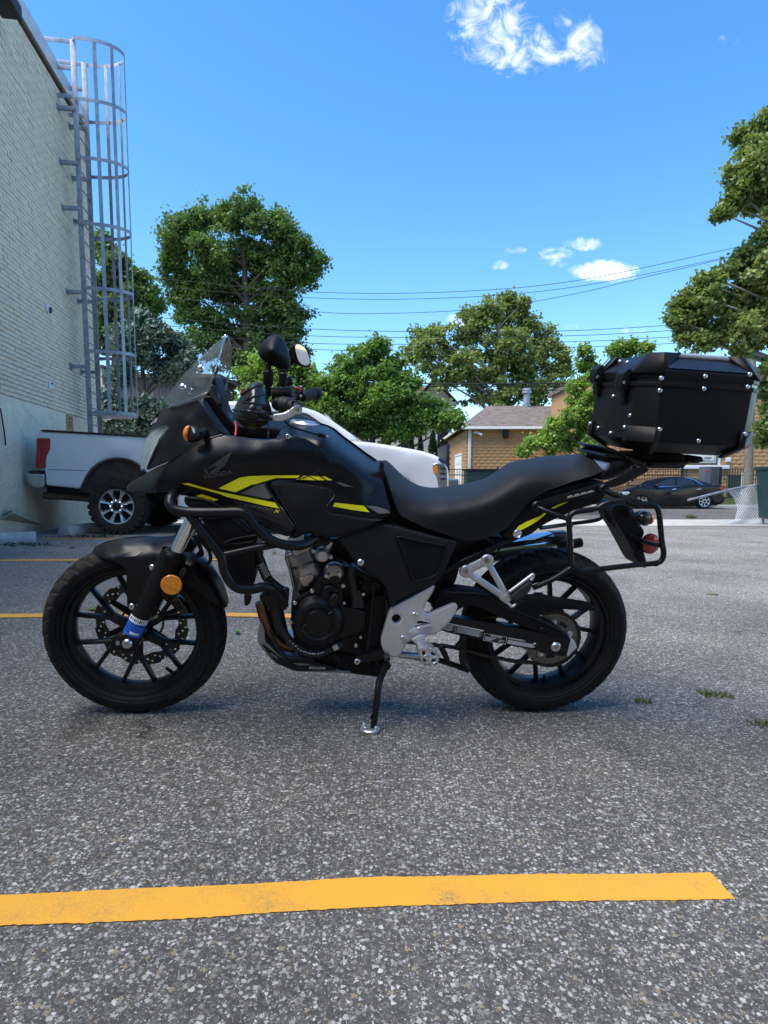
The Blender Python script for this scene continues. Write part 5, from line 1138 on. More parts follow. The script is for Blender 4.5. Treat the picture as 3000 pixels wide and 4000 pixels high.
# rack loops for side cases (near side), and number plate hanger
RK = -.20
loop = [(690, 1040), (672, 760), (668, 680), (690, 640), (740, 618), (880, 598), (950, 562), (1030, 536), (1120, 528), (1180, 558), (1290, 560), (1360, 572), (1395, 615), (1410, 740), (1422, 860), (1436, 950), (1422, 1008), (1375, 1036), (1200, 1052), (1000, 1075), (830, 1094), (760, 1092), (715, 1068)]
tube('pannier_rack', BP('A7', loop, RK), .0092, M_POWD, bike, 12, closed=True, n=5)
def fit(nm, pl, r_=.0080): tube(nm, BF.unN(N('A7', pl)), r_, M_POWD, bike, 10)
fit('rack_stay', [(405, 575, -.150), (470, 608, -.17), (570, 648, -.19), (664, 680, -.20)])
fit('rack_stay', [(945, 437, -.150), (1040, 485, -.17), (1150, 520, -.185), (1250, 545, -.195)], .0095)
fit('rack_stay', [(700, 1065, -.20), (560, 1155, -.19), (430, 1215, -.175), (380, 1235, -.165)], .0095)
fit('rack_stay', [(965, 600, .0), (978, 668, .0), (1080, 755, -.02), (1250, 852, -.10), (1345, 880, -.16), (1410, 892, -.20)])
fit('rack_stay', [(945, 600, .18), (935, 660, .20), (880, 690, .20), (700, 715, .20), (560, 735, .18), (440, 752, .12)])
for x, y in ((405, 575), (945, 437)): lathe('rack_boss', [(0, .019), (.010, .019), (.014, .015), (.010, .010), (.010, 0)], B('A7', x, y, -.150), (0, -1, 0), M_POWD, bike, 24)
for x, y in ((810, 1108), (1372, 1042), (688, 735), (720, 985), (1402, 655), (1430, 905), (1370, 880)): bolt('A7', x, y, -.208, .009 if x in (810, 1372) else .0045, bike, m=M_DARK, h=.004)
panel('rack_grip_block', BF, N('A7', [(1015, 528), (1110, 514), (1135, 530), (1130, 552), (1040, 566)], -.21), M_PLAST2, bike, back=-.19, er=.003, ew=4, res=8)
panel('plate_hanger', BF, N('A7', [(1000, 592), (1030, 560), (1130, 560), (1200, 600), (1215, 690), (1278, 762), (1292, 800), (1245, 838), (1262, 900), (1308, 1062), (1290, 1104), (1255, 1072), (1190, 950), (1100, 782), (1035, 690)], -.06), M_PLAST, bike, back=.06, er=.006, ew=8)
panel('plate_lamp', BF, N('A7', [(1050, 740), (1100, 780), (1095, 790), (1050, 785), (1025, 760), (1022, 735)], .06), M_PLAST, bike, back=.10, er=.003, ew=4, res=8)
lathe('side_reflector', [(0, .031), (.004, .0345), (.010, .0345), (.013, .030), (.014, 0)], B('A7', 1322, 880, -.075), (.15, -1, 0), M_RED, bike, 40)
lathe('reflector_shell', [(-.012, .020), (-.004, .036), (.006, .036)], B('A7', 1322, 878, -.075), (.15, -1, 0), M_PLAST, bike, 40)
# silencer on the far side
m0, m1 = B('A7', 300, 915, .17), B('A7', 640, 880, .20)
lathe('silencer', [(-.45, .035), (-.02, .05), (.06, .056), (np.linalg.norm(m1 - m0) * .65, .056)], m0, m1 - m0, M_CHRM, bike, 32)
lathe('silencer_end', [(np.linalg.norm(m1 - m0) * .62, .058), (np.linalg.norm(m1 - m0) * .95, .056), (np.linalg.norm(m1 - m0) * 1.05, .045), (np.linalg.norm(m1 - m0) * 1.05, .02)], m0, m1 - m0, M_GLOSS, bike, 32)
tube('tail_pipe', [B('A7', 680, 885, .2), B('A7', 765, 868, .205)], .019, M_PLAST, bike, 16, n=1)
# carrier plate under the top case
panel('carrier_arm', BF, N('A7', [(930, 165), (985, 135), (1020, 125), (1120, 165), (1180, 160), (1300, 215), (1640, 205), (1640, 235), (1600, 270), (1330, 268), (1230, 265), (1170, 220), (1100, 190), (960, 185)], -.10), M_POWD, bike, back=.10, er=.004, ew=6)
panel('carrier_side_plate', BF, N('A7', [(1115, 172), (1180, 175), (1300, 222), (1660, 205), (1660, 230), (1450, 262), (1250, 260), (1200, 240), (1150, 195)], -.13), M_POWD, bike, holes=[N('A7', [(1278, 228), (1350, 222), (1350, 236), (1290, 238)])], back=-.12, er=.003, ew=4, res=9)
panel('carrier_lip', BF, N('A7', [(945, 100), (965, 82), (1010, 105), (1120, 145), (1125, 168), (1060, 150), (985, 128)], -.11), M_POWD, bike, back=.11, er=.003, ew=4, res=9)
panel('carrier_base', BF, N('A7', [(955, 135), (1040, 140), (1130, 160), (1260, 215), (1245, 262), (1120, 300), (1010, 330), (955, 290), (975, 215)], -.075), M_PLAST, bike, back=.075, er=.004, ew=6)

# ================================================================== TOP CASE (locked on the carrier, can be lifted off)
def BX(key, x, y, xl):                                      # traced pixel -> the plane x = xl of the motorcycle frame
    u, v = px(key, x, y); d = ray(u, v) @ BF.Rm; t = (xl - BF.co[0]) / d[0]; return BF.co + d * t


YW, CH_ = .215, .075
xf = float(B('A6', 568, 600, -(YW - CH_))[0]); xfc = float(B('A6', 765, 650, -YW)[0]); xrc = float(B('A6', 1508, 600, -YW)[0]); xr = float(B('A6', 1568, 520, -(YW - CH_))[0])
zs = float(B('A6', 1140, 400, -YW)[2]); zb = float(B('A6', 1100, 902, -YW)[2]); z0 = float(B('A6', 1000, 985, -(YW - .05))[2]); zl = float(B('A6', 1150, 322, -YW)[2]); zt = float(B('A6', 1190, 210, -(YW - .055))[2])
for q in (90, 265, 400): pass
M_CASE = mat('black_anodised_case', (.0055, .0055, .006), .42, var=.12, vs=7, bump=.10, bs=600, spec=.25)
M_CASE2 = mat('case_corner_plastic', (.006, .006, .0065), .48, var=.12, vs=9, bump=.08, bs=500, spec=.25)
M_LIDT = mat('satin_lid_sky_tint', (.014, .018, .028), .22, var=.08, vs=6)  # bluish sky reflection put into the lid colour
CF = Fr(BF.o + BF.Rm @ np.array([(xf + xr) / 2, 0, z0]), BF.Rm[:, 0], BF.Rm[:, 1], BF.Rm[:, 2])
case = empty('top_case', 'large black motorcycle top case with silver rivets, locked on the tail carrier', 'top case', fr=CF)
def L2(p): return np.asarray(p, float) - np.array([(xf + xr) / 2, 0, z0])


def octa(ins, z, dxf=0, dxr=0):
    f_, r_, fc, rc2, yw, yc = xf + ins + dxf, xr - ins + dxr, xfc + ins * .4, xrc - ins * .4, YW - ins, YW - CH_ - ins * .4
    return [L2(p) for p in ((f_, -yc, z), (fc, -yw, z), (rc2, -yw, z), (r_, -yc, z), (r_, yc, z), (rc2, yw, z), (fc, yw, z), (f_, yc, z))]


def loft(name, loops, m, cap=True, bevel=.004):
    v = [p for l in loops for p in l]; n = len(loops[0]); f = []
    for i in range(len(loops) - 1): f += [(i * n + k, i * n + (k + 1) % n, (i + 1) * n + (k + 1) % n, (i + 1) * n + k) for k in range(n)]
    if cap: f += [tuple(range(n - 1, -1, -1)), tuple((len(loops) - 1) * n + k for k in range(n))]
    return bev(mk(name, v, f, m, case), bevel)


loft('case_body', [octa(.06, z0), octa(.0, zb), octa(.0, zs - .006)], M_CASE)
loft('case_gasket', [octa(.004, zs - .007), octa(.004, zs + .003)], M_INK, bevel=0)
loft('case_flange', [octa(-.003, zs - .020), octa(-.003, zs - .007)], M_CASE2, bevel=.002)
loft('case_lid', [octa(.0, zs + .003), octa(.0, zl), octa(.055, zt - .004), octa(.062, zt)], M_CASE)
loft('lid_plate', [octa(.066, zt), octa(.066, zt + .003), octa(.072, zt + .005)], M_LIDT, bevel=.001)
for s in (-1, 1):
    sl = MB(); a, b = octa(0, zl)[1], octa(0, zl)[2]; t0, t1 = octa(.055, zt)[1], octa(.055, zt)[2]
    P = [a * .9 + t0 * .1 + [.012, 0, 0], b * .9 + t1 * .1 - [.012, 0, 0], b * .12 + t1 * .88 - [.012, 0, 0], a * .12 + t0 * .88 + [.012, 0, 0]]
    P = [p + np.array([0, -.003, .002]) for p in P]; P = [np.array([p[0], p[1] * -s, p[2]]) for p in P]
    mk('lid_facing', P, [(0, 1, 2, 3)], M_LIDT, case, None)  # tinted sheet painting the sky reflection on the lid slope
    tr = [np.array([t0[0] + .01, s * abs(t0[1] - .006), t0[2] + .002]), np.array([t1[0] - .01, s * abs(t1[1] - .006), t1[2] + .002])]; tube('lid_trim', tr, .0085, M_SATN, case, 8, n=1)


def crivet(p, nrm, r=.0075):
    b_ = MB(); b_.lathe([(-.002, r), (.002, r), (.0045, r * .7), (.0052, 0)], L2(p), nrm, 14); return b_.build('rivet', M_BOLT, case, 50)


for x, y in ((795, 368), (1150, 353), (1510, 338)): crivet(B('A6', x, y, -YW - .001), (0, -1, 0))
for x, y in ((783, 468), (1138, 453), (1493, 438), (1095, 875)): crivet(B('A6', x, y, -YW - .001), (0, -1, 0))
for x, y in ((405, 515), (540, 670), (383, 812), (497, 860), (283, 770)): crivet(BX('A6', x, y, xf - .001), (-1, 0, 0), .0068)
for x, y in ((458, 232), (518, 240)): crivet(BX('A6', x, y, xf + .018), (-1, 0, .7), .0068)


def clip(name, pts, key, lat, dep, m, er=.004):              # traced trim piece on the near side
    o, _ = panel(name, BF, N(key, pts, lat), m, case, back=lat + dep, er=er, ew=6, res=9)
    for v in o.data.vertices: v.co = Vector(L2(v.co))
    return o


# corner guards follow the case corners in three dimensions
def guard(sx, sy, h0, h1, bot=True):
    l0, l1, l2 = octa(-.004, zb + .045), octa(-.004, zb), octa(.056, z0 - .002)
    idx = {(-1, -1): (0, 1), (1, -1): (3, 2), (1, 1): (4, 5), (-1, 1): (7, 6)}[(sx, sy)]
    i, j = idx; oi = (7 if i == 0 else 4 if i == 3 else 3 if i == 4 else 0); oj = (2 if j == 1 else 1 if j == 2 else 6 if j == 5 else 5)
    f = .22; v = []
    for l in (l0, l1, l2): v += [l[i] + (l[oi] - l[i]) * f * .35, l[i], l[j], l[j] + (l[oj] - l[j]) * f * .25]
    o = mk('corner_guard', v, [(r * 4 + k, r * 4 + k + 1, r * 4 + k + 5, r * 4 + k + 4) for r in range(2) for k in range(3)], M_CASE2, case, 30)
    md = o.modifiers.new('thickness', 'SOLIDIFY'); md.thickness = .006; md.offset = 1
    c_ = v[3] * .75 + v[7] * .25; crivet(c_ + np.array([(xf + xr) / 2, 0, z0]) + np.array([-.012 * -sx if False else .008 * sx, sy * .009, .006]), (0, sy, 0), .007)
    c2 = v[0] * .7 + v[4] * .3; crivet(c2 + np.array([(xf + xr) / 2, 0, z0]) + np.array([sx * .009, -sy * -.006, .006]), (sx, 0, 0), .007)


for sx_ in (-1, 1):
    for sy_ in (-1, 1): guard(sx_, sy_, 0, 0)
# tie-down brackets on the lid corners
for sx_ in (-1, 1):
    for sy_ in (-1, 1):
        l1, l2 = octa(-.003, zl - .012), octa(.045, zt + .004)
        i, j = {(-1, -1): (0, 1), (1, -1): (3, 2), (1, 1): (4, 5), (-1, 1): (7, 6)}[(sx_, sy_)]
        a, b, c_, d = l1[i], l1[j], l2[j], l2[i]; e = np.array([-sx_ * .055, 0, 0]); g = np.array([0, -sy_ * .03, 0])
        v = [a + g, a, b, b + e * .35, l2[i] + g, l2[i], l2[j], l2[j] + e, b + e * .2 + (c_ - b) * .35, l2[j] + e * 1.3 + np.array([0, sy_ * .0, -.006])]
        o = mk('lid_bracket', v, [(0, 1, 5, 4), (1, 2, 6, 5), (2, 8, 7, 6), (4, 5, 6, 7)], M_CASE2, case, 25)
        md = o.modifiers.new('thickness', 'SOLIDIFY'); md.thickness = .008; md.offset = .6
# latches on the forward face
for x0_, y0_ in ((293, 360), (508, 400)):
    c_ = BX('A6', x0_, y0_, xf - .004); cl = L2(c_); g = MB()
    prof = [(0, .040), (-.012, .040), (-.024, .026), (-.028, .0), (-.024, -.018), (-.012, -.026), (0, -.026)]
    g.v += []; poly = [(p[0], p[1]) for p in prof]
    o = MB().prism([(cl[0] + p[0], cl[2] + p[1]) for p in poly], cl[1] - .026, cl[1] + .026).build('latch', M_CASE2, case, 30, bevel=.003)
    MB().prism([(cl[0] + .002, cl[2] - .024), (cl[0] - .012, cl[2] - .024), (cl[0] - .010, cl[2] - .060), (cl[0] + .002, cl[2] - .072)], cl[1] - .018, cl[1] + .018).build('latch_tongue', M_CASE2, o, 30, bevel=.003)
    for k in range(5): MB().box(cl[0] - .0285, cl[0] - .020, cl[1] - .022 + k * .0075, cl[1] - .018 + k * .0075, cl[2] - .018, cl[2] - .004).build('latch_groove', M_INK, o)
    b_ = MB(); b_.lathe([(-.001, .006), (.002, .006), (.003, .004), (.003, 0)], (cl[0] - .02, cl[1] - .0275, cl[2] - .002), (0, -1, 0), 12); b_.build('latch_pin', M_BOLT, o, 40)
# base lock under the case
o = MB().prism([(p[0], p[2]) for p in [L2(B('A6', *q, -.06)) for q in ((985, 1035), (1110, 1000), (1128, 1040), (1080, 1052), (1000, 1055))]], -.07, .02).build('release_handle', M_CASE2, case, 30, bevel=.003)
o = MB().prism([(p[0], p[2]) for p in [L2(B('A6', *q, -.08)) for q in ((640, 985), (985, 985), (985, 1095), (930, 1100), (830, 1085), (640, 1060))]], -.08, .08).build('mounting_plate', M_CASE, case, 30, bevel=.003)
disc('lock_barrel', 'A6', 935, 1070, -.082, [(0, .012), (.006, .012), (.007, .009), (.003, .007), (.003, 0)], M_CASE2, case)
for v in case.children[-1].data.vertices: v.co = Vector(L2(v.co))
print('CASE', xf, xfc, xrc, xr, 'z', z0, zb, zs, zl, zt)

# ================================================================== BUILDING ON THE LEFT, LADDER, WHEEL STOPS
G1, G2 = hit(0, 2106), hit(343, 2043); G1[2] = G2[2] = 0
we = (G2 - G1) / np.linalg.norm(G2 - G1); wn = np.cross([0, 0, 1.0], we)
WF = Fr(G1, we, wn, np.array([0, 0, 1.0]))
XC = float(WF.un(386, 1640, 0.0)[0]); ZT = float(WF.un(343, 524, 0.0)[2]); ZP = float(WF.un(150, 1583, 0.0)[2])
M_WPAINT = mat('painted_brick', (.70, .62, .465), .72, var=.10, vs=3.5, bump=.35, bs=45)
M_WJOINT = mat('painted_joint', (.52, .455, .34), .85, var=.2, vs=20, bump=.4, bs=120)
def mat_stucco():
    m = mat('cracked_stucco', (.70, .62, .475), .8, var=.13, vs=1.4, rv=.05); nt = m.node_tree; b = nt.nodes['Principled BSDF']; L = nt.links.new
    tc = [n for n in nt.nodes if n.type == 'TEX_COORD'][0]
    n1 = nd(nt, 'ShaderNodeTexNoise', Scale=3.0, Detail=8.0, Roughness=.6, Distortion=.8); L(tc.outputs['Object'], n1.inputs['Vector'])
    n2 = nd(nt, 'ShaderNodeTexNoise', Scale=26.0, Detail=5.0, Roughness=.6); L(tc.outputs['Object'], n2.inputs['Vector'])
    rid = math_n(nt, 'ABSOLUTE', math_n(nt, 'SUBTRACT', n1.outputs['Fac'], 0.5)); fl = nd_range(nt, rid, .0, .018, 0, 1)
    h = math_n(nt, 'ADD', math_n(nt, 'MULTIPLY', fl, .5), math_n(nt, 'MULTIPLY', n2.outputs['Fac'], .6))
    bp = nt.nodes.new('ShaderNodeBump'); bp.inputs['Strength'].default_value = .7; bp.inputs['Distance'].default_value = .012; L(h, bp.inputs['Height']); L(bp.outputs[0], b.inputs['Normal']); return m


M_STUC = mat_stucco()
M_GALV = mat('galvanised_steel', (.30, .32, .36), .5, metal=.55, var=.3, vs=7, bump=.06, bs=150)
M_COPE = mat('dull_roof_flashing', (.60, .61, .61), .45, metal=.3, var=.15, vs=4)
bld = empty('brick_building', 'tall building with a pale painted brick wall above cracked stucco', 'building', fr=WF)
LX = -9.0
MB().box(LX, XC, .03, 8, -.3, ZT).build('wall', M_WJOINT, bld)
o = MB().box(LX, XC + .012, -.012, .028, -.3, ZP).build('stucco_base', M_STUC, bld, bevel=.01)
cp = MB(); cp.box(LX, XC + .05, -.05, 8.1, ZT + .02, ZT + .30); cp.build('roof_coping', M_COPE, bld, bevel=.01)
MB().box(LX, XC + .03, -.03, .03, ZT - .035, ZT + .02).build('coping_fascia', mat('brown_fascia', (.09, .07, .05), .7), bld)  # narrow dark brown band beneath the coping
course, bl_, jt = .0675, .215, .009
rows = int((ZT - .06 - ZP) / course)
protos = []
for k in range(4):
    q = MB().box(0, bl_ - jt, 0, .04, 0, course - jt).build('brick', M_WPAINT, bld, bevel=.004)
    for v in q.data.vertices: v.co.y += random.uniform(-.003, .003); v.co.z += random.uniform(-.0015, .0015)
    protos.append(q)
cells = []
for r_ in range(rows):
    x = -.9 + (bl_ / 2 if r_ % 2 else 0)
    while x < XC - .02:
        L_ = min(bl_ - jt, XC - x); cells.append((x, ZP + .012 + r_ * course, L_)); x += bl_
cells.sort(key=lambda c: (c[0] + .9) ** 2 * .35 + (c[1] - ZP) ** 2)
stuff = MB()
for i, (x, z, L_) in enumerate(cells):
    y = -.004 + random.uniform(-.004, .004)
    if i < 298:
        o = protos[i] if i < 4 else protos[i % 4].copy()
        if i >= 4: C.objects.link(o); o.parent = bld
        o.location = (x, y, z); o.scale = (L_ / (bl_ - jt), 1, 1); o.rotation_euler = (random.uniform(-.008, .008), random.uniform(-.004, .004), 0)
    else:
        d = [random.uniform(-.0025, .0025) for _ in range(4)]; h = course - jt
        stuff.add([(x, y + d[0], z), (x + L_, y + d[1], z), (x + L_, y + d[2], z + h), (x, y + d[3], z + h), (x, .04, z), (x + L_, .04, z), (x + L_, .04, z + h), (x, .04, z + h)], [(0, 1, 2, 3), (0, 4, 5, 1), (1, 5, 6, 2), (2, 6, 7, 3), (3, 7, 4, 0)])
o = stuff.build('bricks', M_WPAINT, bld); o['kind'] = 'stuff'
# side return of the wall beyond the corner, in brick colour
# things on the wall
def W(key, x, y, lat=0.0): u, v = px(key, x, y); return WF.un(u, v, lat)


def wthing(name, label, cat, p):
    o = bpy.data.objects.new(name, None); C.objects.link(o); o.empty_display_size = .1
    M = WF.M.copy(); M.translation = Vector(WF.o + WF.Rm @ np.array(p)); o.matrix_world = M; tag(o, label, cat); return o


t = wthing('dome_camera', 'small white dome security camera fixed high on the painted brick wall', 'camera', W('B2', 440, 845, -.02))
lathe('mount', [(0, .07), (.05, .072), (.06, .06)], (0, .03, 0), (0, -1, 0), mat('white_plastic', (.75, .75, .74), .4), t, 28)
lathe('dome', [(.06, .055), (.085, .048), (.10, .03), (.105, 0)], (0, .03, 0), (.25, -1, -.25), M_SCRN, t, 24)
t = wthing('wall_patch', 'white repair patch with a small dark fitting on the painted brick wall', 'patch', W('B2', 478, 1560, -.02))
MB().box(-.10, .10, -.004, .02, -.055, .055).build('plate', mat('white_filler', (.66, .66, .68), .8, var=.15, vs=20), t, bevel=.004); MB().box(-.03, .03, -.02, .0, .03, .05).build('fitting', M_PLAST2, t, bevel=.003)
ns0 = W('B2', 618, 1820, -.03); ns1 = W('B2', 678, 1968, -.03)
t = wthing('notice_sign', 'small faded yellow notice sign on the stucco wall above the truck bed', 'sign', ns0)
wdt, hgt_ = float(ns1[0] - ns0[0]), float(ns0[2] - W('B2', 620, 1970, -.03)[2])
M_SIGN = mat('faded_yellow_sign', (.45, .34, .12), .6, var=.12, vs=8)
MB().box(0, wdt, -.008, .02, -hgt_, 0).build('board', M_SIGN, t, bevel=.004)
bd_ = MB(); e_ = .015
for x0, x1, z0_, z1_ in ((e_, wdt - e_, -e_ - .008, -e_), (e_, wdt - e_, -hgt_ + e_, -hgt_ + e_ + .008), (e_, e_ + .008, -hgt_ + e_, -e_), (wdt - e_ - .008, wdt - e_, -hgt_ + e_, -e_)): bd_.box(x0, x1, -.010, -.008, z0_, z1_)
bd_.build('border', M_INK, t)
for k in range(11):
    if k == 2: continue
    zz = -.06 - k * (hgt_ - .10) / 11; MB().box(wdt * .14, wdt * (.86 - .12 * (k % 3)), -.0102, -.008, zz - .012, zz).build('print_line', M_INK, t)
text_flat('heading', 'NOTICE', (wdt * .2, -.0104, -.062), (1, 0, 0), (0, 0, 1), wdt * .6, .030, M_INK, t, .02)
t = wthing('roof_floodlight', 'dark floodlight at the roof edge of the painted brick building', 'floodlight', W('B1', 30, 15, -.25))
MB().box(-.25, .3, -.12, .15, -.02, .16).build('housing', M_PLAST2, t, bevel=.02); MB().tube([(0, .15, .05), (0, .5, .0)], .03, 8).build('arm', M_GALV, t)
t = wthing('wall_cable', 'thin dark cable hanging loose on the stucco wall', 'cable', W('B2', 5, 1900, -.03))
tube('cable', [(0, -.01, .2), (.02, -.02, .0), (.06, -.015, -.12), (.09, -.01, -.30)], .010, M_HOSE, t, 8)

# ladder with safety cage
LO = -.30
lx1, lx2 = float(W('B2', 752, 100, LO)[0]), float(W('B2', 845, 100, LO)[0])
lad = wthing('roof_ladder', 'grey galvanised roof ladder with a round safety cage on the brick wall', 'ladder', (lx1, LO, 0))
LW = lx2 - lx1
def lz(key, y, x=752): return float(W(key, x, y, LO)[2])
ztop = lz('B1', 405, 690)
for x in (0, LW): MB().box(x - .012, x + .012, -.045, .045, .05, ztop).build('rail', M_GALV, lad, bevel=.003)
z = .35
while z < lz('B1', 960, 715): MB().tube([(0, 0, z), (LW, 0, z)], .012, 8).build('rung', M_GALV, lad, 40); z += .30
hz = [lz('B1', 405, 690), lz('B1', 935, 700), lz('B1', 1460, 715), lz('B1', 2060, 735), lz('B2', 650, 770), lz('B2', 1240, 805), lz('B2', 1805, 825)]
HR = .37
def hoop_pt(a): return np.array([LW / 2 - (LW / 2 + .06) * math.cos(a) * (1 if True else 1), -.06 - .72 * math.sin(a) ** .8 if 0 < a < math.pi else -.03, 0])
angs = np.linspace(0.0, math.pi, 25)
for i, z in enumerate(hz):
    P = [np.array([0, 0, 0])] + [hoop_pt(a) for a in angs] + [np.array([LW, 0, 0])]
    v = []
    for p in P:
        c_ = np.array([LW / 2, -.2, 0]); d = (p - c_); d[2] = 0; d /= np.linalg.norm(d) + 1e-9; q = p + d * .006
        v += [p + [0, 0, z - .03], q + [0, 0, z - .03], q + [0, 0, z + .03], p + [0, 0, z + .03]]
    n = len(P); f = [(4 * k + j, 4 * k + (j + 1) % 4, 4 * k + 4 + (j + 1) % 4, 4 * k + 4 + j) for k in range(n - 1) for j in range(4)] + [(3, 2, 1, 0), (4 * n - 4, 4 * n - 3, 4 * n - 2, 4 * n - 1)]
    mk('cage_hoop', v, f, M_GALV, lad, 40)
for a in (R(20), R(48), R(90), R(132), R(160)):
    p = hoop_pt(a); d = np.array([-math.cos(a), -math.sin(a), 0]); t_ = np.array([math.sin(a), -math.cos(a), 0])
    v = []
    for z in (hz[-1], hz[0]):
        for s, w_ in ((-1, 0), (1, 0), (1, 1), (-1, 1)): v.append(p + t_ * s * .032 - d * w_ * .008 + [0, 0, z])
    mk('cage_strap', v, [(0, 1, 5, 4), (1, 2, 6, 5), (2, 3, 7, 6), (3, 0, 4, 7), (0, 3, 2, 1), (4, 5, 6, 7)], M_GALV, lad)
P = [hoop_pt(a) for a in angs]; zb_ = hz[-1] - .035
v = [p + [0, 0, zb_] for p in P] + [p + [0, 0, zb_ - .01] for p in P]; n = len(P)
mk('cage_floor', v, [tuple(range(n)), tuple(range(2 * n - 1, n - 1, -1))] + [(k, (k + 1) % n, n + (k + 1) % n, n + k) for k in range(n)], M_GALV, lad)
for z in (lz('B1', 1010, 700), lz('B1', 1500, 715), lz('B1', 1915, 730), lz('B2', 690, 775), lz('B2', 1380, 810)):
    for x in (0, LW): MB().box(x - .035, x + .035, .0, -LO, z - .03, z + .03).build('wall_bracket', M_GALV, lad, bevel=.004); MB().box(x - .06, x + .06, -LO - .012, -LO - .002, z - .06, z + .06).build('bracket_foot', M_GALV, lad)
for x in (0, LW):
    for z in (ztop - .03, lz('B1', 645, 690), lz('B1', 885, 690)):
        MB().box(x - .01, x + .01, .0, 1.25, z - .035, z + .035).build('roof_handrail', M_GALV, lad, bevel=.003)
    MB().box(x - .012, x + .012, 1.18, 1.25, ZT + .1, ztop - .0).build('handrail_post', M_GALV, lad, bevel=.003)

# precast wheel stops
def wheel_stop(label, a, b, w_=.20, h=.14):
    a, b = np.array(a), np.array(b); d = b - a; L_ = float(np.hypot(d[0], d[1])); o = bpy.data.objects.new('wheel_stop', None)
    prof = [(-w_ / 2, 0), (w_ / 2, 0), (w_ / 2, h * .45), (w_ * .28, h), (-w_ * .28, h), (-w_ / 2, h * .45)]
    v = [(x, y, z) for x in (0, L_) for y, z in prof]; n = 6
    for i in range(n): pass
    q = mk('wheel_stop', v, [tuple(range(n)), tuple(range(2 * n - 1, n - 1, -1))] + [(k, (k + 1) % n, n + (k + 1) % n, n + k) for k in range(n)], M_CONC2, None)
    bev(q, .012); q.location = (a[0], a[1], float(gz(a[0], a[1]))); q.rotation_euler = (0, 0, math.atan2(d[1], d[0])); return tag(q, label, 'wheel stop', 'precast concrete wheel stops')


wheel_stop('grey concrete wheel stop with its end beside the pickup truck rear tyre', hit(*px('B3', 462, 905)), hit(*px('B3', 462, 905)) + np.array([.35, 1.75, 0]))
wheel_stop('grey concrete wheel stop lying near the broken drain piece, away from the truck', hit(*px('B3', 262, 955)), hit(*px('B3', 262, 955)) + np.array([-1.75, -.9, 0]))
# broken plastic drain channel leaning on the wall foot
p0 = hit(*px('B3', 255, 878)); p1 = WF.o + WF.Rm @ W('B3', 50, 805, -.10)
d = p1 - p0; L_ = float(np.linalg.norm(d)); dx_ = d / L_; dy_ = np.cross([0, 0, 1.0], dx_); dy_ /= np.linalg.norm(dy_); dz_ = np.cross(dx_, dy_); dy_ = dy_ * math.cos(.45) + dz_ * math.sin(.45); dz_ = np.cross(dx_, dy_)
DFr = Fr(p0 + np.array([0, 0, .05]), dx_, dy_, dz_)
t = empty('broken_drain', 'broken beige plastic drain grate lying against the wall foot', 'drain grate', fr=DFr)
M_BEI = mat('beige_plastic', (.40, .37, .27), .6, var=.2, vs=12)
MB().box(0, L_, -.10, .10, .02, .035).build('tray', M_BEI, t, bevel=.004)
for s in (-.1, .09): MB().box(0, L_, s, s + .012, .02, .10).build('side', M_BEI, t, bevel=.003)
for k in range(12): MB().box(L_ * (k + .3) / 12.5, L_ * (k + .75) / 12.5, -.088, .09, .085, .098).build('slat', M_BEI, t, bevel=.003)

# unseen block added behind the camera to dim low sky and reflections
M_NB = mat('blocker_brick', (.30, .22, .17), .85, var=.2, vs=2.0, bump=.3, bs=20)
nb = empty('unseen_blocker', 'unseen brown brick block added behind the camera to dim low sky and reflections', 'building', loc=(0, -11, 0))
MB().box(-34, 26, -9, 0, -.5, 9.5).build('wall', M_NB, nb)
for r_ in range(3):
    for k in range(14):
        x = -30 + k * 4.0; z = 1.2 + r_ * 3.0
        w_ = MB().box(x, x + 1.4, -.02, .03, z, z + 1.6).build('window', mat('window_glass', (.03, .035, .04), .08, rv=0), nb); MB().box(x - .08, x + 1.48, -.02, .08, z - .14, z).build('sill', M_CONC2, w_)

# ================================================================== PICKUP TRUCK
M_WHITE = mat('white_truck_paint', (.74, .75, .76), .28, var=.04, vs=2, coat=.6, rv=.05)
M_MUD = mat('muddy_black_trim', (.055, .045, .035), .8, var=.4, vs=9, bump=.2, bs=60)
M_DKPL = mat('vehicle_black_trim', (.016, .016, .017), .5, var=.15, vs=9)
M_VGL = mat('tinted_car_glass', (.015, .018, .02), .04, var=.05, rv=0, coat=.5)
M_ATT = mat('muddy_tyre', (.030, .025, .020), .85, var=.5, vs=10, bump=.2, bs=50)
M_RUST = mat('rusty_exhaust', (.17, .10, .065), .7, var=.35, vs=12, metal=.3)
TO = hit(457, 2089); TF = Fr(TO, np.array([math.cos(R(1)) * math.cos(.010), math.sin(R(1)), -.010]), np.array([-math.sin(R(1)), math.cos(R(1)), 0]), np.array([.010, 0, 1.0]))
trk = empty('pickup_truck', 'white pickup truck with muddy tyres and a red tail lamp, backed up to the wall', 'truck', fr=TF)
def Tn(pts, y=0.0): return np.array([(p[0], p[1], p[2] if len(p) > 2 else y) for p in pts], float)
def tpanel(name, out, m, par=None, **kw): kw.setdefault('res', 22); kw.setdefault('ew', 10); return panel(name, TF, out, m, par or trk, **kw)


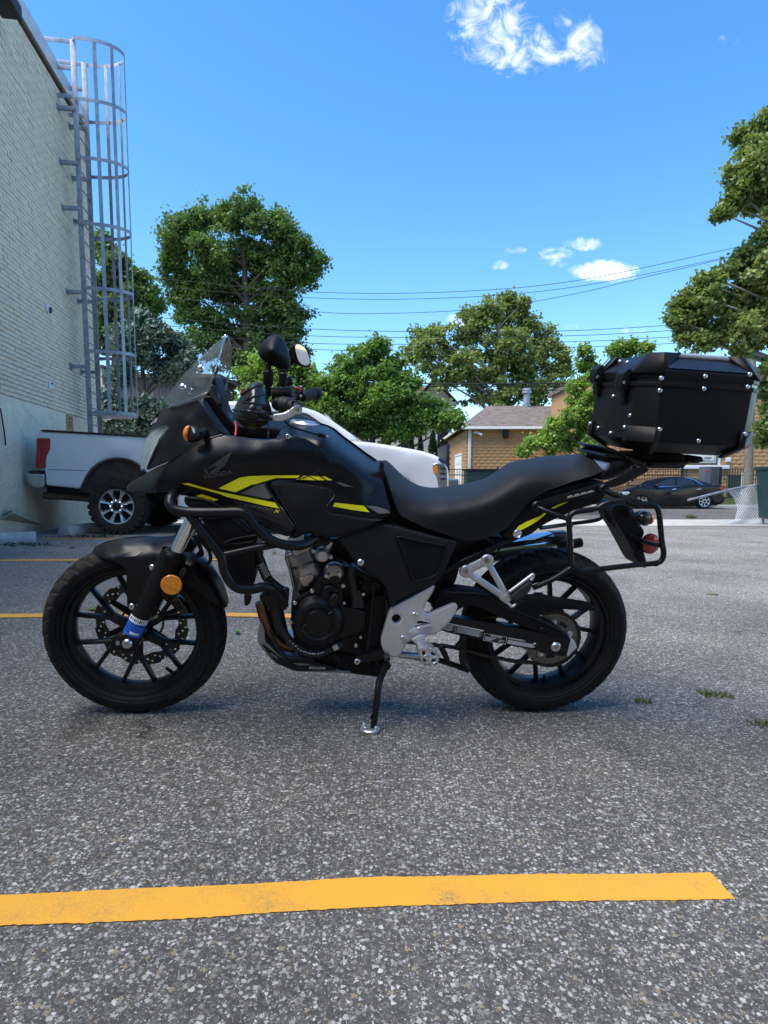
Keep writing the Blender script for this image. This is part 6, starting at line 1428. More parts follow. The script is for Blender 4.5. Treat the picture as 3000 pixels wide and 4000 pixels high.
bs, fy_b = tpanel('bed_side', N('B3', [(280, 158), (292, 148), (700, 172), (1265, 205), (1265, 585), (1110, 585), (1095, 545), (1065, 470), (1010, 405), (935, 362), (850, 349), (770, 358), (700, 388), (645, 440), (605, 505), (580, 572), (480, 560), (332, 545), (328, 430), (262, 425), (258, 260)], .05), M_WHITE, thick=.07, er=.02, res=12, sm=1, ctrl=N('B3', [(500, 300, .035), (850, 300, .02)]))
o = bs.copy(); C.objects.link(o); o.parent = trk; o.scale = (1, -1, 1); o.location = (0, 2.03, 0)
tpanel('bed_rail_cap', N('B3', [(286, 152), (292, 142), (700, 166), (1265, 198), (1265, 210), (700, 180), (290, 158)], .03), M_DKPL, back=.14, er=.004, ew=3, res=14)
tpanel('body_crease', N('B3', [(330, 428), (640, 438), (640, 442), (330, 433)], .0), mat('panel_gap', (.10, .10, .10), .7), fy=fy_b, off=.002, er=0, res=14)
tpanel('arch_lip', N('B3', [(578, 572), (606, 500), (650, 435), (705, 385), (775, 352), (850, 343), (940, 356), (1015, 400), (1070, 468), (1100, 545), (1085, 545), (1055, 475), (1003, 413), (930, 372), (850, 359), (778, 368), (710, 398), (655, 450), (618, 512), (594, 576)], .04), M_MUD, thick=.05, er=.006, ew=4, res=12)
xb0 = float(TF.un(*px('B3', 262, 300), .05)[0]); xb1 = float(TF.un(*px('B3', 1265, 300), .05)[0]); zt_ = float(TF.un(*px('B3', 700, 172), .05)[2]); zb2 = float(TF.un(*px('B3', 400, 545), .05)[2])
MB().box(xb0 + .03, xb0 + .10, .13, 1.90, zb2, zt_ - .01).build('tailgate', M_WHITE, trk, bevel=.015)
MB().box(xb0 + .1, xb1, .13, 1.9, zb2 + .25, zb2 + .30).build('bed_floor', M_DKPL, trk)
MB().box(xb1 - .05, xb1, .13, 1.9, zb2, zt_).build('bed_front', M_WHITE, trk)
MB().box(-.56, .56, .10, .45, .62, zt_ - .25).build('wheel_well', M_MUD, trk)
tl_, _ = tpanel('tail_lamp', N('B3', [(262, 206), (300, 203), (366, 206), (362, 290), (336, 340), (330, 425), (300, 428), (252, 420), (256, 380), (262, 300)], .04), M_RED, back=.16, er=.01, ew=5, res=6, sm=1)
tpanel('lamp_insert', N('B3', [(275, 270), (288, 270), (288, 380), (274, 380)], .035), M_REDP, tl_, back=.05, er=.002, ew=3, res=10)
tpanel('rear_bumper', N('B3', [(184, 460), (322, 460), (328, 556), (300, 570), (262, 565), (215, 548), (190, 505)], .06), M_CHRM if False else mat('dull_chrome', (.55, .55, .54), .22, metal=.9, var=.2, vs=6), back=1.95, er=.02, ew=8, res=9, sm=1)
tpanel('bumper_step', N('B3', [(184, 437), (318, 437), (328, 430), (330, 468), (184, 462)], .07), M_DKPL, back=1.93, er=.01, ew=5)
tube('exhaust_pipe', [TF.un(*px('B3', x, y), .35) for x, y in ((318, 617), (450, 625), (650, 640))], .055, M_RUST, trk, 16)
MB().box(-1.2, 4.6, .35, 1.6, .50, .72).build('chassis', M_DKPL, trk, bevel=.02)
MB().tube([(0, .1, .42), (0, 1.9, .42)], .07, 12).build('rear_axle', M_MUD, trk)
lathe('differential', [(-.16, .04), (-.1, .16), (.1, .16), (.16, .04)], (0, 1.0, .42), (0, 1, 0), M_MUD, trk, 20)
lowb = [(694, 1720), (1000, 1712), (1330, 1722), (1415, 1724), (1500, 1736), (1642, 1760), (1700, 1776), (1742, 1802), (1756, 1850), (1756, 1985), (1735, 2015), (1668, 2015), (1655, 1965), (1620, 1900), (1575, 1868), (1525, 1858), (1475, 1868), (1430, 1900), (1398, 1960), (1390, 2030), (694, 2020)]
tpanel('cab_body', Tn(lowb, .03), M_WHITE, back=2.0, er=.06, ew=16, ctrl=Tn([(1200, 1850, .0), (1600, 1800, .0)]))
gh = [(772, 1712), (776, 1640), (796, 1585), (840, 1568), (1000, 1566), (1120, 1578), (1200, 1594), (1252, 1612), (1330, 1666), (1412, 1724), (1300, 1740), (772, 1740)]
tpanel('cab_roof', Tn([(u, v, .10 + .14 * (1725 - v) / 160) for u, v in gh]), M_WHITE, back=1.80, er=.05, ew=14)
gw = lambda P: .10 + .14 * (1725 - P[:, 1]) / 160
for wl in ([(1012, 1716), (1012, 1618), (1130, 1614), (1190, 1624), (1250, 1658), (1320, 1716)], [(800, 1716), (806, 1640), (835, 1612), (990, 1614), (990, 1716)]): tpanel('side_window', Tn(wl), M_VGL, fy=gw, off=.004, er=0, res=16, sm=1)
tpanel('window_trim', Tn([(800, 1612), (990, 1608), (1140, 1606), (1200, 1614), (1340, 1712), (1330, 1716), (1196, 1624), (1130, 1613), (800, 1619)]), M_DKPL, fy=gw, off=.006, er=0, res=14, sm=1)
wsl = []
for u, v, y in ((1262, 1617, .28), (1408, 1717, .20), (1408, 1717, 1.74), (1262, 1617, 1.66)):
    q = TF.un(u, v, y if y < 1 else .24); wsl.append(np.array([q[0] + .012, y, q[2] + .012]))
mk('windshield', wsl, [(0, 1, 2, 3)], M_VGL, trk, None)
tube('wiper', [TF.un(1405, 1722, .3) + [.02, 0, .02], TF.un(1440, 1732, .6) + [.02, .2, .02]], .012, M_DKPL, trk, 6, n=1)
tpanel('rocker_step', Tn([(720, 2022), (1385, 2030), (1385, 2046), (720, 2040)], .0), M_WHITE, back=.16, er=.015, ew=5)
B4 = lambda p, y=0.0: N('B4', p, y)
tpanel('headlamp', B4([(1082, 1032), (1150, 1026), (1185, 1045), (1196, 1080), (1198, 1230), (1132, 1230), (1120, 1135), (1092, 1100)], .015), mat('dull_chrome', (.55, .55, .54), .22), back=.3, er=.008, ew=5, res=10)
tpanel('side_marker', B4([(1088, 1046), (1122, 1046), (1128, 1122), (1098, 1104)], .005), M_AMB, back=.05, er=.003, ew=3, res=8)
for k in range(3): tpanel('lamp_fin', B4([(1132, 1058 + 38 * k), (1190, 1064 + 36 * k), (1190, 1080 + 36 * k), (1134, 1076 + 38 * k)], .008), M_DKPL, back=.05, er=.002, ew=3, res=8)
tpanel('bonnet_edge', B4([(1112, 992), (1155, 988), (1196, 1022), (1196, 1046), (1150, 1030)], .018), mat('dark_blue_trim', (.03, .05, .10), .3), back=1.9, er=.006, ew=4, res=10)
xg = float(TF.un(1757, 1880, .03)[0])
gr = MB().box(xg - .02, xg + .03, .35, 1.68, 1.05, 1.42).build('grille', M_DKPL, trk, bevel=.01)
for k in range(4): MB().box(xg + .03, xg + .05, .36, 1.67, 1.08 + k * .09, 1.12 + k * .09).build('grille_bar', MATS['dull_chrome'], gr, bevel=.005)
MB().box(xg - .05, xg + .14, .05, 1.98, .55, .88).build('front_bumper', MATS['dull_chrome'], trk, bevel=.03)


def road_wheel(par, c, r, w_, rim, nsp, m_ty, m_rim, out=-1, lugs=0, mud=False):
    g = bpy.data.objects.new('wheel', None); link(g, par); g.location = c; g.empty_display_size = .05
    p = [(-w_ * .40, rim), (-w_ * .5, rim + .05), (-w_ * .5, r - .05), (-w_ * .40, r - .008), (0, r), (w_ * .40, r - .008), (w_ * .5, r - .05), (w_ * .5, rim + .05), (w_ * .40, rim)]
    v, f = lathe_vf(p, (0, 0, 0), (0, 1, 0), 64, True); mk('tyre', v, f, m_ty, g, 30)
    if lugs:
        L_ = MB()
        for k in range(lugs):
            a = 2 * math.pi * k / lugs
            for s, da in ((-1, 0), (1, .5)):
                aa = a + da * 2 * math.pi / lugs; ca, sa = math.cos(aa), math.sin(aa); tx, tz = -sa, ca
                hw = math.pi * r / lugs * .62
                for (y0_, y1_, r0, r1) in ((s * w_ * .06, s * w_ * .36, r - .004, r + .010), (s * w_ * .34, s * w_ * .52, r - .055, r + .002)):
                    vv = []
                    for rr in (r0, r1):
                        for yy, sk in ((y0_, -.3), (y1_, .3)):
                            for h_ in (-1, 1): vv.append((ca * rr + tx * (h_ * hw + sk * hw), yy, sa * rr + tz * (h_ * hw + sk * hw)))
                    L_.add(vv, [(0, 1, 3, 2), (4, 6, 7, 5), (0, 4, 5, 1), (1, 5, 7, 3), (3, 7, 6, 2), (2, 6, 4, 0)])
        L_.build('tread_blocks', m_ty, g)['kind'] = 'stuff'
    lathe('rim', [(out * w_ * .42, rim + .004), (out * w_ * .46, rim), (out * w_ * .44, rim - .02), (out * w_ * .1, rim - .035), (out * w_ * .1 * -1, rim - .035), (-out * w_ * .42, rim)], (0, 0, 0), (0, 1, 0), m_rim, g, 48, 35)
    for ch in g.children:
        if ch.name.startswith('rim'):
            bm = bmesh.new(); bm.from_mesh(ch.data); bmesh.ops.delete(bm, geom=[f_ for f_ in bm.faces if len(f_.verts) > 8], context='FACES'); bm.to_mesh(ch.data); bm.free()
    lathe('wheel_back', [(-out * w_ * .05, rim - .03), (-out * w_ * .05 + .01, rim - .03)], (0, 0, 0), (0, 1, 0), M_DKPL, g, 32)
    yo = out * w_ * .36
    for k in range(nsp):
        a = 2 * math.pi * (k + .5) / nsp; sp_ = MB(); hw0, hw1 = .30 / nsp * rim * 2.2, .52 / nsp * rim * 2.6
        ca, sa = math.cos(a), math.sin(a)
        v = []
        for rr, hw, yy in ((rim * .30, hw0, yo - out * .02), (rim * .62, hw0 * .9, yo), (rim * .99, hw1, yo + out * .012)):
            for h_ in (-1, -.25, .25, 1): v.append((ca * rr - sa * hw * h_, yy - (out * -.0 if abs(h_) > .5 else out * .012), sa * rr + ca * hw * h_))
            for h_ in (-1, 1): v.append((ca * rr - sa * hw * h_, yy - out * .05, sa * rr + ca * hw * h_))
        f = []
        for i in range(2):
            b0, b1 = 6 * i, 6 * i + 6
            f += [(b0 + j, b0 + j + 1, b1 + j + 1, b1 + j) for j in range(3)] + [(b0, b0 + 4, b1 + 4, b1), (b0 + 3, b0 + 5, b1 + 5, b1 + 3)]
        sp_.add(v, f); sp_.build('spoke', m_rim, g, 30)
    lathe('hub', [(yo - out * .05, rim * .40), (yo + out * .01, rim * .42), (yo + out * .03, rim * .38), (yo + out * .03, rim * .26)], (0, 0, 0), (0, 1, 0), m_rim, g, 32)
    lathe('hub_cap', [(yo + out * .03, rim * .25), (yo + out * .05, rim * .22), (yo + out * .055, 0)], (0, 0, 0), (0, 1, 0), M_DKPL, g, 28)
    if lugs:
        for k in range(8):
            a = 2 * math.pi * k / 8; n_ = MB(); n_.lathe([(0, .014), (.02, .014), (.026, .008), (.026, 0)], (math.cos(a) * rim * .32, yo + out * .028, math.sin(a) * rim * .32), (0, out, 0), 6); n_.build('lug_nut', M_CHRM, g, 30)
    return g


M_RIMT = mat('polished_truck_rim', (.66, .66, .66), .2, metal=.95, var=.2, vs=8)
w0 = road_wheel(trk, (0, .15, .4175), .4175, .30, .262, 8, M_ATT, M_RIMT, -1, 26)
axf = 4.06
w1 = copy_tree(w0, trk); w1.location = (axf, .15, .4175)
for x in (0, axf): w2 = copy_tree(w0, trk); w2.location = (x, 1.88, .4175); w2.rotation_euler = (0, 0, math.pi)

# ================================================================== BLACK SEDAN ON THE STREET
M_BLK = mat('black_car_paint', (.006, .007, .010), .10, var=.05, vs=2, coat=.2, rv=.03, spec=.35)
M_RIMC = mat('alloy_rim', (.50, .51, .53), .3, metal=.8, var=.1, vs=8)
CY = 26.0; CO = at(*px('C3', 632, 1100), CY); CZ = -.394; CFm = Fr(np.array([CO[0], CY, CZ]), np.array([1.0, 0, 0]), np.array([0, 1.0, 0]), np.array([0, 0, 1.0]))
car = empty('sedan_car', 'black sedan parked at the far kerb of the street', 'car', fr=CFm)
def cpanel(name, pts, m, y=0.0, par=None, key='B6', **kw): kw.setdefault('res', 7); kw.setdefault('ew', 5); return panel(name, CFm, N(key, pts, y), m, par or car, **kw)


body = [(418, 500), (432, 468), (470, 447), (540, 425), (600, 412), (720, 420), (950, 410), (1130, 400), (1285, 402), (1298, 430), (1316, 478), (1312, 540), (1285, 562), (1213, 566), (1205, 530), (1180, 500), (1145, 490), (1110, 500), (1085, 530), (1078, 572), (705, 580), (695, 540), (670, 512), (635, 502), (600, 512), (577, 540), (570, 580), (440, 575), (420, 550)]
cpanel('body', body, M_BLK, .0, back=1.78, er=.12, ew=9, ctrl=N('B6', [(900, 470, -.04)]))
roof = [(600, 416), (660, 385), (720, 358), (790, 342), (880, 335), (980, 336), (1050, 345), (1110, 366), (1180, 388), (1240, 402), (1000, 420), (700, 424)]
cpanel('roof', [(x, y, .10 + .18 * (415 - y) / 80) for x, y in roof], M_BLK, back=1.6, er=.08, ew=7)
cw = lambda P: .10 + .18 * ((1700 + 415 * .4822) - P[:, 1]) / (80 * .4822)
for wl in ([(752, 412), (785, 378), (850, 356), (905, 350), (907, 408)], [(920, 350), (990, 348), (1045, 360), (1064, 372), (1068, 402), (920, 408)], [(1074, 376), (1122, 398), (1076, 402)]): cpanel('window', wl, M_VGL, fy=cw, off=.006, er=0, sm=1)
for pl in ([(742, 416), (1128, 406), (1128, 402), (1060, 362), (985, 344), (990, 341), (1064, 358), (1138, 402), (1138, 410), (742, 420)],): cpanel('chrome_trim', pl, M_CHRM, fy=cw, off=.010, er=0, sm=0)
wq = []
for x, y, yy in ((606, 412, .16), (725, 356, .28), (725, 356, 1.5), (606, 412, 1.62)):
    q = CFm.un(*px('B6', x, y), .2); wq.append(np.array([q[0] - .03, yy, q[2] + .03]))
mk('windshield', wq, [(0, 1, 2, 3)], M_VGL, car, None)
for x in (873, 1075): o, _ = cpanel('door_handle', [(x, 437), (x + 50, 431), (x + 50, 437), (x, 443)], M_CHRM, -.045, back=.02, er=.004, ew=2, res=5)
for xs_ in ((918, 412, 925, 560), (1132, 408, 1085, 500), (735, 420, 728, 560)): cpanel('door_gap', [(xs_[0], xs_[1]), (xs_[0] + 3, xs_[1]), (xs_[2] + 3, xs_[3]), (xs_[2], xs_[3])], M_INK, -.042, thick=.01, er=0, res=20)
cpanel('tail_lamp', [(1255, 425), (1292, 418), (1300, 440), (1280, 447)], M_RED, -.02, back=.3, er=.01, ew=3, res=5)
cpanel('head_lamp', [(470, 462), (520, 455), (548, 462), (520, 485), (480, 485)], rfm, -.02, back=.3, er=.01, ew=3, res=5)
cpanel('door_mirror', [(748, 405), (770, 392), (796, 396), (800, 415), (770, 422)], M_BLK, -.12, back=.02, er=.02, ew=4, res=5)
MB().box(-3.3, .6, .1, 1.7, .14, .35).build('underbody', M_DKPL, car)
cwl = road_wheel(car, (0, .11, .33), .33, .22, .235, 7, M_RUB, M_RIMC, -1)
xfw = float(CFm.un(*px('B6', 636, 550), 0)[0])
c2_ = copy_tree(cwl, car); c2_.location = (xfw, .11, .33)
for x in (0, xfw): c3_ = copy_tree(cwl, car); c3_.location = (x, 1.67, .33); c3_.rotation_euler = (0, 0, math.pi)

# ================================================================== BEYOND THE STREET
M_TAN = mat('split_face_block', (.46, .265, .125), .85, var=.10, vs=2.5, bump=.4, bs=14)
M_TANJ = mat('block_mortar', (.40, .235, .115), .9, var=.15, vs=9)
M_SHGL = None
def mat_shingle():
    m = bpy.data.materials.new('roof_shingles'); m.use_nodes = True; nt = m.node_tree; b = nt.nodes['Principled BSDF']; L = nt.links.new
    tc = nt.nodes.new('ShaderNodeTexCoord'); br = nt.nodes.new('ShaderNodeTexBrick'); br.offset = .5
    for k, x in (('Scale', 1.0), ('Mortar Size', .006), ('Brick Width', .32), ('Row Height', .15), ('Bias', 0.0)): br.inputs[k].default_value = x
    br.inputs['Color1'].default_value = (.20, .165, .14, 1); br.inputs['Color2'].default_value = (.10, .085, .078, 1); br.inputs['Mortar'].default_value = (.05, .045, .04, 1)
    L(tc.outputs['Object'], br.inputs['Vector']); L(br.outputs['Color'], b.inputs['Base Color']); b.inputs['Roughness'].default_value = .9
    bp = nt.nodes.new('ShaderNodeBump'); bp.inputs['Strength'].default_value = .5; bp.inputs['Distance'].default_value = .02; bp.invert = True; L(br.outputs['Fac'], bp.inputs['Height']); L(bp.outputs[0], b.inputs['Normal']); return m


M_SHGL = mat_shingle()
M_WTRIM = mat('white_trim', (.74, .74, .73), .5, var=.06, vs=5)
M_SIDE = mat('cream_siding', (.55, .51, .43), .7, var=.06, vs=3)
M_IRON = mat('black_iron', (.010, .010, .011), .5, var=.2, vs=8)
GB = -.12                                                    # ground level behind the verge


def block_wall(par, x0, x1, y, z0, z1, holes=(), h=.2, l=.4, budget=None, axis='x', sgn=-1):
    """rock-faced blocks along x at depth y (or along y at x); nearest ones as parts, the rest as one part"""
    global n_blocks
    prot = []
    for k in range(3):
        q = MB(); n1, n2 = 5, 3; vs = []
        for i in range(n1):
            for j in range(n2): vs.append((i / (n1 - 1) * (l - .012), -.02 - random.uniform(0, .016) * (0 < i < n1 - 1) * (0 < j < n2 - 1) * 1.6 + .008 * (i in (0, n1 - 1) or j in (0, n2 - 1)), j / (n2 - 1) * (h - .012)))
        fs = [(i * n2 + j, (i + 1) * n2 + j, (i + 1) * n2 + j + 1, i * n2 + j + 1) for i in range(n1 - 1) for j in range(n2 - 1)]
        q.add(vs, fs); prot.append(q)
    cells = []; r = 0; z = z0
    while z < z1 - .05:
        x = x0 + (-(l / 2) if r % 2 else 0)
        while x < x1 - .03:
            a, b = max(x, x0), min(x + l - .012, x1)
            if b - a > .04 and not any(a < hx1 and b > hx0 and z < hz1 and z + h > hz0 for hx0, hx1, hz0, hz1 in holes): cells.append((a, b - a, z))
            x += l
        z += h; r += 1
    return prot, cells


def place_blocks(par, prot, cells, y, m, count, l=.4, h=.2):
    meshes = []
    for q in prot:
        me = bpy.data.meshes.new('block'); me.from_pydata(q.v, [], q.f); me.materials.append(m); me.update(); meshes.append(me)
    st = MB()
    for i, (x, wd, z) in enumerate(cells):
        if i < count:
            o = bpy.data.objects.new('block', meshes[i % 3]); link(o, par); o.location = (x, y + random.uniform(-.006, .006), z); o.scale = (wd / (l - .012), 1, 1)
        else:
            q = prot[i % 3]; dy = random.uniform(-.006, .006); st.add([(x + v[0] * wd / (l - .012), y + v[1] + dy, z + v[2]) for v in q.v], q.f)
    if st.v: o = st.build('blocks', m, par); o['kind'] = 'stuff'


# --- low tan block building with shingled roof
D1 = 38.0; e0 = at(*px('B5', 410, 505), D1); e1 = at(*px('B5', 925, 495), D1); XT0 = float(e0[0]); XT1 = XT0 + 15.5; ZE = float(e0[2])
tan = empty('block_building', 'low tan rock-faced block building with a grey shingled roof', 'building', loc=(XT0, D1, 0))
WT = XT1 - XT0; DT = 11.0
MB().box(.03, WT, .03, DT, -.4, ZE).build('wall', M_TANJ, tan)
pr_, cl_ = block_wall(tan, 0, WT, 0, GB, ZE - .1)
cl_.sort(key=lambda c: c[0] + abs(c[2] - 2.6) * 1.2)
place_blocks(tan, pr_, cl_, .03, M_TAN, 230)
# end wall (left), with a garage door
ew = bpy.data.objects.new('end_wall', None); link(ew, tan); ew.rotation_euler = (0, 0, R(-90)); ew.location = (0, DT, 0)
gx0, gx1 = 5.3, 8.8
pr2, cl2 = block_wall(ew, 0, DT, 0, GB, ZE - .1, holes=[(gx0, gx1, -1, 2.55)])
cl2.sort(key=lambda c: -c[0]); place_blocks(ew, pr2, cl2, .03, M_TAN, 60)
gd = MB().box(gx0, gx1, .0, .05, GB, 2.55).build('garage_door', M_WTRIM, ew)
for r_ in range(4):
    for k in range(4): MB().box(gx0 + .1 + k * .86, gx0 + .82 + k * .86, -.012, .0, GB + .12 + r_ * .65, GB + .60 + r_ * .65).build('door_panel', M_WTRIM, gd, bevel=.008)
fr_ = MB(); fr_.box(gx0 - .12, gx0, -.04, .05, GB, 2.67); fr_.box(gx1, gx1 + .12, -.04, .05, GB, 2.67); fr_.box(gx0, gx1, -.04, .05, 2.55, 2.67); fr_.build('door_frame', M_WTRIM, ew)
# hipped roof
ov = .45; ZR = float(at(*px('B5', 700, 343), D1 + DT / 2)[2]); xh = float(at(*px('B5', 557, 345), D1 + DT / 2)[0]) - XT0
rv_ = [(-ov, -ov, ZE + .05), (WT + ov, -ov, ZE + .05), (WT + ov, DT + ov, ZE + .05), (-ov, DT + ov, ZE + .05), (xh, DT / 2, ZR), (WT - 2.5, DT / 2, ZR)]
for nm, fc in (('roof_slope', (0, 1, 5, 4)), ('roof_hip', (3, 0, 4)), ('roof_back', (2, 3, 4, 5)), ('roof_hip', (1, 2, 5))):
    P = [np.array(rv_[i], float) for i in fc]; ex_ = P[1] - P[0]; ex_ /= np.linalg.norm(ex_); nn_ = np.cross(ex_, P[2] - P[0]); nn_ /= np.linalg.norm(nn_); ey_ = np.cross(nn_, ex_)
    Ms = Matrix(np.block([[np.stack([ex_, ey_, nn_], 1), P[0][:, None]], [np.zeros((1, 3)), np.ones((1, 1))]]).tolist())
    V = [((p - P[0]) @ ex_, (p - P[0]) @ ey_, 0) for p in P]; n = len(V); V += [(v[0], v[1], -.06) for v in V]
    o = mk(nm, V, [tuple(range(n)), tuple(range(2 * n - 1, n - 1, -1))] + [(k, (k + 1) % n, n + (k + 1) % n, n + k) for k in range(n)], M_SHGL, tan); o.matrix_local = Ms
g_ = MB(); g_.box(-ov - .02, WT + ov, -ov - .12, -ov + .02, ZE - .08, ZE + .07); g_.build('gutter', M_WTRIM, tan, bevel=.02)
MB().box(-ov - .12, -ov + .02, -ov, DT + ov, ZE - .08, ZE + .07).build('gutter', M_WTRIM, tan, bevel=.02)
MB().box(-ov, WT + ov, -ov, .0, ZE - .06, ZE + .02).build('soffit', M_WTRIM, tan)
MB().box(.10, .28, -.16, -.02, 1.2, ZE - .05).build('downpipe', M_WTRIM, tan, bevel=.02); MB().box(.12, .26, -.15, -.03, GB, 1.2).build('downpipe_foot', M_IRON, tan, bevel=.02)
p = at(*px('B5', 838, 300), D1 + DT / 2) - np.array([XT0, D1, 0]); vz0 = ZR - .3
lathe('roof_vent', [(0, .22), (1.15, .22), (1.15, .34), (1.35, .34), (1.40, .28), (1.50, .28), (1.52, .1)], (p[0], DT / 2 - .2, vz0), (0, 0, 1), M_GALV, tan, 20)
p = at(*px('B5', 690, 545), D1) - np.array([XT0, D1, 0]); MB().box(p[0] - .16, p[0] + .16, -.30, -.02, p[2] - .25, p[2] + .25).build('wall_lamp', M_IRON, tan, bevel=.02)
t = MB().tube([(.45, -.04, ZE - .25), (.65, -.3, ZE - .28), (.9, -.42, ZE - .42)], .07, 8).build('wall_camera', M_WTRIM, tan)

# --- right-hand wing with a signboard window
D2 = 32.0; s0_ = at(*px('C3', 300, 480), D2)
XR0 = float(at(2330, 1800, D2)[0]); XR1 = float(at(3350, 1800, D2)[0]); ZRW = 6.4
wing = empty('shop_building', 'tan block shop building with a white phone-number sign, behind the iron fence', 'building', loc=(XR0, D2, 0))
MB().box(0, XR1 - XR0, .03, 9, -.4, ZRW).build('wall', M_TANJ, wing)
def wl_(key, x, y): p = at(*px(key, x, y), D2); return float(p[0] - XR0), float(p[2])
wx0, wz0 = wl_('C3', 300, 480); wx1, wz1 = wl_('C3', 888, 250); dx0, dz0 = wl_('C3', 1000, 1000); dx1, dz1 = wl_('C3', 1230, 640)
pr3, cl3 = block_wall(wing, 0, XR1 - XR0, 0, GB, ZRW, holes=[(wx0, wx1, wz0, wz1 + .9), (dx0, dx1, GB - 1, dz1)])
cl3.sort(key=lambda c: abs(c[0] - wx1 - 1.5) + abs(c[2] - 1.8)); place_blocks(wing, pr3, cl3, .03, M_TAN, 290)
wn_ = MB().box(wx0, wx1, .02, .06, wz0, wz1 + .9).build('window', M_VGL, wing); wf_ = MB(); wf_.box(wx1 - .12, wx1, -.05, .04, wz0, wz1 + .9); wf_.box(wx0, wx0 + .12, -.05, .04, wz0, wz1 + .9); wf_.box(wx0, wx1, -.05, .04, wz1 + .78, wz1 + .9); wf_.build('window_frame', M_WTRIM, wn_)
MB().box(wx0 - .2, wl_('C3', 1015, 470)[0], -.16, .03, wz0 - .22, wz0 - .02).build('window_sill', M_WTRIM, wing, bevel=.02)
sx0, sz0 = wl_('C3', 330, 450); sx1, sz1 = wl_('C3', 800, 270)
sb = MB().box(sx0, sx1, -.14, -.04, sz0, sz1).build('signboard', mat('cream_signboard', (.74, .74, .68), .5, var=.06, vs=4), wing, bevel=.01)
q0, q1 = wl_('C3', 420, 425), wl_('C3', 780, 300)
bx_ = MB(); e_ = .02
for a0_, a1_, b0_, b1_ in ((q0[0] - .6, q1[0], q0[1], q0[1] + e_), (q1[0] - e_, q1[0], q0[1], sz1 - .03)): bx_.box(a0_, a1_, -.146, -.14, b0_, b1_)
bx_.build('sign_border', M_INK, sb)
tx0, tz0 = wl_('C3', 588, 385); tx1, tz1 = wl_('C3', 722, 355)
text_flat('sign_number', '-8880', (tx0, -.147, tz0), (1, 0, 0), (0, 0, 1), tx1 - tx0, tz1 - tz0, M_INK, sb, .01)
tx0, tz0 = wl_('C3', 596, 412); tx1, tz1 = wl_('C3', 690, 398)
text_flat('sign_address', 'ER.com', (tx0, -.147, tz0), (1, 0, 0), (0, 0, 1), tx1 - tx0, tz1 - tz0, M_INK, sb, .01)
dr = MB().box(dx0, dx1, .0, .05, GB, dz1).build('shutter', mat('dark_green_shutter', (.03, .045, .045), .5, var=.2), wing); MB().box(dx1, dx1 + .14, -.05, .05, GB, dz1 + .1).build('door_jamb', M_WTRIM, dr); MB().box(dx0 + 3.0, dx0 + 3.2, -.05, .05, GB, dz1 + .1).build('door_jamb', M_WTRIM, dr)
p = wl_('C3', 1000, 400); MB().box(p[0] - .12, p[0] + .12, -.14, -.02, p[1] - .12, p[1] + .12).build('wall_box', M_WTRIM, wing, bevel=.02)
p = wl_('C3', 1640, 40); w3 = MB().box(p[0] - .3, p[0] + 2, -.02, .04, p[1] - .0, p[1] + 1.2).build('window', M_VGL, wing); MB().box(p[0] - .4, p[0] + 2.1, -.12, .03, p[1] - .18, p[1]).build('window_sill', M_WTRIM, w3)
MB().box(-.2, XR1 - XR0 + .3, -.4, 9.2, ZRW, ZRW + .25).build('roof', M_SHGL, wing)
# white stair railings seen between the fence bars
t = empty('stair_railing', 'white metal stair railing behind the iron fence near the tan building', 'railing', loc=tuple(at(2540, 1905, 33.0) * np.array([1, 1, 0]) + np.array([0, 0, GB])))
for k in range(7): MB().tube([(k * .25 - .3, 0, .1 + k * .18), (k * .25 - .3, 0, 1.0 + k * .18)], .022, 6).build('baluster', M_WTRIM, t)
for h in (.1, 1.0): MB().tube([(-.5, 0, h - .15), (1.4, 0, h + 1.22)], .03, 6).build('rail', M_WTRIM, t)

# --- iron fence along the verge
DFn = 29.6
def fence(x0, x1, label, grp):
    f_ = empty('iron_fence', label, 'fence', grp, loc=(x0, DFn, GB)); L_ = x1 - x0; H_ = 1.50
    for z in (.12, H_ - .28, H_): MB().box(0, L_, -.018, .018, z - .02, z + .02).build('rail', M_IRON, f_)
    n = int(L_ / .125); pk = None
    for k in range(n):
        if pk is None: o = pk = MB().add([(-.011, -.011, 0), (.011, -.011, 0), (.011, .011, 0), (-.011, .011, 0), (-.011, -.011, H_ - .06), (.011, -.011, H_ - .06), (.011, .011, H_ - .06), (-.011, .011, H_ - .06), (0, 0, H_ - .0)], [(0, 3, 2, 1), (0, 1, 5, 4), (1, 2, 6, 5), (2, 3, 7, 6), (3, 0, 4, 7), (4, 5, 8), (5, 6, 8), (6, 7, 8), (7, 4, 8)]).build('picket', M_IRON, f_)
        else: o = pk.copy(); C.objects.link(o); o.parent = f_
        o.location = ((k + .5) * L_ / n, 0, .05)
    for x in np.arange(0, L_ + .1, 2.4): MB().box(x - .045, x + .045, -.045, .045, -.1, H_ + .12).build('post', M_IRON, f_, bevel=.008)


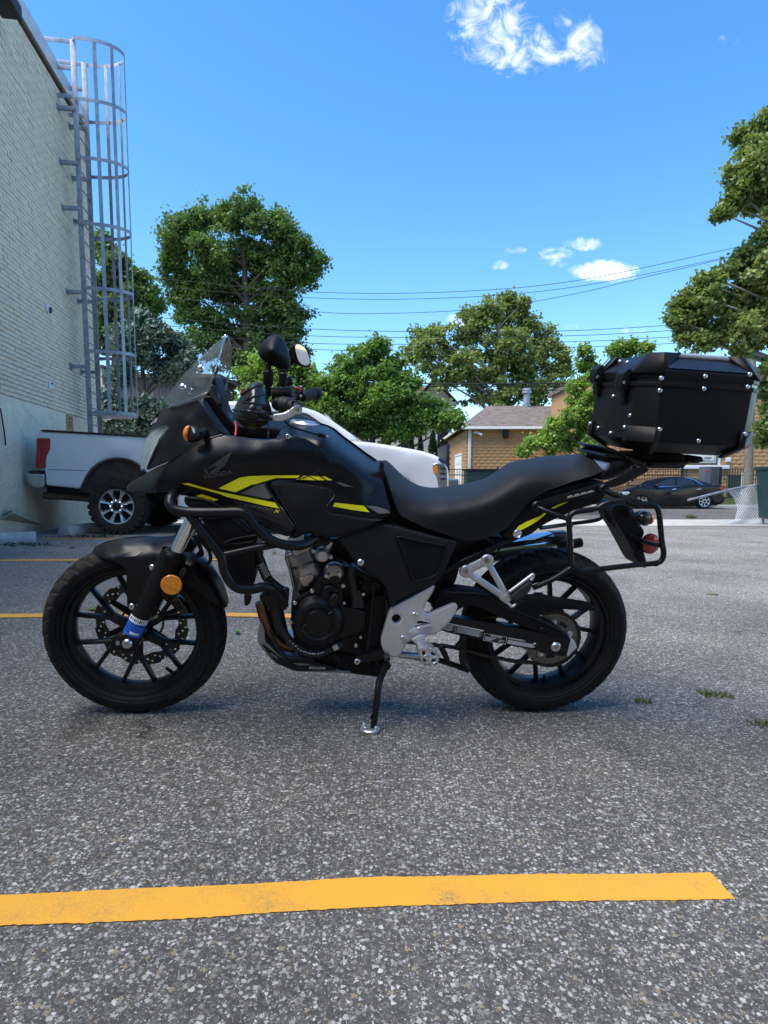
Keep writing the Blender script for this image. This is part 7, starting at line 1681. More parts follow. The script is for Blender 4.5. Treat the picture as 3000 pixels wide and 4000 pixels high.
fx = [float(at(u, 1900, DFn)[0]) for u in (1560, 2150, 2470, 2812, 3120)]
fence(fx[0], fx[1], 'black iron picket fence in front of the garage door and tan wall', 'black iron fence sections')
fence(fx[1], fx[2], 'black iron picket fence in front of the white stair railing', 'black iron fence sections')
fence(fx[2], fx[3] - 1.6, 'black iron picket fence behind the black sedan, left of the meter cabinet', 'black iron fence sections')
fence(fx[3] - .0, fx[4], 'black iron picket fence behind the utility pole, by the dark shutter', 'black iron fence sections')
p0 = at(*px('C3', 625, 510), DFn); p1 = at(*px('C3', 848, 800), DFn)
t = empty('meter_cabinet', 'dark grey metal utility cabinet standing in the fence line', 'cabinet', loc=(float(p0[0]), DFn - .1, GB)); wd = float(p1[0] - p0[0]); ht = float(p0[2]) - GB
MB().box(0, wd, 0, .6, 0, ht).build('body', mat('cabinet_grey', (.085, .10, .13), .55, var=.1), t, bevel=.02); MB().box(wd * .42, wd - .02, -.02, 0, .3, ht - .02).build('door', mat('cabinet_dark', (.04, .045, .055), .5), t, bevel=.01); MB().box(.05, .20, -.012, 0, ht - .22, ht - .16).build('red_label', M_REDP, t)
# wheeled bins behind the fence
p = at(*px('B5', 540, 860), 31.0); t = empty('dark_dumpster', 'dark green dumpster behind the iron fence by the tan wall', 'dumpster', loc=(float(p[0]) - .9, 31, GB))
MB().box(0, 2.2, 0, 1.2, .1, 1.45).build('body', mat('dumpster_green', (.015, .04, .038), .5, var=.2), t, bevel=.03); MB().box(-.05, 2.25, -.06, 1.25, 1.45, 1.56).build('lid', M_DKPL, t, bevel=.03)

# --- utility pole and wires
PY = 27.9; pb = at(*px('C3', 1340, 800), PY); pt = at(2952, 985, PY)
pole = empty('utility_pole', 'weathered grey wooden utility pole by the fence', 'utility pole', loc=(float(pb[0]), PY, -.2)); dxp = float(pt[0] - pb[0]); hp = float(pt[2]) + .2
M_POLE = mat('weathered_pole_wood', (.17, .155, .125), .9, var=.3, vs=5, bump=.6, bs=25)
tube('pole', [(0, 0, 0), (dxp * .5, 0, hp * .5), (dxp, 0, hp)], [.19, .17, .14], M_POLE, pole, 14)
MB().box(dxp - 1.2, dxp + 1.2, -.06, .06, hp - .7, hp - .55).build('crossarm', M_POLE, pole); MB().box(-.16, -.04, -.20, -.17, 3.25, 3.35).build('tag', M_SIGN, pole)
for k in (-1, -.5, .5, 1): MB().lathe([(0, .03), (.05, .06), (.12, .06), (.16, .03), (.16, 0)], (dxp + k, 0, hp - .55), (0, 0, 1), 10).build('insulator', M_GALV, pole, 40)
M_WIRE = mat('power_cable', (.012, .012, .013), .6)
wires = [([(-60, 560), (330, 600), (660, 630), (960, 631), (1240, 607), (1560, 541), (1650, 521)], .011, 'topmost thin wire of the overhead lines'), ([(-60, 580), (330, 618), (660, 643), (960, 644), (1240, 620), (1540, 562), (1650, 536)], .011, 'second thin wire of the overhead lines'),
         ([(-60, 596), (330, 640), (660, 672), (830, 677), (1050, 666), (1240, 635), (1400, 597), (1530, 567), (1650, 538)], .011, 'sagging thin wire that crosses the second overhead wire'), ([(-60, 650), (330, 685), (660, 710), (960, 717), (1240, 714), (1450, 702), (1640, 688)], .012, 'upper wire of the middle four overhead lines'),
         ([(-60, 668), (330, 701), (660, 725), (960, 729), (1240, 725), (1450, 714), (1640, 702)], .012, 'second wire of the middle four overhead lines'), ([(-60, 684), (330, 716), (660, 741), (960, 743), (1240, 738), (1450, 728), (1640, 717)], .012, 'third wire of the middle four overhead lines'),
         ([(-60, 700), (330, 731), (680, 755), (960, 757), (1240, 750), (1450, 742), (1640, 730)], .012, 'lowest wire of the middle four overhead lines'), ([(-60, 790), (210, 803), (480, 816), (860, 828), (1240, 828), (1640, 822)], .030, 'thick black overhead cable, upper of the pair'),
         ([(-60, 797), (210, 809), (480, 821), (860, 833), (1240, 834), (1640, 828)], .024, 'thick black overhead cable, lower of the pair'), ([(-60, 822), (210, 832), (480, 838), (860, 843), (1240, 843), (1640, 838)], .013, 'thin overhead wire below the thick cable pair')]
for pl, r_, lab in wires:
    P = np.array([at(x * 3000 / 1659, y * 3000 / 1659, PY) for x, y in pl]); c_ = P.mean(0)
    o = tube('power_line', P - c_, r_, M_WIRE, None, 6, n=8); o.location = tuple(c_); tag(o, lab + ' above the street', 'power line', 'overhead power lines')

# --- fallen chain-link gate and green bin at the lot edge
GY = 16.0
def gp(x, y, dy=0.0): return at(*px('C3', x, y), GY + dy)
gb = hit(*px('C3', 1585, 1440)); GY = float(gb[1])
M_MESH = mat('galvanised_wire', (.80, .81, .81), .5, metal=.2, var=.15, vs=30)
gt = empty('chain_link_panel', 'collapsed chain-link fence panel with a bent grey top rail beside the green bin', 'fence', loc=(float(gb[0]), GY, float(gb[2]))); go = np.array([gb[0], GY, gb[2]])
r0_, r1_, r2_ = gp(358, 1052) - go, gp(1580, 795) - go, gp(1760, 770) - go
tube('top_rail', [r0_, gp(950, 905) - go, gp(1300, 835) - go, r1_, r2_], .030, M_GALV, gt, 10)
tube('post', [gp(1465, 835) - go, gp(1530, 1100) - go, gp(1585, 1440) - go], .030, M_GALV, gt, 10)
tube('post_sleeve', [gp(1515, 1060) - go, gp(1562, 1310) - go], .036, M_GALV, gt, 10, n=1)
# the mesh hangs from the rail, gathers to the left and crumples on the ground
def mesh_pt(a, b):                                           # a along, b down
    top = np.array([1010 + 690 * a, 905 - 125 * a]); L_ = np.array([1010 + 160 * min(b * 1.6, 1), 905 + 480 * b])
    xl = np.interp(b, [0, .25, .55, .8, 1], [1010, 1105, 1165, 1120, 890]); xr = np.interp(b, [0, 1], [1700, 1720])
    yl = np.interp(b, [0, .25, .55, .8, 1], [905, 1010, 1180, 1380, 1440]); yr = np.interp(b, [0, 1], [780, 1445])
    x = xl + (xr - xl) * a; y = yl + (yr - yl) * a ** (1.0 + .4 * (1 - b)) if False else yl + (yr - yl) * a
    if b > .85: y = min(y, 1465)
    u, v = px('C3', x, y); p = at(u, v, GY + .05 * math.sin(a * 9 + b * 4) - .25 * max(0, b - .8) * 5 * (1 - a) * .6)
    p[2] = max(p[2], float(gz(p[0], p[1])) + .015); return p - go


nA, nB = 15, 14; k = 0
wire_v = MB()
for i in range(-nB, nA):
    for s in (1, -1):
        P = []
        for j in range(nB + 1):
            a = (i + j) / nA if s > 0 else (i + nB - j) / nA
            if 0 <= a <= 1: P.append(mesh_pt(a, j / nB))
            elif P: break
        if len(P) > 1:
            o = MB().tube(P, .0095, 4).build('mesh_wire', M_MESH, gt)
for a in np.linspace(0, 1, 25): MB().tube([mesh_pt(a, 0), mesh_pt(a, 0) + np.array([.02, 0, .07])], .006, 4).build('mesh_barb', M_MESH, gt)
bb = hit(*px('C3', 1605, 1470)) + np.array([.24, 0, 0]); bb[2] = float(gz(bb[0], bb[1])); t = empty('wheeled_bin', 'dark green wheeled rubbish bin at the edge of the lot', 'bin', loc=tuple(bb))
M_BIN = mat('bin_green', (.012, .045, .05), .45, var=.12, vs=5)
hb_ = float(gp(1560, 500)[2] - bb[2])
tb = MB(); tb.add([(-.02, 0, .18), (.62, 0, .18), (.62, .65, .18), (-.02, .65, .18), (-.10, -.05, hb_ - .12), (.72, -.05, hb_ - .12), (.72, .75, hb_ - .12), (-.10, .75, hb_ - .12)], [(0, 3, 2, 1), (4, 5, 6, 7), (0, 1, 5, 4), (1, 2, 6, 5), (2, 3, 7, 6), (3, 0, 4, 7)]); tb.build('body', M_BIN, t, bevel=.03)
MB().box(-.14, .76, -.10, .80, hb_ - .12, hb_ - .02).build('lid', M_BIN, t, bevel=.03)
for x in (.02, .58): lathe('wheel', [(-.04, .03), (-.04, .12), (.04, .12), (.04, .03)], (x, .05, .12), (1, 0, 0), M_RUB, t, 20)

# --- far house and shed
DH = 50.0
h0, h1 = at(1420, 1600, DH), at(*px('B4', 1228, 600), DH); hx0, hx1 = float(h0[0]), float(h1[0]); he = float(h1[2]); hr = float(at(*px('B4', 840, 452), DH + 4)[2])
hs_ = empty('cream_house', 'cream sided house with a brown roof behind the green trees', 'house', loc=(hx0, DH, GB)); HW = hx1 - hx0
MB().box(0, HW, 0, 8, -.3, he - GB).build('wall', M_SIDE, hs_)
for k in range(int((he - GB) / .2)): MB().box(-.02, HW + .02, -.02, .0, k * .2, k * .2 + .02).build('clapboard_edge', M_SIDE, hs_)
M_BRF = mat('brown_shingle', (.13, .09, .07), .9, var=.25, vs=6, bump=.4, bs=30); zz = he - GB; zr = hr - GB
mk('roof', [(-.4, -.4, zz), (HW + .4, -.4, zz), (HW + .4, 8.4, zz), (-.4, 8.4, zz), (-.4, 4, zr), (HW - 2.8, 4, zr)], [(0, 1, 5, 4), (1, 2, 5), (2, 3, 4, 5), (3, 0, 4), (0, 3, 2, 1)], M_BRF, hs_)
gxa = HW - 3.0; gz_ = zz + 1.75
mk('gable', [(gxa, -.5, zz), (HW + .1, -.5, zz), ((gxa + HW) / 2, -.5, gz_), (gxa, 2, zz), (HW + .1, 2, zz), ((gxa + HW) / 2, 2.5, gz_)], [(0, 1, 2), (0, 3, 4, 1), (3, 5, 4)], M_SIDE, hs_)
for s in (0, 1):
    a = (gxa - .3, zz - .15) if s == 0 else (HW + .4, zz - .15); q = MB().add([(a[0], -.75, a[1]), ((gxa + HW) / 2, -.75, gz_ + .1), ((gxa + HW) / 2, 3.5, gz_ + .1), (a[0], 3.5, a[1]), (a[0], -.75, a[1] + .16), ((gxa + HW) / 2, -.75, gz_ + .26), ((gxa + HW) / 2, 3.5, gz_ + .26), (a[0], 3.5, a[1] + .16)], [(0, 1, 2, 3), (4, 7, 6, 5), (0, 4, 5, 1), (1, 5, 6, 2), (2, 6, 7, 3), (3, 7, 4, 0)]); q.build('gable_roof', M_BRF, hs_)
MB().box(HW - .3, HW + .5, -.6, -.4, zz - .2, zz + .05).build('eave_return', M_WTRIM, hs_)
for x, z in ((HW - 1.2, .8), (HW - 4.2, .8), (HW - 1.2, 3.6), (HW - 4.2, 3.6)):
    w_ = MB().box(x, x + .9, -.06, -.02, z, z + 1.5).build('window', M_VGL, hs_); f_ = MB(); f_.box(x - .1, x, -.09, -.02, z - .1, z + 1.6); f_.box(x + .9, x + 1.0, -.09, -.02, z - .1, z + 1.6); f_.box(x, x + .9, -.09, -.02, z + 1.5, z + 1.6); f_.box(x, x + .9, -.09, -.02, z - .1, z); f_.build('window_frame', M_WTRIM, w_)
DS = 27.0
q0, q1 = at(*px('B2', 1050, 1490), DS), at(840, 1482, DS)
sh_ = empty('grey_shed', 'dark grey board-sided shed beyond the ladder', 'shed', loc=(float(q0[0]), DS, -.3)); SW = float(q1[0] - q0[0]); SH = float(q0[2]) + .3
MB().box(0, SW, .03, 4, 0, SH).build('wall', mat('shed_dark', (.05, .05, .055), .9), sh_)
M_BRD = mat('grey_board', (.135, .13, .135), .9, var=.25, vs=6, bump=.3, bs=30); nb_ = int(SW / .16)
for k in range(nb_): MB().box(k * SW / nb_ + .008, (k + 1) * SW / nb_ - .008, -random.uniform(0, .015), .04, 0, SH).build('board', M_BRD, sh_)
mk('roof', [(-.2, -.3, SH), (SW + .3, -.3, SH), (SW + .3, 4.3, SH + .15), (-.2, 4.3, SH + .15), (-.2, -.3, SH + .15), (SW + .3, -.3, SH + .15), (SW + .3, 4.3, SH + .3), (-.2, 4.3, SH + .3)], [(0, 3, 2, 1), (4, 5, 6, 7), (0, 1, 5, 4), (1, 2, 6, 5), (2, 3, 7, 6), (3, 0, 4, 7)], mat('shed_roof', (.10, .095, .09), .8), sh_)
q2 = at(*px('B2', 925, 1400), DS); cs = empty('cream_outbuilding', 'cream painted outbuilding wall between the ladder and the grey shed', 'outbuilding', loc=(float(q2[0]) - 3.4, DS - .2, -.3)); cw_ = float(q0[0] - q2[0])
MB().box(0, cw_ + 3.0, 0, 4, 0, float(q2[2]) + .3).build('wall', M_SIDE, cs); MB().box(-.1, cw_ + 3.1, -.1, 4.1, float(q2[2]) + .3, float(q2[2]) + .42).build('roof', MATS['shed_roof'], cs)

# ================================================================== TREES AND PLANTS
def mat_leaf(name, cols, trans=.35):
    m = bpy.data.materials.new(name); m.use_nodes = True; nt = m.node_tree; L = nt.links.new; out = nt.nodes['Material Output']; b = nt.nodes['Principled BSDF']
    ge = nt.nodes.new('ShaderNodeNewGeometry'); rp = nt.nodes.new('ShaderNodeValToRGB'); cr = rp.color_ramp
    cr.elements[0].color = (*cols[0], 1); cr.elements[1].color = (*cols[-1], 1)
    for i, c in enumerate(cols[1:-1]): e = cr.elements.new((i + 1) / (len(cols) - 1)); e.color = (*c, 1)
    tc = nt.nodes.new('ShaderNodeTexCoord'); nz = nd(nt, 'ShaderNodeTexNoise', Scale=.8, Detail=3.0); L(tc.outputs['Object'], nz.inputs['Vector'])
    f = math_n(nt, 'ADD', math_n(nt, 'MULTIPLY', ge.outputs['Random Per Island'], .65), math_n(nt, 'MULTIPLY', math_n(nt, 'SUBTRACT', nz.outputs['Fac'], .32), .9), clamp=True)
    L(f, rp.inputs[0]); L(rp.outputs[0], b.inputs['Base Color']); b.inputs['Roughness'].default_value = .5; b.inputs['Specular IOR Level'].default_value = .35
    tr = nt.nodes.new('ShaderNodeBsdfTranslucent'); mv = nt.nodes.new('ShaderNodeMix'); mv.data_type = 'RGBA'; mv.blend_type = 'MULTIPLY'; mv.inputs['Factor'].default_value = 1; mv.inputs['B'].default_value = (1.6, 1.7, .7, 1)
    L(rp.outputs[0], mv.inputs['A']); L(mv.outputs['Result'], tr.inputs[0])
    mx = nt.nodes.new('ShaderNodeMixShader'); mx.inputs[0].default_value = trans; L(b.outputs[0], mx.inputs[1]); L(tr.outputs[0], mx.inputs[2]); L(mx.outputs[0], out.inputs['Surface']); return m


M_BARK = mat('tree_bark', (.085, .07, .055), .95, var=.35, vs=4, bump=.6, bs=18)
M_BARK2 = mat('pale_plane_bark', (.30, .28, .23), .9, var=.35, vs=3, bump=.4, bs=14)
LF_DARK = mat_leaf('dark_maple_leaf', [(0.0363, 0.079, 0.0232), (0.0706, 0.1344, 0.0418), (0.1209, 0.1977, 0.0582), (0.1814, 0.253, 0.0814)])
LF_MID = mat_leaf('mid_green_leaf', [(0.0439, 0.0964, 0.0203), (0.0878, 0.1722, 0.0364), (0.1492, 0.2616, 0.0567), (0.2281, 0.3443, 0.091)])
LF_BRI = mat_leaf('bright_green_leaf', [(0.0592, 0.1193, 0.0234), (0.1268, 0.2254, 0.0429), (0.2197, 0.3315, 0.0683), (0.3211, 0.4243, 0.117)])
LF_PLANE = mat_leaf('plane_tree_leaf', [(0.0565, 0.0962, 0.0304), (0.1226, 0.1848, 0.0543), (0.2262, 0.281, 0.087), (0.3582, 0.3697, 0.1631)])
LF_BLUE = mat_leaf('blue_spruce_needle', [(0.039, 0.078, 0.0585), (0.078, 0.13, 0.0975), (0.13, 0.195, 0.1495), (0.208, 0.273, 0.221)], .1)
LF_CED = mat_leaf('dark_cedar', [(0.012, 0.0336, 0.012), (0.024, 0.06, 0.018), (0.042, 0.09, 0.0264)], .1)
LF_GRS = mat_leaf('grass_blade', [(.04, .07, .015), (.08, .12, .025), (.17, .19, .06)], .3)


def leaf_mesh(name, cen, nrm_bias, size, elong, m, parent):
    n = len(cen); a = RNG.normal(size=(n, 3)); a[:, 2] = np.abs(a[:, 2]) * .9 + nrm_bias; a /= np.linalg.norm(a, axis=1)[:, None]
    t = RNG.normal(size=(n, 3)); t -= (t * a).sum(1)[:, None] * a; t /= np.linalg.norm(t, axis=1)[:, None]; b = np.cross(a, t)
    s = size * RNG.uniform(.6, 1.25, n)[:, None]
    V = np.empty((n, 4, 3)); V[:, 0] = cen - t * s * elong; V[:, 1] = cen + b * s * .5 - t * s * .1; V[:, 2] = cen + t * s * elong + a * s * .12; V[:, 3] = cen - b * s * .5 - t * s * .1
    me = bpy.data.meshes.new(name); me.vertices.add(4 * n); me.vertices.foreach_set('co', V.reshape(-1).astype(np.float32))
    me.loops.add(4 * n); me.loops.foreach_set('vertex_index', np.arange(4 * n, dtype=np.int32)); me.polygons.add(n); me.polygons.foreach_set('loop_start', np.arange(0, 4 * n, 4, dtype=np.int32))
    me.update(calc_edges=True); me.materials.append(m); o = bpy.data.objects.new(name, me); link(o, parent); return o


def tree(name, label, base_u, D, blobs, mleaf, nleaf, lsize, mbark, tr, dep=.55, elong=.75, cl=.5, trunk_top=None, base_z=-.3, group=None, clr=.28, ncl=16, spray=0.0):
    S = 3000 / 1659; bx, by = float(at(base_u * S, 1880, D)[0]), D; org = np.array([bx, by, base_z])
    T = empty(name, label, 'tree', group, loc=tuple(org))
    cs = []; rs = []
    for u, v, r in blobs:
        rr = r * S * D / F_PX; c = at(u * S, v * S, D + random.uniform(-dep, dep) * rr * 1.6); cs.append(c - org); rs.append(rr)
    cs = np.array(cs); rs = np.array(rs)
    # trunk and limbs
    top = cs[np.argmax(cs[:, 2])]; cen = np.average(cs, axis=0, weights=rs); tt = trunk_top if trunk_top else cen[2] + (top[2] - cen[2]) * .45
    tx, ty = cen[0] * .8, cen[1] * .8
    path = [np.array([0, 0, -.3]), np.array([tx * .1, ty * .1, tt * .35]), np.array([tx * .45, ty * .4, tt * .7]), np.array([tx, ty, tt])]
    sp_ = smooth_path(path, 6); rad = np.linspace(tr, tr * .25, len(sp_)); v, f = tube_vf(sp_, rad, 10); mk('trunk', v, f, mbark, T, 50)
    lm = MB()
    for c, r in zip(cs, rs):
        k = int(np.argmin(np.abs(sp_[:, 2] - max(c[2] - r * 1.1 - np.hypot(c[0] - tx, c[1] - ty) * .5, tt * .25)))); a = sp_[k]; mid = (a + c) / 2 + np.array([0, 0, .12 * r]) + RNG.normal(0, .1 * r, 3)
        lm.tube(smooth_path([a, mid, c], 4), np.linspace(rad[k] * .55, .025 * max(r, .4), 9), 6, cap=False)
        for _ in range(5):
            d = RNG.normal(size=3); d[2] = abs(d[2]) * .8; d /= np.linalg.norm(d); e = c + d * r * .9; lm.tube([mid * .3 + c * .7, (c + e) / 2 + RNG.normal(0, .06 * r, 3), e], [.03 * max(r, .4), .02 * max(r, .4), .006], 4, cap=False)
    lm.build('limbs', mbark, T, 60)
    # lumpy crown: each bough carries sprays of leaf clusters, with gaps between them
    sc_, sr_ = [], []
    for c, r in zip(cs, rs):
        k = 24; d = RNG.normal(size=(k, 3)); d /= np.linalg.norm(d, axis=1)[:, None]; rd = RNG.uniform(.30, 1.16, k) * r
        sc_.append(c + d * rd[:, None]); sr_.append(r * RNG.uniform(.10, .32, k))
    sc_ = np.vstack(sc_); sr_ = np.concatenate(sr_); wts = sr_ ** 2 / (sr_ ** 2).sum(); pts = []
    for c, r, w_ in zip(sc_, sr_, wts):
        nc = max(2, int(nleaf * w_ / ncl)); d = RNG.normal(size=(nc, 3)); d /= np.linalg.norm(d, axis=1)[:, None]
        cc_ = c + d * (RNG.uniform(0, 1, nc) ** .6 * r * 1.25)[:, None] * np.array([1, 1, .7])
        for q in cc_:
            g = RNG.normal(0, clr * .55 * RNG.uniform(.5, 1.3), (ncl, 3)) * np.array([1, 1, .7])
            if spray: g[:, 2] -= spray * np.hypot(g[:, 0], g[:, 1])
            pts.append(q + g)
    leaf_mesh('crown', np.vstack(pts), .25, lsize, elong, mleaf, T); return T


tree('maple_tree', 'tall dense dark green maple standing alone against the sky', 545, 31, [(385, 510, 36), (420, 480, 34), (470, 470, 36), (530, 468, 40), (585, 482, 36), (622, 520, 36), (655, 560, 34), (680, 568, 20), (600, 560, 46), (530, 545, 50), (455, 545, 50), (385, 570, 36), (400, 620, 42), (460, 625, 45), (540, 625, 46), (615, 610, 40), (660, 600, 24), (600, 670, 44), (530, 690, 48), (460, 690, 40), (400, 670, 30), (640, 680, 26), (560, 745, 46), (620, 735, 34), (490, 750, 46), (430, 740, 32), (640, 770, 26), (540, 790, 44)],
     LF_DARK, 95200, 0.122, M_BARK, .42, clr=.34)
tree('street_maple', 'dark green tree partly hidden behind the roof ladder', 250, 24, [(225, 545, 22), (215, 520, 16), (255, 575, 28), (290, 600, 26), (320, 640, 22), (240, 620, 32), (285, 655, 32), (330, 665, 18), (225, 670, 30), (270, 705, 34), (320, 705, 22), (220, 730, 32), (300, 745, 26)], LF_DARK, 33000, 0.105, M_BARK, .25, clr=.26)
tree('spruce_tree', 'blue-green spruce with drooping boughs behind the truck bed', 318, 18.5, [(300, 690, 22), (340, 720, 24), (270, 735, 24), (380, 745, 26), (310, 765, 26), (260, 800, 24), (360, 800, 26), (400, 780, 22), (230, 860, 20), (250, 890, 26), (290, 895, 28), (330, 893, 28), (350, 905, 24), (240, 918, 22), (285, 925, 24), (325, 925, 24)], LF_BLUE, 33800, 0.064, M_BARK, .16, clr=.22, elong=1.3, spray=.5, trunk_top=5.2)
tree('yard_tree', 'light green leafy tree seen behind the handlebar and mirrors', 600, 22, [(545, 800, 26), (580, 790, 30), (620, 800, 34), (655, 800, 26), (685, 830, 28), (560, 850, 34), (610, 850, 38), (660, 865, 36), (700, 880, 24), (580, 890, 34), (640, 900, 34)], LF_BRI, 30000, 0.090, M_BARK, .16, clr=.24)
tree('cherry_tree', 'bushy bright green tree between the truck cab and the cream house', 800, 23, [(815, 748, 16), (800, 770, 28), (765, 790, 28), (835, 785, 32), (735, 810, 26), (715, 850, 28), (770, 835, 40), (830, 835, 44), (875, 830, 30), (740, 880, 36), (800, 885, 44), (860, 880, 42), (905, 880, 30), (935, 895, 30), (965, 905, 24), (985, 912, 14), (720, 915, 28), (780, 930, 36), (850, 930, 36), (900, 920, 24)], LF_MID, 63000, 0.098, M_BARK, .18, clr=.22, dep=.7)
tree('plane_tree', 'large airy plane tree with pale limbs behind the tan building', 1095, 47, [(905, 735, 24), (890, 765, 22), (935, 725, 26), (930, 775, 32), (970, 760, 30), (1005, 715, 28), (1035, 690, 28), (1010, 680, 14), (1060, 665, 26), (1095, 650, 18), (1130, 655, 10), (1090, 690, 30), (1130, 700, 30), (1165, 725, 26), (1190, 745, 22), (1215, 770, 16), (1225, 800, 12), (1050, 740, 36), (1105, 745, 38), (1155, 775, 34), (1195, 800, 24), (1000, 790, 36), (1060, 800, 40), (1120, 810, 38), (1175, 835, 28), (960, 825, 32), (1030, 845, 34), (1090, 855, 34), (1150, 855, 24), (1210, 835, 14)],
     LF_PLANE, 40000, 0.187, M_BARK2, .42, clr=.42, cl=.6, dep=.8)
tree('pear_tree', 'young green street tree standing in front of the tan building and beside the top case', 1300, 22, [(1262, 758, 12), (1270, 785, 18), (1290, 820, 20), (1250, 835, 16), (1262, 870, 24), (1290, 880, 20), (1235, 900, 22), (1265, 920, 26), (1200, 925, 20), (1180, 945, 18), (1150, 958, 15), (1130, 975, 9), (1230, 950, 24), (1195, 965, 18), (1275, 960, 24), (1325, 760, 10), (1340, 748, 10), (1368, 750, 13), (1400, 752, 10), (1340, 790, 24), (1380, 790, 24)], LF_BRI, 36400, 0.084, M_BARK, .10, clr=.17, dep=.6)
tree('sycamore_tree', 'large-leaved tree leaning in above the top case, with a bare dark branch', 1790, 15.0, [(1665, 255, 24), (1640, 290, 24), (1600, 295, 13), (1615, 325, 22), (1660, 330, 34), (1585, 375, 18), (1625, 380, 32), (1670, 400, 36), (1600, 420, 26), (1580, 445, 15), (1640, 440, 30), (1560, 462, 9), (1670, 480, 26), (1650, 530, 28), (1605, 555, 20), (1620, 585, 32), (1670, 590, 40), (1575, 585, 14), (1545, 600, 16), (1515, 610, 15), (1530, 645, 26), (1490, 645, 20), (1465, 660, 16), (1460, 690, 16), (1500, 690, 30), (1560, 660, 34), (1610, 650, 36), (1660, 660, 38), (1480, 725, 20), (1520, 735, 22), (1560, 715, 32), (1610, 710, 32), (1655, 720, 34), (1600, 755, 16), (1670, 790, 22), (1660, 840, 20), (1672, 890, 26), (1650, 925, 14), (1650, 950, 12)],
     LF_PLANE, 38000, 0.083, M_BARK2, .22, clr=.15, dep=.8, ncl=14)
br = at(np.array([1840., 1720, 1640, 1560]) * 3000 / 1659, np.array([745., 722, 716, 716]) * 3000 / 1659, 15.0)
o = tube('branch', br - np.array([float(at(1790 * 3000 / 1659, 1880, 15)[0]), 15, -.3]), [.06, .045, .035, .015], M_BARK, bpy.data.objects['sycamore_tree'], 8)
tb_ = copy_tree(bpy.data.objects['cherry_tree']); tb_.location = (9.0, -7.0, -.4); tb_['label'] = 'bushy green tree at the corner of the added brick block behind the camera'
# arborvitae row in front of the cream house
for i, (bx_, bt, bw, lab) in enumerate(((935, 840, 40, 'slim dark cone evergreen nearest the bushy green tree'), (1000, 825, 40, 'slim dark cone evergreen between two others by the house'), (1090, 800, 62, 'tallest and widest dark cone evergreen in the row by the house'), (1160, 862, 45, 'dark cone evergreen nearest the tan building end wall'))):
    D = 36.0; u, v = px('B4', bx_, bt); p = at(u, v, D); hgt_ = float(p[2]) - GB; rad = bw * .5425 / F_PX * D
    T = empty('arborvitae', lab + ', in the row', 'evergreen', 'cone evergreens by the cream house', loc=(float(p[0]), D, GB)); mk_tr = MB().tube([(0, 0, 0), (0, 0, hgt_ * .8)], .06, 6).build('trunk', M_BARK, T)
    n = 5200; z = RNG.uniform(0, 1, n) ** 1.2; a = RNG.uniform(0, 2 * math.pi, n); rr = rad * (1 - z) ** .62 * RNG.uniform(.72, 1.08, n) * (1 + .15 * np.sin(z * 40 + a * 3))
    leaf_mesh('crown', np.stack([rr * np.cos(a), rr * np.sin(a), z * hgt_ * .98 + .1], 1), .5, .10, .9, LF_CED, T)
# distant wood closing the horizon
n = 60000; xx = RNG.uniform(-75, 110, n); yy = 85 + RNG.uniform(-4, 4, n); hh = 5.5 + 2.5 * np.sin(xx * .17) + 1.5 * np.sin(xx * .43 + 1) + 1.0 * np.sin(xx * 1.3)
o = leaf_mesh('distant_wood', np.stack([xx, yy, RNG.uniform(-.5, 1, n) * hh], 1), .25, .45, .8, LF_DARK, None); tag(o, 'distant dark green wood closing the horizon', 'wood', kind='stuff')
# verge grass, weeds in the cracks, fallen leaves
def blades(name, cx, cy, sx_, sy_, n, h, zf, m, parent=None, spread=.6):
    x = cx + np.clip(RNG.normal(0, 1, n), -1.3, 1.3) * sx_ if sx_ < 2 else cx + RNG.uniform(-1, 1, n) * sx_; y = cy + (np.clip(RNG.normal(0, 1, n), -1.3, 1.3) if sx_ < 2 else RNG.uniform(-1, 1, n)) * sy_; z = zf(x, y)
    a = RNG.uniform(0, 2 * math.pi, n); hh_ = h * RNG.uniform(.5, 1.2, n); ln = RNG.uniform(.2, 1.0, n) * spread; w_ = h * .06 + .001
    V = np.empty((n, 3, 3)); dx, dy = np.cos(a), np.sin(a)
    V[:, 0] = np.stack([x - dy * w_, y + dx * w_, z], 1); V[:, 1] = np.stack([x + dy * w_, y - dx * w_, z], 1); V[:, 2] = np.stack([x + dx * hh_ * ln, y + dy * hh_ * ln, z + hh_], 1)
    o_ = np.array([cx, cy, float(zf(np.array([cx]), np.array([cy]))[0])]) if parent is None else np.zeros(3)
    me = bpy.data.meshes.new(name); me.from_pydata((V.reshape(-1, 3) - o_).tolist(), [], np.arange(3 * n).reshape(-1, 3).tolist()); me.materials.append(m); me.update(); o = bpy.data.objects.new(name, me); link(o, parent); o.location = tuple(o_); return o


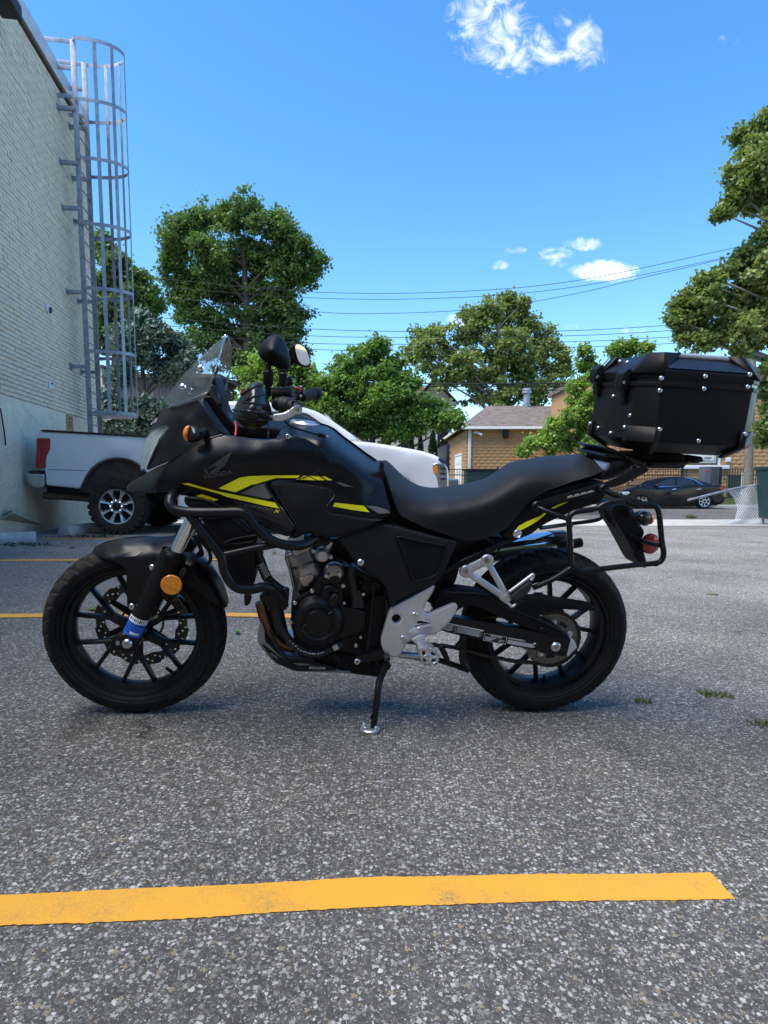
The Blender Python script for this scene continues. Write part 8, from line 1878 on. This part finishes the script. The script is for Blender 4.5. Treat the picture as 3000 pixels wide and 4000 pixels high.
o = blades('verge_grass', 14, 28.5, 16, 1.0, 26000, .11, vz, LF_GRS); tag(o, 'short green grass on the verge behind the far kerb', 'grass', kind='stuff')
for u, v, s, n, lab in ((2793, 2716, .045, 170, 'largest green weed tuft growing in the asphalt to the right of the rear wheel'), (2512, 2743, .022, 60, 'small yellowish weed tuft in a crack close to the rear tyre'), (2985, 2830, .035, 110, 'green weed tuft in the asphalt at the lot edge, right of the larger tuft'), (2786, 2325, .03, 60, 'tiny weed tuft in the far crack beyond the rear wheel'), (2700, 2025, .10, 120, 'weed clump beside the crumpled chain-link mesh')):
    p = hit(u, v); o = blades('weed_tuft', float(p[0]), float(p[1]), s, s * .6, n, .022 if v > 2100 else .14, gz, LF_GRS, None, 1.2); tag(o, lab, 'weed', 'weeds growing through the asphalt')
M_FALL = [mat('fresh_fallen_leaf', (.10, .17, .02), .55, var=.3, vs=30), mat('brown_fallen_leaf', (.30, .12, .045), .7, var=.3, vs=30), mat('dark_twig_leaf', (.035, .045, .02), .8, var=.4, vs=20)]
for u, v, s, k, lab in ((927, 2475, .035, 0, 'green fallen leaf lying behind the front wheel'), (365, 2385, .05, 0, 'green fallen leaf on the line seen through the front wheel'), (285, 2143, .05, 1, 'orange brown fallen leaf between two yellow lines'), (272, 2200, .04, 0, 'pale green fallen leaf just below a thin yellow line'), (440, 2512, .03, 0, 'tiny green leaf on the asphalt left of the front tyre')):
    p = hit(u, v); a = random.uniform(0, 6); n = 9; V = [(0, 0, .004)]
    for i in range(n): t = 2 * math.pi * i / n; r_ = s * (.55 + .45 * abs(math.cos(t))); V.append((r_ * math.cos(t), r_ * .6 * math.sin(t), .006 + .012 * random.random()))
    o = mk('fallen_leaf', V, [(0, i + 1, (i + 1) % n + 1) for i in range(n)], M_FALL[k], None, None); o.location = tuple(p + [0, 0, .002]); o.rotation_euler = (0, 0, a); tag(o, lab, 'leaf', 'fallen leaves on the lot')
for u, v, s, n, lab in ((640 * .5425, 1600 + 920 * .5425, .22, 130, 'heap of dark leaf litter on the line beside the truck tyre'), (190 * .5425, 1600 + 980 * .5425, .2, 90, 'leaf litter gathered along the loose wheel stop'), (600 * .5425, 1600 + 884 * .5425, .15, 70, 'leaf litter against the wheel stop under the truck')):
    p = hit(u, v); P = np.stack([RNG.normal(0, s, n), RNG.normal(0, s * .5, n), RNG.uniform(.005, .03, n)], 1); o = leaf_mesh('leaf_litter', P, 1.0, .028, .8, M_FALL[2] if n > 100 else M_FALL[1] if n < 80 else M_FALL[2], None); o.location = tuple(p); tag(o, lab, 'leaf litter', kind='stuff')
